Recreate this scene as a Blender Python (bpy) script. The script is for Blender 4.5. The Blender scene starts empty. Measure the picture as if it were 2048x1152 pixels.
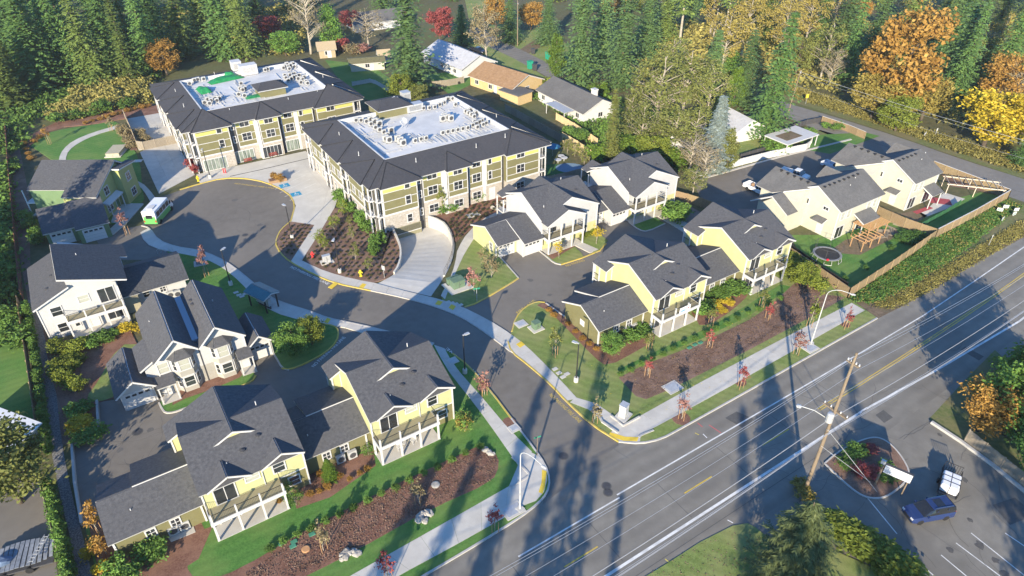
import bpy, bmesh, math, random
from mathutils import Vector, Matrix, noise
SC = bpy.context.scene
COL = SC.collection
RAD = math.radians
rnd = random.Random(7)

# ---------------------------------------------------------------- camera, sky, sun, exposure
CAM_H, FOC, PITCH = 58.0, 1365.0, RAD(34.9)
cam_data = bpy.data.cameras.new('drone_camera')
cam_data.sensor_fit = 'HORIZONTAL'
cam_data.sensor_width = 36.0
cam_data.lens = FOC / 2048.0 * 36.0
cam_data.clip_start = 1.0
cam_data.clip_end = 3000.0
cam = bpy.data.objects.new('drone_camera', cam_data)
cam.location = (0, 0, CAM_H)
cam.rotation_euler = (math.pi / 2 - PITCH, 0, 0)
COL.objects.link(cam)
SC.camera = cam

SUN_EL, SHADOW_AZ = RAD(18.8), RAD(75.6)      # shadows run towards SHADOW_AZ (counter-clockwise from +X)
to_sun = Vector((-math.cos(SHADOW_AZ) * math.cos(SUN_EL), -math.sin(SHADOW_AZ) * math.cos(SUN_EL), math.sin(SUN_EL)))
world = bpy.data.worlds.new('World')
SC.world = world
world.use_nodes = True
wn = world.node_tree.nodes
sky = wn.new('ShaderNodeTexSky')
sky.sky_type = 'NISHITA'
sky.sun_disc = False
sky.sun_elevation = SUN_EL
sky.sun_rotation = math.atan2(to_sun.x, to_sun.y)
sky.air_density = 1.0
sky.dust_density = 0.3
sky.ozone_density = 3.0
wn['Background'].inputs['Strength'].default_value = 0.125
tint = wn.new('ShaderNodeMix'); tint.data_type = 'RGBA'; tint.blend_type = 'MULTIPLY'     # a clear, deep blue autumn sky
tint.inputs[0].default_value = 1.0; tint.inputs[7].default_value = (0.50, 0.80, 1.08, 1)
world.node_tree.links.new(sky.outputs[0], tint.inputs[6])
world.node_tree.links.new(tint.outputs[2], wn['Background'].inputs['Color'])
sun_data = bpy.data.lights.new('sun', 'SUN')
sun_data.energy = 4.8
sun_data.angle = RAD(0.55)
sun_data.color = (1.0, 0.86, 0.64)
sun = bpy.data.objects.new('sun', sun_data)
sun.rotation_euler = (-to_sun).to_track_quat('-Z', 'Y').to_euler()
sun.location = (0, 0, 120)
COL.objects.link(sun)
SC.view_settings.view_transform = 'Standard'
SC.view_settings.look = 'None'
SC.view_settings.exposure = 1.22
SC.view_settings.gamma = 1.0
SC.view_settings.use_curve_mapping = False

# ---------------------------------------------------------------- placing: survey helpers
A33 = RAD(33.0)                                 # the estate grid is turned 33 degrees
CU, SU = math.cos(A33), math.sin(A33)
def uv(u, v, z=0.0):
    return Vector((u * CU - v * SU, u * SU + v * CU, z))
def g(px, py, z=0.0):
    """survey point: a photo pixel (2048 wide) carried down to the level z"""
    a = (px - 1024.0) / FOC; b = (py - 576.0) / FOC
    d = Vector((a, math.cos(PITCH) - b * math.sin(PITCH), -math.sin(PITCH) - b * math.cos(PITCH)))
    t = (CAM_H - z) / -d.z
    return Vector((d.x * t, d.y * t, z))
def gl(pts, z=0.0):
    return [g(p[0], p[1], z) for p in pts]

# ---------------------------------------------------------------- materials
MATS = {}
def nt(name):
    m = bpy.data.materials.new(name); m.use_nodes = True
    return m, m.node_tree.nodes, m.node_tree.links, m.node_tree.nodes['Principled BSDF']
def pm(name, c1, c2=None, scale=3.0, rough=0.85, bump=0.0, bscale=None, spec=0.3, metal=0.0,
       big=None, bigscale=0.12, bigamt=0.5, wave=None, rand=0.0, stretch=None, coords='Object', fac=(0.35, 0.68), lanes=None):
    """procedural paint / stone / soil: two colours mixed by noise, an optional broad tint, relief, courses, per-object shift"""
    if name in MATS: return MATS[name]
    m, n, l, b = nt(name)
    MATS[name] = m
    b.inputs['Roughness'].default_value = rough
    b.inputs['Metallic'].default_value = metal
    if 'Specular IOR Level' in b.inputs: b.inputs['Specular IOR Level'].default_value = spec
    tc = n.new('ShaderNodeTexCoord')
    src = tc.outputs[coords]
    if stretch:
        mp = n.new('ShaderNodeMapping'); mp.inputs['Scale'].default_value = stretch
        l.new(src, mp.inputs['Vector']); src = mp.outputs[0]
    c2 = c2 or c1
    ns = n.new('ShaderNodeTexNoise'); ns.inputs['Scale'].default_value = scale; ns.inputs['Detail'].default_value = 6.0
    ns.inputs['Roughness'].default_value = 0.65
    l.new(src, ns.inputs['Vector'])
    rp = n.new('ShaderNodeValToRGB')
    rp.color_ramp.elements[0].position = fac[0]; rp.color_ramp.elements[1].position = fac[1]
    rp.color_ramp.elements[0].color = (*c1, 1); rp.color_ramp.elements[1].color = (*c2, 1)
    l.new(ns.outputs['Fac'], rp.inputs['Fac'])
    col = rp.outputs['Color']
    if big:
        nb = n.new('ShaderNodeTexNoise'); nb.inputs['Scale'].default_value = bigscale; nb.inputs['Detail'].default_value = 4.0
        l.new(tc.outputs[coords], nb.inputs['Vector'])
        mr = n.new('ShaderNodeMapRange'); mr.inputs[1].default_value = 0.42; mr.inputs[2].default_value = 0.62
        mr.inputs[3].default_value = 0.0; mr.inputs[4].default_value = bigamt
        l.new(nb.outputs['Fac'], mr.inputs[0])
        mx = n.new('ShaderNodeMix'); mx.data_type = 'RGBA'
        l.new(mr.outputs[0], mx.inputs[0]); l.new(col, mx.inputs[6]); mx.inputs[7].default_value = (*big, 1)
        col = mx.outputs[2]
    if lanes:                                  # (turn, spacing, contrast, waviness)
        mp2 = n.new('ShaderNodeMapping'); mp2.inputs['Rotation'].default_value = (0, 0, lanes[0]); l.new(tc.outputs[coords], mp2.inputs['Vector'])
        w2 = n.new('ShaderNodeTexWave'); w2.bands_direction = 'Y'; w2.inputs['Scale'].default_value = 2 * math.pi / lanes[1] / 20.0; w2.inputs['Distortion'].default_value = lanes[3]
        w2.inputs['Detail'].default_value = 3.0; w2.inputs['Detail Scale'].default_value = 0.6; l.new(mp2.outputs[0], w2.inputs['Vector'])
        m3 = n.new('ShaderNodeMapRange'); m3.inputs[3].default_value = 1 - lanes[2]; m3.inputs[4].default_value = 1 + lanes[2]; l.new(w2.outputs['Fac'], m3.inputs[0])
        h2 = n.new('ShaderNodeHueSaturation'); l.new(m3.outputs[0], h2.inputs['Value']); l.new(col, h2.inputs['Color']); col = h2.outputs['Color']
    if rand:
        oi = n.new('ShaderNodeObjectInfo')
        hs = n.new('ShaderNodeHueSaturation')
        m1 = n.new('ShaderNodeMapRange'); m1.inputs[3].default_value = 1 - rand; m1.inputs[4].default_value = 1 + rand
        l.new(oi.outputs['Random'], m1.inputs[0]); l.new(m1.outputs[0], hs.inputs['Value'])
        m2 = n.new('ShaderNodeMapRange'); m2.inputs[3].default_value = 0.5 - rand * 0.06; m2.inputs[4].default_value = 0.5 + rand * 0.06
        ml = n.new('ShaderNodeMath'); ml.operation = 'FRACT'
        mm = n.new('ShaderNodeMath'); mm.operation = 'MULTIPLY'; mm.inputs[1].default_value = 7.31
        l.new(oi.outputs['Random'], mm.inputs[0]); l.new(mm.outputs[0], ml.inputs[0]); l.new(ml.outputs[0], m2.inputs[0])
        l.new(m2.outputs[0], hs.inputs['Hue'])
        l.new(col, hs.inputs['Color']); col = hs.outputs['Color']
    l.new(col, b.inputs['Base Color'])
    h = None
    if bump:
        nb2 = n.new('ShaderNodeTexNoise'); nb2.inputs['Scale'].default_value = bscale or scale * 4; nb2.inputs['Detail'].default_value = 5.0
        l.new(src, nb2.inputs['Vector']); h = nb2.outputs['Fac']
    if wave:                                   # (axis, spacing, strength): lap courses
        wv = n.new('ShaderNodeTexWave'); wv.wave_profile = 'SAW'; wv.bands_direction = wave[0]
        wv.inputs['Scale'].default_value = 2 * math.pi / wave[1] / 20.0
        l.new(tc.outputs[coords], wv.inputs['Vector'])
        if h is None: h = wv.outputs['Fac']
        else:
            ad = n.new('ShaderNodeMath'); ad.operation = 'ADD'; l.new(h, ad.inputs[0]); l.new(wv.outputs['Fac'], ad.inputs[1]); h = ad.outputs[0]
        bump = wave[2]
    if h is not None:
        bp = n.new('ShaderNodeBump'); bp.inputs['Strength'].default_value = bump; bp.inputs['Distance'].default_value = 0.05
        l.new(h, bp.inputs['Height']); l.new(bp.outputs[0], b.inputs['Normal'])
    return m
def leafmat(name, c1, c2, c3=None, rand=0.2, trans=0.25):
    """foliage: every leaf face takes its own tone; a little light comes through"""
    m, n, l, b = nt(name)
    MATS[name] = m
    geo = n.new('ShaderNodeNewGeometry')
    rp = n.new('ShaderNodeValToRGB'); e = rp.color_ramp.elements
    e[0].color = (*c1, 1); e[1].color = (*c2, 1)
    if c3:
        k = e.new(0.8); k.color = (*c2, 1); e[2].color = (*c3, 1)
    tc = n.new('ShaderNodeTexCoord')
    ns = n.new('ShaderNodeTexNoise'); ns.inputs['Scale'].default_value = 0.7; ns.inputs['Detail'].default_value = 3
    l.new(tc.outputs['Object'], ns.inputs['Vector'])
    mx = n.new('ShaderNodeMix'); mx.inputs[0].default_value = 0.55
    mr = n.new('ShaderNodeMapRange'); mr.inputs[1].default_value = 0.3; mr.inputs[2].default_value = 0.7
    l.new(ns.outputs['Fac'], mr.inputs[0])
    l.new(geo.outputs['Random Per Island'], mx.inputs[2]); l.new(mr.outputs[0], mx.inputs[3])
    l.new(mx.outputs[0], rp.inputs['Fac'])
    oi = n.new('ShaderNodeObjectInfo'); hs = n.new('ShaderNodeHueSaturation')
    m1 = n.new('ShaderNodeMapRange'); m1.inputs[3].default_value = 1 - rand; m1.inputs[4].default_value = 1 + rand
    l.new(oi.outputs['Random'], m1.inputs[0]); l.new(m1.outputs[0], hs.inputs['Value'])
    l.new(rp.outputs[0], hs.inputs['Color'])
    l.new(hs.outputs[0], b.inputs['Base Color'])
    b.inputs['Roughness'].default_value = 0.7
    b.inputs['Specular IOR Level'].default_value = 0.25
    tr = n.new('ShaderNodeBsdfTranslucent'); l.new(hs.outputs[0], tr.inputs['Color'])
    ms = n.new('ShaderNodeMixShader'); ms.inputs[0].default_value = trans
    l.new(b.outputs[0], ms.inputs[1]); l.new(tr.outputs[0], ms.inputs[2])
    l.new(ms.outputs[0], n['Material Output'].inputs['Surface'])
    return m

ASPH_OLD = pm('asphalt_old', (0.182, 0.171, 0.15), (0.225, 0.212, 0.187), 0.8, 0.9, 0.25, 30, big=(0.145, 0.136, 0.122), bigscale=0.11, bigamt=0.65, lanes=(-RAD(33), 1.75, .07, 2.0))
ASPH_NEW = pm('asphalt_new', (0.14, 0.128, 0.113), (0.172, 0.158, 0.14), 0.7, 0.9, 0.2, 30, big=(0.2, 0.184, 0.163), bigscale=0.09, bigamt=0.5)
ASPH_LOT = pm('asphalt_lot', (0.175, 0.165, 0.145), (0.225, 0.212, 0.187), 0.6, 0.9, 0.3, 25, big=(0.135, 0.127, 0.113), bigscale=0.14, bigamt=0.6)
SEAL = pm('asphalt_patch', (0.085, 0.083, 0.08), (0.11, 0.108, 0.104), 2, 0.9)
CONC = pm('concrete', (0.46, 0.44, 0.4), (0.54, 0.52, 0.475), 0.9, 0.85, 0.1, 20, big=(0.41, 0.39, 0.355), bigscale=0.35, bigamt=0.4, rand=0.05)
CONC_B = pm('concrete_bright', (0.48, 0.463, 0.425), (0.55, 0.532, 0.49), 0.6, 0.8, 0.08, 20, big=(0.43, 0.412, 0.375), bigscale=0.25, bigamt=0.5, rand=0.04)
KERB = pm('kerb_concrete', (0.40, 0.385, 0.36), (0.48, 0.465, 0.435), 2, 0.85, 0.1)
YEL = pm('kerb_yellow', (0.45, 0.34, 0.06), (0.55, 0.43, 0.1), 2.5, 0.75, big=(0.42, 0.35, 0.17), bigscale=0.9, bigamt=0.55)
WPAINT = pm('road_white', (0.62, 0.62, 0.60), (0.74, 0.74, 0.72), 4, 0.7, big=(0.42, 0.42, 0.41), bigscale=0.8, bigamt=0.6)
YPAINT = pm('road_yellow', (0.52, 0.36, 0.05), (0.62, 0.45, 0.08), 4, 0.7, big=(0.35, 0.28, 0.12), bigscale=0.8, bigamt=0.5)
TACT = pm('tactile_yellow', (0.66, 0.46, 0.04), (0.74, 0.54, 0.07), 3, 0.7, 0.4, 40)
LAWN = pm('lawn', (0.052, 0.145, 0.026), (0.1, 0.225, 0.048), 5.0, 0.95, 0.5, 40, big=(0.155, 0.23, 0.06), bigscale=0.22, bigamt=0.6, lanes=(-RAD(33), 1.1, .06, 2.5))
LAWN_Y = pm('lawn_striped', (0.13, 0.185, 0.045), (0.2, 0.255, 0.075), 4.0, 0.95, 0.5, 40, big=(0.25, 0.26, 0.1), bigscale=0.3, bigamt=0.7, lanes=(RAD(24), 1.1, .07, 2.5))
ROUGH = pm('rough_grass', (0.085, 0.12, 0.035), (0.18, 0.18, 0.075), 1.6, 0.95, 0.6, 12, big=(0.19, 0.15, 0.08), bigscale=0.18, bigamt=0.7)
FLOOR = pm('forest_floor', (0.065, 0.066, 0.032), (0.14, 0.12, 0.065), 0.9, 0.95, 0.5, 6, big=(0.1, 0.12, 0.04), bigscale=0.06, bigamt=0.7)
BARK = pm('bark_mulch', (0.125, 0.058, 0.04), (0.245, 0.13, 0.09), 6.0, 0.95, 0.9, 24, big=(0.29, 0.165, 0.115), bigscale=0.5, bigamt=0.5)
BARK_D = pm('bark_mulch_brown', (0.115, 0.066, 0.047), (0.24, 0.152, 0.112), 7.0, 0.95, 0.9, 26, big=(0.29, 0.195, 0.15), bigscale=0.5, bigamt=0.5)
DIRT = pm('dirt', (0.12, 0.085, 0.055), (0.22, 0.165, 0.11), 2.2, 0.95, 0.6, 12, big=(0.10, 0.10, 0.05), bigscale=0.4, bigamt=0.5)
GRAVEL = pm('gravel', (0.065, 0.066, 0.068), (0.30, 0.295, 0.285), 7.0, 0.9, 0.9, 18)
ROOF = pm('shingle_charcoal', (0.055, 0.057, 0.065), (0.1, 0.101, 0.11), 3.4, 0.9, 0.5, 14, wave=('Y', 0.28, 0.35), big=(0.075, 0.076, 0.083), bigscale=0.4, bigamt=0.5)
ROOF_A = pm('shingle_dark', (0.042, 0.043, 0.05), (0.062, 0.062, 0.07), 2.4, 0.9, 0.4, 12, big=(0.062, 0.06, 0.066), bigscale=0.2, bigamt=0.5)
ROOF_G = pm('shingle_grey', (0.105, 0.102, 0.100), (0.150, 0.147, 0.143), 2.6, 0.9, 0.4, 12, big=(0.09, 0.088, 0.088), bigscale=0.3, bigamt=0.5)
ROOF_BR = pm('shingle_brown', (0.24, 0.145, 0.075), (0.34, 0.215, 0.12), 1.5, 0.9, 0.4, 12)
MEMB = pm('white_membrane', (0.54, 0.54, 0.535), (0.64, 0.64, 0.635), 0.5, 0.6, big=(0.4, 0.405, 0.41), bigscale=0.2, bigamt=0.5)
WHITE = pm('white_trim', (0.48, 0.482, 0.485), (0.54, 0.542, 0.545), 1.2, 0.55)
WSIDE = pm('white_siding', (0.425, 0.43, 0.435), (0.465, 0.47, 0.475), 0.8, 0.6, wave=('Z', 0.2, 0.35))
YSIDE = pm('yellow_siding', (0.43, 0.42, 0.215), (0.47, 0.46, 0.245), 0.8, 0.6, wave=('Z', 0.2, 0.3))
YPALE = pm('cream_siding', (0.435, 0.425, 0.35), (0.475, 0.465, 0.385), 0.8, 0.6, wave=('Z', 0.2, 0.3))
OLIVE = pm('olive_siding', (0.155, 0.145, 0.07), (0.18, 0.169, 0.084), 0.8, 0.65, wave=('Z', 0.2, 0.3))
TAUPE = pm('taupe_siding', (0.30, 0.275, 0.19), (0.34, 0.31, 0.22), 0.8, 0.65, wave=('Z', 0.2, 0.3))
GREY_S = pm('grey_siding', (0.31, 0.3, 0.275), (0.35, 0.34, 0.31), 0.8, 0.65, wave=('Z', 0.2, 0.3))
GREEN_S = pm('green_siding', (0.11, 0.18, 0.09), (0.135, 0.21, 0.11), 0.8, 0.65, wave=('Z', 0.2, 0.3))
LIME_S = pm('lime_siding', (0.27, 0.3, 0.12), (0.31, 0.34, 0.145), 0.8, 0.65, wave=('Z', 0.2, 0.3))
STONE = pm('stone_veneer', (0.27, 0.245, 0.21), (0.47, 0.445, 0.41), 2.6, 0.9, 0.6, 6, big=(0.34, 0.295, 0.245), bigscale=1.1, bigamt=0.5, stretch=(1, 1, 2.2))
GLASS = pm('window_glass', (0.018, 0.022, 0.028), (0.045, 0.050, 0.055), 0.8, 0.06, spec=0.6, rand=0.4)
BLIND = pm('window_blind', (0.30, 0.31, 0.27), (0.38, 0.39, 0.34), 2, 0.3, spec=0.5, wave=('X', 0.12, 0.5))
BLACK = pm('black_metal', (0.018, 0.018, 0.02), (0.03, 0.03, 0.032), 3, 0.5)
DGREY = pm('dark_grey', (0.05, 0.05, 0.055), (0.07, 0.07, 0.075), 3, 0.6)
STEEL = pm('galvanised_steel', (0.42, 0.43, 0.44), (0.52, 0.53, 0.54), 3, 0.45, metal=0.3)
UNIT = pm('unit_enamel', (0.36, 0.365, 0.36), (0.42, 0.425, 0.42), 2, 0.5)
WOODF = pm('cedar_fence', (0.2, 0.145, 0.08), (0.29, 0.22, 0.13), 3, 0.85, 0.4, 14, stretch=(6, 6, 0.6), rand=0.12)
WOODG = pm('grey_fence', (0.20, 0.17, 0.13), (0.31, 0.27, 0.21), 3, 0.9, 0.4, 14, stretch=(6, 6, 0.6), rand=0.12)
WOODN = pm('new_lumber', (0.33, 0.19, 0.09), (0.42, 0.26, 0.135), 3, 0.8, stretch=(5, 5, 1))
POLEW = pm('pole_wood', (0.15, 0.115, 0.08), (0.26, 0.205, 0.145), 3, 0.9, 0.4, 10, stretch=(5, 5, 0.4))
TRUNK = pm('tree_bark', (0.055, 0.042, 0.03), (0.13, 0.105, 0.08), 4, 0.95, 0.6, 12, stretch=(3, 3, 0.6))
TRUNK_P = pm('pale_bark', (0.24, 0.21, 0.165), (0.40, 0.36, 0.29), 3, 0.9, 0.4, 12)
DECK = pm('deck_boards', (0.28, 0.25, 0.16), (0.35, 0.31, 0.20), 2, 0.8, stretch=(1, 8, 1))
ROCK = pm('boulder_stone', (0.25, 0.235, 0.21), (0.42, 0.4, 0.365), 2.5, 0.9, 0.6, 8, rand=0.15)
RUBBER = pm('tyre_rubber', (0.012, 0.012, 0.013), (0.02, 0.02, 0.022), 5, 0.8)

# ---------------------------------------------------------------- mesh building
class MB:
    def __init__(s): s.v = []; s.f = []
    def poly(s, pts):
        i = len(s.v); s.v += [tuple(p) for p in pts]; s.f.append(tuple(range(i, i + len(pts)))); return s
    def box(s, x0, y0, z0, x1, y1, z1):
        i = len(s.v)
        s.v += [(x0, y0, z0), (x1, y0, z0), (x1, y1, z0), (x0, y1, z0), (x0, y0, z1), (x1, y0, z1), (x1, y1, z1), (x0, y1, z1)]
        s.f += [(i, i + 3, i + 2, i + 1), (i + 4, i + 5, i + 6, i + 7), (i, i + 1, i + 5, i + 4), (i + 1, i + 2, i + 6, i + 5), (i + 2, i + 3, i + 7, i + 6), (i + 3, i, i + 4, i + 7)]
        return s
    def slab(s, pts, th, off=0.0):
        """a flat polygon with thickness th, its top face off along the normal"""
        p = [Vector(q) for q in pts]
        n = Vector((0, 0, 0))
        for k in range(len(p)):
            a, b = p[k], p[(k + 1) % len(p)]
            n += Vector(((a.y - b.y) * (a.z + b.z), (a.z - b.z) * (a.x + b.x), (a.x - b.x) * (a.y + b.y)))
        n.normalize()
        if n.z < 0 or (abs(n.z) < 1e-6 and n.y > 0): n = -n; p.reverse()
        i = len(s.v); k = len(p)
        s.v += [tuple(q + n * off) for q in p] + [tuple(q + n * (off - th)) for q in p]
        s.f.append(tuple(range(i, i + k))); s.f.append(tuple(reversed(range(i + k, i + 2 * k))))
        for j in range(k):
            j2 = (j + 1) % k
            s.f.append((i + j, i + k + j, i + k + j2, i + j2))
        return s
    def prism(s, pts, z0, z1):
        """upright prism over a plan outline"""
        q = [(p[0], p[1]) for p in pts]
        a = sum(q[k][0] * q[(k + 1) % len(q)][1] - q[(k + 1) % len(q)][0] * q[k][1] for k in range(len(q)))
        if a < 0: q.reverse()
        i = len(s.v); k = len(q)
        s.v += [(x, y, z0) for x, y in q] + [(x, y, z1) for x, y in q]
        s.f.append(tuple(reversed(range(i, i + k)))); s.f.append(tuple(range(i + k, i + 2 * k)))
        for j in range(k):
            j2 = (j + 1) % k
            s.f.append((i + j, i + j2, i + k + j2, i + k + j))
        return s
    def extr(s, prof, axis, a, b):
        """profile extruded along x (profile in y,z) or y (profile in x,z)"""
        k = len(prof); i = len(s.v)
        for w in (a, b):
            s.v += [((w, p[0], p[1]) if axis == 'x' else (p[0], w, p[1])) for p in prof]
        ar = sum(prof[j][0] * prof[(j + 1) % k][1] - prof[(j + 1) % k][0] * prof[j][1] for j in range(k))
        fl = (ar > 0) == (axis == 'x')
        c0 = tuple(range(i, i + k)); c1 = tuple(range(i + k, i + 2 * k))
        s.f.append(c0[::-1] if fl else c0); s.f.append(c1 if fl else c1[::-1])
        for j in range(k):
            j2 = (j + 1) % k
            q = (i + j, i + j2, i + k + j2, i + k + j)
            s.f.append(q if fl else q[::-1])
        return s
    def tube(s, p0, p1, r0, r1=None, n=6, caps=True):
        p0 = Vector(p0); p1 = Vector(p1); r1 = r0 if r1 is None else r1
        d = p1 - p0
        if d.length < 1e-6: return s
        d.normalize()
        a = d.orthogonal().normalized(); b = d.cross(a)
        i = len(s.v)
        for p, r in ((p0, r0), (p1, r1)):
            for k in range(n):
                t = 2 * math.pi * k / n
                s.v.append(tuple(p + a * (math.cos(t) * r) + b * (math.sin(t) * r)))
        for k in range(n):
            k2 = (k + 1) % n
            s.f.append((i + k, i + k2, i + n + k2, i + n + k))
        if caps:
            s.f.append(tuple(reversed(range(i, i + n)))); s.f.append(tuple(range(i + n, i + 2 * n)))
        return s
    def path(s, pts, r, n=5):
        for a, b in zip(pts[:-1], pts[1:]): s.tube(a, b, r, r, n, True)
        return s
    def lathe(s, prof, n=12, c=(0, 0, 0)):
        i = len(s.v); k = len(prof)
        for r, z in prof:
            for j in range(n):
                t = 2 * math.pi * j / n
                s.v.append((c[0] + r * math.cos(t), c[1] + r * math.sin(t), c[2] + z))
        for q in range(k - 1):
            for j in range(n):
                j2 = (j + 1) % n
                s.f.append((i + q * n + j, i + q * n + j2, i + (q + 1) * n + j2, i + (q + 1) * n + j))
        s.f.append(tuple(reversed(range(i, i + n)))); s.f.append(tuple(range(i + (k - 1) * n, i + k * n)))
        return s
    def blob(s, c, r, seed=0, sub=2, sq=(1, 1, 1), amp=0.25, fq=1.2):
        bm = bmesh.new(); bmesh.ops.create_icosphere(bm, subdivisions=sub, radius=1.0)
        i = len(s.v)
        for v in bm.verts:
            k = 1 + amp * noise.noise(v.co * fq + Vector((seed * 3.7, seed * 1.3, seed)))
            s.v.append((c[0] + v.co.x * r * sq[0] * k, c[1] + v.co.y * r * sq[1] * k, c[2] + v.co.z * r * sq[2] * k))
        for f in bm.faces: s.f.append(tuple(i + v.index for v in f.verts))
        bm.free(); return s
    def mesh(s, name, mat, smooth=False):
        me = bpy.data.meshes.new(name); me.from_pydata(s.v, [], s.f); me.update()
        if mat: me.materials.append(mat)
        if smooth:
            me.polygons.foreach_set('use_smooth', [True] * len(me.polygons))
        return me
    def build(s, name, mat, parent=None, loc=None, rz=0.0, smooth=False):
        return link(name, s.mesh(name, mat, smooth), parent, loc, rz)
def link(name, me, parent=None, loc=None, rz=0.0):
    o = bpy.data.objects.new(name, me); COL.objects.link(o)
    if parent is not None: o.parent = parent
    if loc is not None: o.location = loc
    if rz: o.rotation_euler = (0, 0, rz)
    return o
def tag(o, label=None, cat=None, group=None, kind=None):
    if label: o['label'] = label
    if cat: o['category'] = cat
    if group: o['group'] = group
    if kind: o['kind'] = kind
    return o
def thing(name, label, cat, loc=(0, 0, 0), rz=0.0, group=None):
    return tag(link(name, None, None, loc, rz), label, cat, group)
def dup(root, loc, rz=None, label=None, group=None, scale=None):
    """a copy of a thing with copies of its parts and sub-parts"""
    r = root.copy(); COL.objects.link(r); r.location = loc
    if rz is not None: r.rotation_euler = (0, 0, rz)
    if scale is not None: r.scale = scale
    if label: r['label'] = label
    if group: r['group'] = group
    for ch in root.children:
        c = ch.copy(); COL.objects.link(c); c.parent = r
        for gc in ch.children:
            d = gc.copy(); COL.objects.link(d); d.parent = c
    return r
def struct(name, mb, mat): return tag(mb.build(name, mat), kind='structure')
def lerp(a, b, t): return a + (b - a) * t
def pin(pt, poly):
    x, y = pt[0], pt[1]; c = False
    for k in range(len(poly)):
        a, b = poly[k], poly[k - 1]
        if (a[1] > y) != (b[1] > y) and x < (b[0] - a[0]) * (y - a[1]) / (b[1] - a[1]) + a[0]: c = not c
    return c
def resample(pts, step):
    pts = [Vector(p) for p in pts]; out = [pts[0].copy()]; L = 0
    seg = [(pts[k + 1] - pts[k]).length for k in range(len(pts) - 1)]
    tot = sum(seg); n = max(1, round(tot / step))
    for i in range(1, n + 1):
        t = tot * i / n; k = 0
        while k < len(seg) - 1 and t > seg[k]: t -= seg[k]; k += 1
        out.append(pts[k].lerp(pts[k + 1], min(1, t / max(seg[k], 1e-6))))
    return out
def smooth_line(pts, it=2):
    pts = [Vector(p) for p in pts]
    for _ in range(it):
        q = [pts[0]]
        for a, b in zip(pts[:-1], pts[1:]): q += [a.lerp(b, 0.25), a.lerp(b, 0.75)]
        q.append(pts[-1]); pts = q
    return pts
# ---------------------------------------------------------------- ground, roads, lawns, pavements
RAMP_L = [(783, 457), (797, 484), (803, 504), (800, 527), (787, 551), (752, 569)]
RAMP_R = [(857, 436), (890, 446), (909, 482), (904, 522), (885, 560), (862, 593)]
rampL = resample(smooth_line(gl(RAMP_L)), 1.6); rampR = resample(smooth_line(gl(RAMP_R)), 1.6)
def even(pts, n):
    d = sum((b - a).length for a, b in zip(pts[:-1], pts[1:])) / n
    return resample(pts, d)
rampL = even(rampL, 14); rampR = even(rampR, 14)
def ground_with_hole():
    bm = bmesh.new()
    outer = [Vector(p) for p in ((-900, -420, 0), (900, -420, 0), (900, 1100, 0), (-900, 1100, 0))]
    ring = [Vector((p.x, p.y, 0)) for p in rampL] + [Vector((p.x, p.y, 0)) for p in reversed(rampR)]
    ed = []
    for loop in (outer, ring):
        vs = [bm.verts.new(p) for p in loop]
        ed += [bm.edges.new((vs[k], vs[(k + 1) % len(vs)])) for k in range(len(vs))]
    bmesh.ops.triangle_fill(bm, edges=ed, use_beauty=True)
    bmesh.ops.recalc_face_normals(bm, faces=bm.faces)
    for f in bm.faces:
        if f.normal.z < 0: f.normal_flip()
    me = bpy.data.meshes.new('ground'); bm.to_mesh(me); bm.free(); me.materials.append(FLOOR)
    return tag(link('ground', me), kind='structure')
ground_with_hole()
def sheet(name, pts, mat, z):
    return struct(name, MB().poly([(p[0], p[1], z) for p in ccw(pts)]), mat)
def ccw(q):
    a = sum(q[k][0] * q[(k + 1) % len(q)][1] - q[(k + 1) % len(q)][0] * q[k][1] for k in range(len(q)))
    return list(q) if a > 0 else list(reversed(q))
def pad(name, pts, mat, z=0.12):
    return struct(name, MB().prism([(p[0], p[1]) for p in pts], -0.05, z), mat)
def offset_line(pts, d):
    out = []
    for k, p in enumerate(pts):
        a = pts[max(0, k - 1)]; b = pts[min(len(pts) - 1, k + 1)]
        t = (b - a).normalized(); out.append(p + Vector((-t.y, t.x, 0)) * d)
    return out
def kerb(pts, mat=KERB, w=0.2, h=0.155, name='kerb', sm=1, z0=-0.04):
    pts = smooth_line(pts, sm) if sm else [Vector(p) for p in pts]
    L = offset_line(pts, w / 2); R = offset_line(pts, -w / 2)
    m = MB(); n = len(pts)
    for a, b in zip(L, R): m.v += [(a.x, a.y, h), (b.x, b.y, h), (b.x, b.y, z0), (a.x, a.y, z0)]
    for k in range(n - 1):
        for j in range(4):
            j2 = (j + 1) % 4
            m.f.append((4 * k + j, 4 * k + 4 + j, 4 * k + 4 + j2, 4 * k + j2))
    m.f.append((0, 1, 2, 3)); m.f.append(tuple(4 * (n - 1) + q for q in (3, 2, 1, 0)))
    return struct(name, m, mat)
def line(pts, w, mat, z, name='road_line', kind='structure'):
    pts = [Vector(p) for p in pts]
    L = offset_line(pts, w / 2); R = offset_line(pts, -w / 2)
    m = MB()
    for k in range(len(pts) - 1):
        m.poly([(R[k].x, R[k].y, z), (R[k + 1].x, R[k + 1].y, z), (L[k + 1].x, L[k + 1].y, z), (L[k].x, L[k].y, z)])
    return tag(m.build(name, mat), kind=kind)
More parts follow.
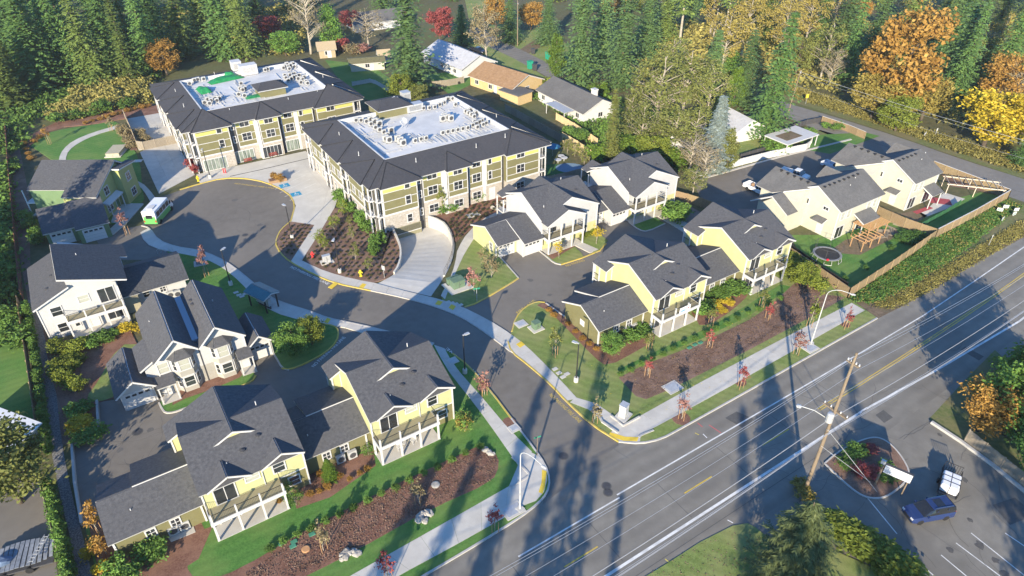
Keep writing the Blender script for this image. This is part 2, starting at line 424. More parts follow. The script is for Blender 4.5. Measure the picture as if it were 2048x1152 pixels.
def walk(name, L, R, step, mat=CONC, z=0.135, sm=1, gap=0.025):
    """a pavement cast in slabs: each slab is a part"""
    root = tag(link(name, None), kind='structure')
    L = smooth_line(L, sm) if sm else [Vector(p) for p in L]; R = smooth_line(R, sm) if sm else [Vector(p) for p in R]
    ln = sum((b - a).length for a, b in zip(L[:-1], L[1:])); ln += sum((b - a).length for a, b in zip(R[:-1], R[1:]))
    n = max(1, round(ln / 2 / step)); L = even(L, n); R = even(R, n)
    for k in range(n):
        a, b, c, d = R[k], R[k + 1], L[k + 1], L[k]
        u = (b - a).normalized() * gap / 2; w = (c - d).normalized() * gap / 2
        MB().prism([(p.x, p.y) for p in (a + u, b - u, c - w, d + w)], 0.0, z + rnd.uniform(-0.004, 0.004)).build('slab', mat, root)
    return root
def slabs_grid(name, o, ax, ay, nx, ny, mat, z):
    root = tag(link(name, None), kind='structure')
    for i in range(nx):
        for j in range(ny):
            p = [o + ax * (a) / nx + ay * (b) / ny for a, b in ((i, j), (i + 1, j), (i + 1, j + 1), (i, j + 1))]
            c = (p[0] + p[2]) / 2
            p = [q + (c - q).normalized() * 0.02 for q in p]
            MB().prism([(q.x, q.y) for q in p], 0, z + rnd.uniform(-0.003, 0.003)).build('slab', mat, root)
    return root

# main road and the parking lot south of it
def vroad(u, v): return uv(u, v + (0.0005 * max(0, u - 62) ** 2 if u > 62 else 0))
us = [-260, -120, -60, -20, 0, 20, 40, 62, 75, 90, 105, 120, 140, 170, 230]
m = MB()
for a, b in zip(us[:-1], us[1:]): m.poly([vroad(a, 22.4) + Vector((0, 0, .008)), vroad(b, 22.4) + Vector((0, 0, .008)), vroad(b, 36.2) + Vector((0, 0, .008)), vroad(a, 36.2) + Vector((0, 0, .008))])
struct('main_road', m, ASPH_OLD)
lot = [uv(28, 22.6), uv(230, 22.6 + 9), uv(230, -60), uv(28, -60)]
sheet('parking_lot', lot, ASPH_LOT, 0.004)
grassI = gl([(1150, 1240), (1255, 1175), (1330, 1130), (1400, 1085), (1465, 1052), (1495, 1047), (1512, 1056), (1535, 1075), (1640, 1075), (1665, 1100), (1800, 1160), (1900, 1240)])
pad('grass_verge', grassI, LAWN_Y, 0.07)
sheet('seal_patch', gl([(1450, 836), (1473, 823), (1508, 838), (1487, 857)]), SEAL, 0.012)
sheet('seal_patch', gl([(1751, 830), (1767, 820), (1786, 835), (1768, 846)]), SEAL, 0.012)
sheet('seal_patch', gl([(1921, 700), (1930, 693), (1968, 713), (1958, 721)]), SEAL, 0.012)
sheet('seal_patch', gl([(1985, 1010), (2030, 995), (2070, 1030), (2020, 1050)]), SEAL, 0.010)
def roadlines(v, pieces, w, mat):
    for a, b in pieces:
        n = max(1, int(abs(b - a) / 8))
        line([vroad(lerp(a, b, k / n), v) for k in range(n + 1)], w, mat, 0.014)
roadlines(32.0, [(-200, 8.6), (21.5, 34)], 0.16, WPAINT)
roadlines(32.4, [(34, 75)], 0.16, WPAINT)
line([uv(75, 32.4 + .08), uv(90, 32.6), uv(105, 33.3), uv(122, 34.2), uv(150, 36.5), uv(230, 45)], 0.16, WPAINT, 0.014)
roadlines(25.9, [(-200, 66)], 0.28, WPAINT)
line([uv(66, 25.95), uv(80, 25.2), uv(100, 24.6), uv(130, 26), uv(230, 34)], 0.26, WPAINT, 0.014)
roadlines(28.75, [(-80, -70), (-56, -46), (-32, -22), (-13, -7), (8.0, 12.5), (24.5, 28.5), (40, 44), (52, 56.5)], 0.14, YPAINT)
for dv in (-0.14, 0.14):
    roadlines(28.85 + dv, [(62, 230)], 0.12, YPAINT)
for u in (-14.5, -6, 2.5, 11.5, 20.5, 29.5, 38.5, 47.5, 56.5, 65):   # transverse joints sealed with tar
    line([uv(u, 26.2), uv(u, 31.7)], 0.06, SEAL, 0.012, 'tar_joint')
line([uv(-60, 24.4), uv(60, 24.4)], 0.07, SEAL, 0.0125, 'tar_joint')
line(gl([(1104, 958), (1236, 886)]), 0.12, SEAL, 0.016, 'tar_joint')
for a, b in (((1740, 1002), (1794, 1068)), ((1942, 1066), (2060, 1160)), ((1912, 1086), (2000, 1152)), ((1882, 1110), (1960, 1175)), ((1850, 1136), (1900, 1180)), ((2010, 1066), (2090, 1120))):
    line(gl([a, b]), 0.11, WPAINT, 0.012, 'bay_line')
for a, b in (((1660, 905), (1740, 1002)),):
    line(gl([a, b]), 0.09, WPAINT, 0.012, 'bay_line')
for a, b, c in (((1395, 846), (1405, 854), (.55, .1, .1)), ((1418, 850), (1442, 866), (.55, .12, .12)), ((1390, 866), (1398, 870), (.6, .5, .1)), ((1406, 868), (1414, 876), (.7, .7, .7)), ((1330, 1118), (1342, 1128), (.6, .5, .1)), ((1313, 1138), (1325, 1150), (.7, .7, .7)), ((1455, 1040), (1466, 1046), (.7, .7, .7))):
    line(gl([a, b]), 0.1, pm('spray_%d' % int(c[1] * 100 + c[0] * 1000), c), 0.016, 'survey_mark')

# estate street, cul-de-sac and courts
env = gl([(1237, 890), (1120, 700)]) + [uv(47, 58), uv(86, 58), uv(86, 77), uv(47.5, 79)] + gl([(958, 600), (882, 600), (872, 614), (812, 597), (742, 582), (669, 567), (622, 547), (579, 524), (552, 494), (557, 472), (578, 446), (591, 412), (577, 386), (532, 366), (490, 358), (440, 359), (400, 369), (360, 381), (320, 395), (300, 410), (285, 450), (230, 462), (190, 475), (215, 520), (300, 520), (345, 505), (443, 560), (512, 640), (470, 700), (300, 790), (190, 805), (143, 890), (165, 1050), (240, 1020), (600, 860), (760, 760), (870, 692), (950, 760), (1030, 855), (1080, 920), (1098, 960), (1085, 1010)])
sheet('road_mouth', gl([(1060, 1030), (1085, 985), (1104, 955), (1150, 930), (1238, 884), (1330, 872), (1180, 960), (1000, 1090)]), ASPH_OLD, 0.006)
sheet('estate_street', env, ASPH_NEW, 0.018)
sheet('court_street', gl([(1385, 365), (1560, 315), (1690, 283), (1745, 272), (1790, 330), (1660, 410), (1500, 440), (1410, 412)]), ASPH_NEW, 0.012)
sr = smooth_line(gl([(1540, 222), (1576, 236), (1700, 287), (1800, 318), (1870, 345), (2020, 393), (2140, 440)]), 1)
sr2 = smooth_line(gl([(1540, 195), (1576, 207), (1690, 240), (1800, 275), (1920, 318), (2048, 358), (2160, 395)]), 1)
sheet('side_street', sr + list(reversed(sr2)), pm('asphalt_grey', (0.18, 0.172, 0.16), (0.22, 0.21, 0.197), 0.7, 0.9, 0.2, 30, big=(0.15, 0.145, 0.14), bigscale=0.1, bigamt=0.5), 0.010)
line([p.lerp(q, 0.36) for p, q in zip(sr, sr2)], 0.1, SEAL, 0.016, 'tar_joint')
sheet('back_street', gl([(925, 60), (960, 85), (1030, 118), (1105, 160), (1120, 138), (1060, 108), (1000, 80), (960, 55)]), ASPH_OLD, 0.010)
sheet('gravel_drive', gl([(1032, 104), (1050, 112), (1085, 92), (1072, 78)]), DIRT, 0.008)
sheet('back_lawn', gl([(930, 100), (985, 150), (1035, 165), (1100, 160), (960, 70)]), LAWN_Y, 0.006)
sheet('back_lawn', gl([(1030, 100), (1120, 138), (1160, 110), (1100, 60), (1030, 60)]), LAWN_Y, 0.004)
sheet('back_lawn', gl([(850, 150), (900, 190), (950, 165), (980, 150), (930, 140)]), LAWN, 0.012)
sheet('back_lawn', gl([(650, 120), (690, 175), (720, 195), (790, 215), (830, 190), (740, 130)]), LAWN, 0.008)
sheet('back_lawn', gl([(930, 0), (1010, 0), (1010, 60), (940, 50)]), LAWN_Y, 0.006)

def cracks(name, n, x0, y0, x1, y1, z, seed):
    r = random.Random(seed); m = MB()
    for _ in range(n):
        p = g(r.uniform(x0, x1), r.uniform(y0, y1)); a = r.uniform(0, 6.28); w = r.uniform(.010, .022)
        for k in range(r.randint(4, 10)):
            a += r.uniform(-.5, .5); q = p + Vector((math.cos(a), math.sin(a), 0)) * r.uniform(.5, 1.3); t = (q - p).normalized(); s_ = Vector((-t.y, t.x, 0)) * w
            m.poly([(p.x - s_.x, p.y - s_.y, z), (q.x - s_.x, q.y - s_.y, z), (q.x + s_.x, q.y + s_.y, z), (p.x + s_.x, p.y + s_.y, z)]); p = q
    return tag(m.build(name, pm('crack_tar', (.075, .073, .07), (.11, .107, .103), 4)), kind='stuff')
cracks('lot_cracks', 34, 1700, 760, 2048, 1152, .0145, 3); cracks('street_cracks', 22, 360, 400, 560, 470, .0225, 4); cracks('road_cracks', 18, 1150, 700, 2040, 1050, .0165, 5); cracks('court_cracks', 14, 180, 820, 330, 960, .0225, 6)
def spots(name, pts, mat, z, seed):
    r = random.Random(seed); m = MB()
    for px, py, rad in pts:
        c = g(px, py); k = 11; m.poly([(c.x + rad * r.uniform(.6, 1.2) * math.cos(6.283 * q / k), c.y + rad * r.uniform(.6, 1.2) * math.sin(6.283 * q / k), z) for q in range(k)])
    return tag(m.build(name, mat), kind='stuff')
OIL = pm('oil_stain', (.075, .072, .07), (.11, .106, .102), 3)
spots('oil_spots', [(1960, 1090, .5), (1990, 1120, .4), (1900, 1100, .35), (1940, 1040, .3), (2010, 1150, .5), (1880, 870, .3), (1930, 960, .4)], OIL, .0135, 1)
spots('oil_spots', [(400, 440, .5), (470, 400, .6), (520, 450, .5), (300, 860, .4), (240, 900, .4), (1060, 560, .5), (1100, 590, .4), (1230, 500, .4), (720, 620, .4)], pm('street_stain', (.10, .096, .093), (.13, .125, .12), 3), .0215, 2)
# lawns and beds, each on its kerbed platform
def chop(pts, it=1): return smooth_line(pts + [pts[0]], it)
G_left_k = gl([(868, 690), (905, 708), (938, 733), (985, 788), (1030, 848), (1068, 898), (1090, 930), (1100, 960), (1094, 988), (1076, 1008), (1040, 1036), (960, 1086), (850, 1151), (700, 1240)])
G_left_s = smooth_line(G_left_k, 1)
lawnL = pad('front_lawn', [uv(-10.5, 59.5), uv(24.5, 60.5)] + G_left_s + gl([(420, 1260), (215, 1230), (172, 1060)]), LAWN)
RK = gl([(1024, 664), (1031, 637), (1051, 614), (1074, 604), (1090, 606), (1127, 632)])
S_right = gl([(1754, 637), (1536, 760), (1440, 814), (1361, 858), (1322, 879), (1281, 888), (1237, 884), (1184, 851), (1134, 805), (1100, 768), (1057, 731), (1022, 704), (1016, 684)])
S_right_s = smooth_line(S_right, 1)
lawnR = pad('front_lawn', smooth_line(RK, 1) + [uv(47, 60), uv(84, 61)] + gl([(1580, 500), (1692, 594), (1710, 606)]) + S_right_s, LAWN_Y)
mid = gl([(952, 467), (915, 494), (909, 544), (884, 585), (884, 600), (929, 615), (955, 607), (1024, 566), (1037, 557), (1022, 540), (1000, 515), (960, 480)])
pad('corner_lawn', smooth_line(mid[:4], 1) + smooth_line(mid[4:8], 1) + mid[8:], LAWN_Y)
pad('bark_bed', smooth_line(gl([(669, 417), (639, 467), (604, 521), (642, 541), (695, 557), (749, 566)]), 1) + list(reversed(even(rampL, 10)))[1:] + [uv(38.0, 95.4), uv(35.2, 95.4), uv(35.2, 104)], BARK_D, 0.125)
pad('bark_bed', smooth_line(gl([(582, 444), (629, 451), (582, 524)]), 0) + smooth_line(gl([(582, 524), (557, 500), (553, 478), (560, 462), (582, 444)]), 1), BARK_D, 0.125)
DE = gl([(335, 503), (360, 503), (407, 512), (443, 530), (477, 556), (512, 590), (542, 618), (595, 638), (640, 648)])
DE2 = gl([(640, 648), (668, 652), (678, 662), (674, 684), (652, 706), (612, 728), (578, 741), (564, 737), (552, 715), (535, 690)])
pad('side_lawn', smooth_line(DE, 1) + smooth_line(DE2, 1) + gl([(500, 660), (470, 660), (400, 600), (360, 560)]), LAWN)
pad('west_yard', gl([(92, 700), (258, 655), (275, 690), (300, 720), (250, 760), (235, 795), (195, 806), (202, 870), (146, 889), (108, 770)]), BARK, 0.11)
pad('west_lawn', smooth_line(gl([(250, 690), (300, 690), (262, 748), (236, 792), (196, 806), (170, 800), (200, 760), (222, 715), (250, 690)]), 1), LAWN_Y, 0.125)
pad('house_lawn', smooth_line(gl([(318, 806), (324, 818), (331, 827), (348, 826), (375, 816), (430, 794), (480, 774), (505, 764), (512, 752), (500, 738)]), 1), LAWN, 0.12)
pad('bark_bed', gl([(345, 812), (372, 798), (430, 778), (480, 756), (500, 738), (440, 740), (350, 780)]), BARK, 0.127)
pad('garden_lawn', smooth_line(gl([(62, 292), (90, 268), (140, 256), (190, 250), (238, 240), (256, 280), (280, 320), (285, 378), (290, 405), (230, 460), (200, 420), (190, 330), (110, 325)]), 1), LAWN, 0.09)
pad('bark_bed', smooth_line(gl([(110, 246), (190, 222), (290, 205), (330, 215), (325, 228), (250, 238), (180, 250), (110, 256), (70, 285), (50, 300), (60, 270), (110, 246)]), 1), BARK, 0.095)
pad('bark_bed', gl([(245, 250), (262, 265), (275, 300), (262, 302), (240, 268)]), BARK_D, 0.1)
pad('bark_bed', gl([(868, 434), (893, 444), (911, 485), (938, 462), (978, 434), (1022, 418), (1022, 392), (985, 390), (930, 405)]), BARK, 0.1)
pad('island_lawn', smooth_line(gl([(1092, 511), (1108, 527), (1122, 530), (1163, 517), (1167, 511), (1149, 494)]), 1) + gl([(1120, 490)]), LAWN_Y, 0.12)
pad('bark_bed', gl([(1092, 510), (1105, 520), (1150, 494), (1135, 488)]), BARK, 0.127)
pad('island_lawn', smooth_line(gl([(1158, 483), (1190, 508), (1198, 500), (1216, 482), (1190, 462)]), 0), LAWN_Y, 0.12)
pad('island_lawn', smooth_line(gl([(1263, 448), (1278, 461), (1295, 463), (1329, 448)]), 1) + gl([(1306, 433)]), LAWN, 0.12)
isl = smooth_line(gl([(1649, 928), (1672, 908), (1705, 888), (1745, 874), (1770, 880), (1796, 904), (1815, 935), (1818, 952), (1806, 970), (1772, 996), (1742, 998), (1718, 990), (1684, 962), (1649, 928)]), 2)
pad('sign_island', isl, BARK_D, 0.1)
kerb(isl, KERB, 0.16, 0.14, sm=0)
sheet('yard_lawn', gl([(1582, 470), (1600, 515), (1690, 585), (1865, 468), (1760, 430), (1650, 470)]), LAWN, 0.020)
sheet('yard_lawn', gl([(1790, 440), (1868, 468), (2012, 394), (1960, 385), (1900, 400)]), LAWN, 0.024)
sheet('yard_bark', gl([(1880, 345), (1900, 372), (1995, 388), (2008, 392), (1870, 335)]), BARK_D, 0.016)
sheet('white_patio', gl([(1838, 425), (1858, 415), (1888, 385), (1930, 398), (1908, 412), (1848, 436)]), CONC_B, 0.03)
sheet('gravel_patio', gl([(1800, 428), (1832, 420), (1855, 432), (1832, 446)]), DIRT, 0.03)
sheet('gravel_patio', gl([(1655, 505), (1690, 480), (1790, 455), (1800, 470), (1720, 510)]), DIRT, 0.026)
bankp = gl([(1700, 600), (1868, 476), (2016, 398), (2048, 412), (2060, 440), (1960, 505), (1880, 560), (1790, 600), (1760, 615)])
sheet('bank_ground', bankp, ROUGH, 0.012)
sheet('dirt_shoulder', gl([(1700, 600), (1790, 590), (1870, 545), (1960, 490), (2048, 440), (2100, 430), (2100, 445), (2048, 474), (1960, 522), (1868, 578), (1800, 615), (1756, 637)]), DIRT, 0.016)
sheet('road_verge', smooth_line(gl([(1560, 195), (1690, 238), (1800, 273), (1920, 316), (2060, 361)]), 1) + gl([(2060, 320), (1940, 285), (1800, 245), (1690, 205), (1560, 170)]), ROUGH, 0.006)
sheet('court_verge', gl([(1395, 356), (1560, 311), (1700, 277), (1640, 260), (1500, 300), (1395, 330)]), ROUGH, 0.01)
sheet('yard_lawn', gl([(1616, 300), (1660, 308), (1760, 272), (1730, 265), (1630, 270)]), LAWN, 0.014)
sheet('yard_lawn', gl([(1470, 310), (1560, 285), (1530, 270), (1480, 285)]), LAWN_Y, 0.014)
sheet('neighbour_lawn', gl([(-40, 640), (50, 640), (66, 830), (76, 880), (-40, 900)]), LAWN, 0.008)
sheet('neighbour_drive', gl([(-40, 940), (88, 960), (108, 1080), (120, 1200), (-60, 1240)]), ASPH_NEW, 0.010)
sheet('river_rock_swale', smooth_line(gl([(56, 600), (84, 762), (100, 890), (122, 1000), (142, 1080), (160, 1200)]), 1) + list(reversed(smooth_line(gl([(72, 600), (110, 762), (124, 890), (146, 1000), (168, 1080), (196, 1200)]), 1))), GRAVEL, 0.03)
sheet('bark_strip', smooth_line(gl([(20, 300), (30, 420), (40, 520), (56, 602), (84, 760), (100, 890)]), 0) + gl([(146, 890), (108, 760), (100, 690), (62, 590), (60, 480), (60, 400), (40, 300)]), BARK_D, 0.02)

# front planting strips
pad('bark_bed', smooth_line(gl([(345, 1100), (320, 1200), (520, 1200), (700, 1110), (860, 1020), (985, 965), (1000, 930), (990, 905), (965, 890), (920, 910), (760, 985), (600, 1068), (480, 1140), (410, 1165), (378, 1150), (372, 1110)]), 1), BARK, 0.128)
pad('bark_bed', [uv(-10.3, 52.2), uv(-10, 47), uv(-4, 48.2), uv(-2, 51.2)] , BARK, 0.129)
pad('bark_bed', gl([(176, 1040), (210, 1040), (260, 1120), (400, 1040), (410, 1060), (385, 1100), (330, 1160), (330, 1250), (215, 1230)]), BARK, 0.126)
pad('bark_bed', smooth_line([uv(6.0, 51.2), uv(5.6, 48.7), uv(9, 48.2), uv(14.6, 49.5), uv(15.2, 51.5), uv(10, 53), uv(6.0, 51.2)], 0), BARK, 0.129)
bed2 = gl([(1237, 757), (1290, 730), (1400, 688), (1500, 640), (1545, 610), (1580, 575), (1600, 560), (1650, 590), (1690, 596), (1640, 625), (1560, 668), (1500, 700), (1440, 730), (1340, 780), (1292, 800), (1272, 794)])
pad('bark_bed', bed2, BARK_D, 0.128)
pad('bark_bed', smooth_line(gl([(1074, 612), (1100, 625), (1130, 655), (1190, 718), (1215, 735), (1280, 700), (1316, 678), (1290, 655), (1200, 680), (1140, 640), (1105, 612), (1085, 606), (1074, 612)]), 1), BARK, 0.129)
pad('bark_bed', smooth_line(gl([(1392, 640), (1400, 655), (1440, 640), (1490, 600), (1497, 585), (1470, 560), (1400, 605), (1380, 625), (1392, 640)]), 1), BARK, 0.129)
sheet('lawn_stripe', gl([(1237, 740), (1320, 700), (1420, 655), (1500, 608), (1560, 570), (1585, 575), (1540, 604), (1496, 634), (1400, 680), (1290, 722), (1240, 748)]), LAWN, 0.124)
for px, py, r in ((1018, 846, .8), (1362, 838, 1.1), (648, 1098, 0.6), (774, 1140, .8), (965, 780, .5), (1480, 765, .8), (1690, 650, .7)):
    c = g(px, py); MB().prism([(c.x + r * math.cos(t * .5), c.y + r * math.sin(t * .5)) for t in range(12)], 0.0, 0.132).build('bark_ring', BARK)['kind'] = 'structure'

# pavements in slabs
walk('sidewalk', gl([(1018, 974), (865, 1061), (705, 1151), (560, 1234)]), gl([(1008, 1037), (905, 1095), (799, 1152), (660, 1234)]), 3.0, sm=0)
walk('sidewalk', gl([(868, 691), (895, 743), (942, 800), (985, 858), (1036, 932)]), gl([(889, 698), (910, 736), (966, 797), (1010, 852), (1064, 905)]), 2.6)
sq = gl([(1018, 974), (1036, 932), (1062, 906), (1082, 916), (1092, 938), (1094, 962), (1088, 985), (1072, 1003), (1048, 1012), (1008, 1037)])
struct('corner_pavement', MB().prism([(p.x, p.y) for p in sq], 0, 0.134), CONC)
struct('tactile_strip', MB().prism([(p.x, p.y) for p in gl([(1084, 941), (1093, 944), (1090, 975), (1085, 989), (1077, 986), (1083, 966)])], 0.1, 0.142), TACT)
walk('sidewalk', gl([(281, 466), (290, 487), (320, 501), (360, 508), (407, 517), (443, 534), (477, 561), (512, 600), (542, 624), (595, 641), (649, 649), (700, 658), (745, 675), (850, 712)]), gl([(299, 456), (317, 482), (353, 495), (397, 501), (433, 514), (467, 534), (512, 571), (542, 597), (579, 611), (622, 624), (655, 637), (699, 646), (745, 656), (868, 688)]), 2.6)
walk('sidewalk', gl([(602, 521), (642, 541), (695, 557), (749, 567)]), gl([(579, 524), (622, 547), (669, 567), (742, 582)]), 2.6)
walk('sidewalk', gl([(749, 567), (812, 584), (879, 599), (925, 614), (992, 649), (1024, 671), (1057, 696), (1127, 768), (1154, 798)]), gl([(742, 582), (812, 597), (872, 614), (922, 634), (969, 664), (1024, 706), (1057, 730), (1100, 768), (1134, 803)]), 2.6)
walk('sidewalk', gl([(1150, 796), (1190, 805), (1226, 832), (1262, 858)]), gl([(1140, 806), (1172, 816), (1200, 838), (1232, 868)]), 2.4)
walk('sidewalk', gl([(1703, 607), (1536, 694), (1397, 768), (1277, 835), (1246, 853)]), gl([(1729, 622), (1536, 731), (1471, 768), (1345, 837), (1281, 871)]), 3.0, sm=0)
sq = gl([(1244, 852), (1281, 871), (1280, 884), (1262, 887), (1238, 883), (1218, 872), (1226, 860)])
struct('corner_pavement', MB().prism([(p.x, p.y) for p in sq], 0, 0.133), CONC)
struct('tactile_strip', MB().prism([(p.x, p.y) for p in gl([(1220, 866), (1250, 875), (1277, 876), (1274, 884), (1246, 883), (1217, 873)])], 0.1, 0.142), TACT)
for q in (((669, 590 - 24), (676, 569), (664, 579), (656, 576)), ((725, 568), (733, 570), (727, 578), (718, 576)), ((876, 602), (886, 605), (880, 612), (870, 610)), ((903, 610), (912, 614), (906, 622), (897, 617)), ((655, 637), (662, 640), (656, 648), (648, 646)), ((1032, 690), (1042, 684), (1050, 691), (1040, 697))):
    struct('tactile_strip', MB().prism([(p.x, p.y) for p in gl(q)], 0.1, 0.144), TACT)
# courtyard plaza, drive and patios cast in big panels
pl = [(393, 350), (612, 303), (645, 345), (680, 388), (669, 417), (640, 466), (605, 520), (582, 524), (629, 451), (582, 444), (592, 412), (577, 386), (532, 365), (490, 357), (450, 357), (400, 367)]
struct('plaza', MB().prism([(p.x, p.y) for p in gl(pl)], 0, 0.13), CONC_B)
for k in range(1, 6):
    line([g(590, 410).lerp(g(531, 366), k / 6), g(655, 385).lerp(g(590, 335), k / 6)], 0.1, WPAINT, 0.136, 'bay_line')
line(gl([(460, 354), (520, 341), (617, 318)]), 0.25, pm('drain_grate', (0.06, 0.06, 0.06)), 0.135, 'trench_drain')
line(gl([(612, 335), (655, 385), (640, 440)]), 0.06, KERB, 0.136, 'pavement_joint')
a = g(280, 305); b = g(360, 288); c = g(390, 350); d = g(318, 388)
slabs_grid('concrete_drive', d, c - d, a - d, 3, 4, CONC, 0.1)
a = g(254, 238); b = g(326, 229); d = g(278, 301); c = g(357, 286)
slabs_grid('service_yard', d, c - d, a - d, 3, 3, CONC, 0.1)
walk('curved_path', gl([(118, 322), (122, 305), (142, 284), (185, 266), (240, 250)]), gl([(132, 322), (134, 306), (152, 289), (192, 270), (243, 256)]), 2.4)
walk('curved_path', gl([(262, 360), (285, 366), (303, 385), (315, 402)]), gl([(265, 368), (281, 374), (293, 390), (303, 408)]), 2.0)
walk('house_path', gl([(208, 470), (235, 446), (270, 408)]), gl([(227, 470), (252, 449), (287, 409)]), 2.0, sm=0)
walk('house_path', gl([(235, 408), (287, 408)]), gl([(222, 446), (252, 449)]), 2.4, sm=0)
walk('house_path', gl([(1014, 417), (960, 440), (916, 490), (909, 540), (882, 592)]), gl([(1025, 425), (972, 450), (935, 495), (905, 560), (890, 600)]), 2.4)
walk('house_path', gl([(1140, 487), (1180, 507)]), gl([(1158, 483), (1197, 500)]), 2.0, sm=0)
walk('house_path', gl([(1306, 428), (1372, 468)]), gl([(1325, 420), (1400, 462)]), 2.2, sm=0)
a, b, c, d = gl([(484, 1022), (500, 1034), (535, 1005), (518, 995)])
# kerbs
kerb(G_left_k[1:]); kerb(gl([(905, 708), (938, 733), (985, 788), (1022, 838)]), YEL, 0.2, 0.160, 'yellow_kerb', 1)
kerb(S_right[:7]); kerb(S_right[6:], YEL, 0.2, 0.158, 'yellow_kerb'); kerb(RK[:5], YEL, 0.2, 0.158, 'yellow_kerb')
kerb(gl([(1092, 608), (1127, 633), (1140, 643)]), KERB, 0.2, 0.2, sm=0)
kerb(gl([(552, 490), (560, 506), (579, 524), (622, 547), (669, 567), (742, 582)]), YEL, 0.2, 0.158, 'yellow_kerb')
kerb(gl([(582, 443), (562, 460), (553, 478), (552, 490)]), YEL, 0.2, 0.158, 'yellow_kerb')
kerb(gl([(360, 380), (400, 368), (445, 357), (490, 357), (532, 365), (577, 386), (591, 410), (582, 443)]), YEL, 0.22, 0.158, 'yellow_kerb')
kerb(gl([(742, 582), (812, 597), (872, 614), (922, 634), (969, 664), (1022, 704)]))
kerb(DE2[:8], YEL, 0.2, 0.158, 'yellow_kerb'); kerb(DE2[6:])
kerb(gl([(283, 452), (299, 456), (317, 482), (353, 495), (397, 501), (433, 514), (467, 534), (512, 571), (542, 597), (579, 611), (622, 624), (655, 637), (699, 646), (745, 656), (868, 688)]))
kerb(gl([(929, 615), (955, 607), (1024, 566), (1037, 557)]), YEL, 0.2, 0.158, 'yellow_kerb')
kerb(gl([(1037, 557), (1000, 515), (960, 480)]), KERB, 0.2, 0.16, sm=0)
kerb(gl([(318, 806), (324, 818), (331, 827), (348, 826), (372, 817)]), KERB); kerb(gl([(372, 817), (430, 794), (480, 774), (505, 764), (512, 752)]), YEL, 0.2, 0.158, 'yellow_kerb')
kerb(gl([(1075, 500), (1092, 513), (1108, 527), (1122, 530)])); kerb(gl([(1122, 530), (1163, 517), (1200, 502), (1212, 488)]), YEL, 0.2, 0.158, 'yellow_kerb', 0)
kerb(gl([(1258, 445), (1278, 461), (1295, 464), (1330, 448)]))
kerb(gl([(1388, 362), (1560, 314), (1702, 279)]), KERB, 0.5, 0.12, sm=0)
kerb(gl([(1236, 868), (1204, 846), (1200, 838)]), KERB, 0.25, 0.3, 'low_wall', 0)
kerb(gl([(1222, 834), (1246, 854), (1279, 836)]), KERB, 0.22, 0.32, 'low_wall', 0)
kerb(gl([(1278, 876), (1283, 871), (1307, 862)]), KERB, 0.22, 0.2, 'low_wall', 1)
kerb(gl([(1024, 916), (1058, 948), (1058, 955), (1020, 975)]), KERB, 0.22, 0.2, 'low_wall', 1)

# garage ramp sunk below the lawn, with curved retaining walls
def rampz(t): return -1.75 * (1 - min(1, max(0, (t - 0.16) / 0.72))) + 0.03
m = MB(); n = len(rampL)
for k in range(n): m.v += [(rampL[k].x, rampL[k].y, rampz(k / (n - 1))), (rampR[k].x, rampR[k].y, rampz(k / (n - 1)))]
for k in range(n - 1): m.f.append((2 * k, 2 * k + 2, 2 * k + 3, 2 * k + 1))
for k in range(n): pass
o = struct('garage_ramp', m, CONC_B)
for p in o.data.polygons:
    if p.normal.z < 0: o.data.flip_normals(); break
def retwall(pts, side, hs):
    t = thing('retaining_wall', 'curved white concrete retaining wall on the %s side of the garage ramp' % side, 'retaining wall', tuple(pts[0]))
    L = offset_line(pts, 0.14); R = offset_line(pts, -0.14); m = MB(); o0 = Vector(pts[0])
    for k in range(len(pts)):
        h = hs(k / (len(pts) - 1)); zb = rampz(k / (len(pts) - 1)) - 0.3
        for q, z in ((L[k], h), (R[k], h), (R[k], zb), (L[k], zb)): m.v.append((q.x - o0.x, q.y - o0.y, z))
    for k in range(len(pts) - 1):
        for j in range(4): m.f.append((4 * k + j, 4 * k + 4 + j, 4 * k + 4 + (j + 1) % 4, 4 * k + (j + 1) % 4))
    m.f.append((0, 1, 2, 3)); e = 4 * (len(pts) - 1); m.f.append((e + 3, e + 2, e + 1, e))
    w = m.build('wall', CONC_B, t)
    return t, m
retwall(rampL[:12], 'left', lambda t: lerp(0.75, 0.2, t))
t, _ = retwall(rampR[:12], 'right', lambda t: lerp(0.5, 0.2, t))
pts = even(rampR, 14)[3:12]; o0 = rampR[0]
m = MB()
for k, p in enumerate(pts):
    q = p - o0; m.tube((q.x, q.y, 0.2), (q.x, q.y, 1.2), 0.025, n=5)
    if k:
        r = pts[k - 1] - o0
        for z in (1.18, 0.75, 0.4): m.tube((r.x, r.y, z), (q.x, q.y, z), 0.02, n=4)
m.build('handrail', BLACK, t)

# painted lettering
def flat_text(body, a, b, mat, z, name, label, hmax=None):
    cu = bpy.data.curves.new(name, 'FONT'); cu.body = body; cu.align_x = 'LEFT'; cu.resolution_u = 2
    ob = bpy.data.objects.new(name, cu); COL.objects.link(ob)
    dg = bpy.context.evaluated_depsgraph_get()
    me = bpy.data.meshes.new_from_object(ob.evaluated_get(dg)); bpy.data.objects.remove(ob)
    w = max(v.co.x for v in me.vertices); d = b - a; sx = d.length / w
    sy = sx if hmax is None else hmax
    for v in me.vertices: v.co = Vector((v.co.x * sx, v.co.y * sy, 0))
    me.materials.clear(); me.materials.append(mat)
    o = link(name, me, None, (a.x, a.y, z), math.atan2(d.y, d.x))
    return tag(o, label, 'lettering')
LT = 'NO PARKING FIRE LANE'
flat_text(LT, g(1097, 790), g(1158, 846), YPAINT, 0.024, 'kerb_lettering', 'yellow NO PARKING FIRE LANE lettering by the kerb right of the street mouth', 0.75)
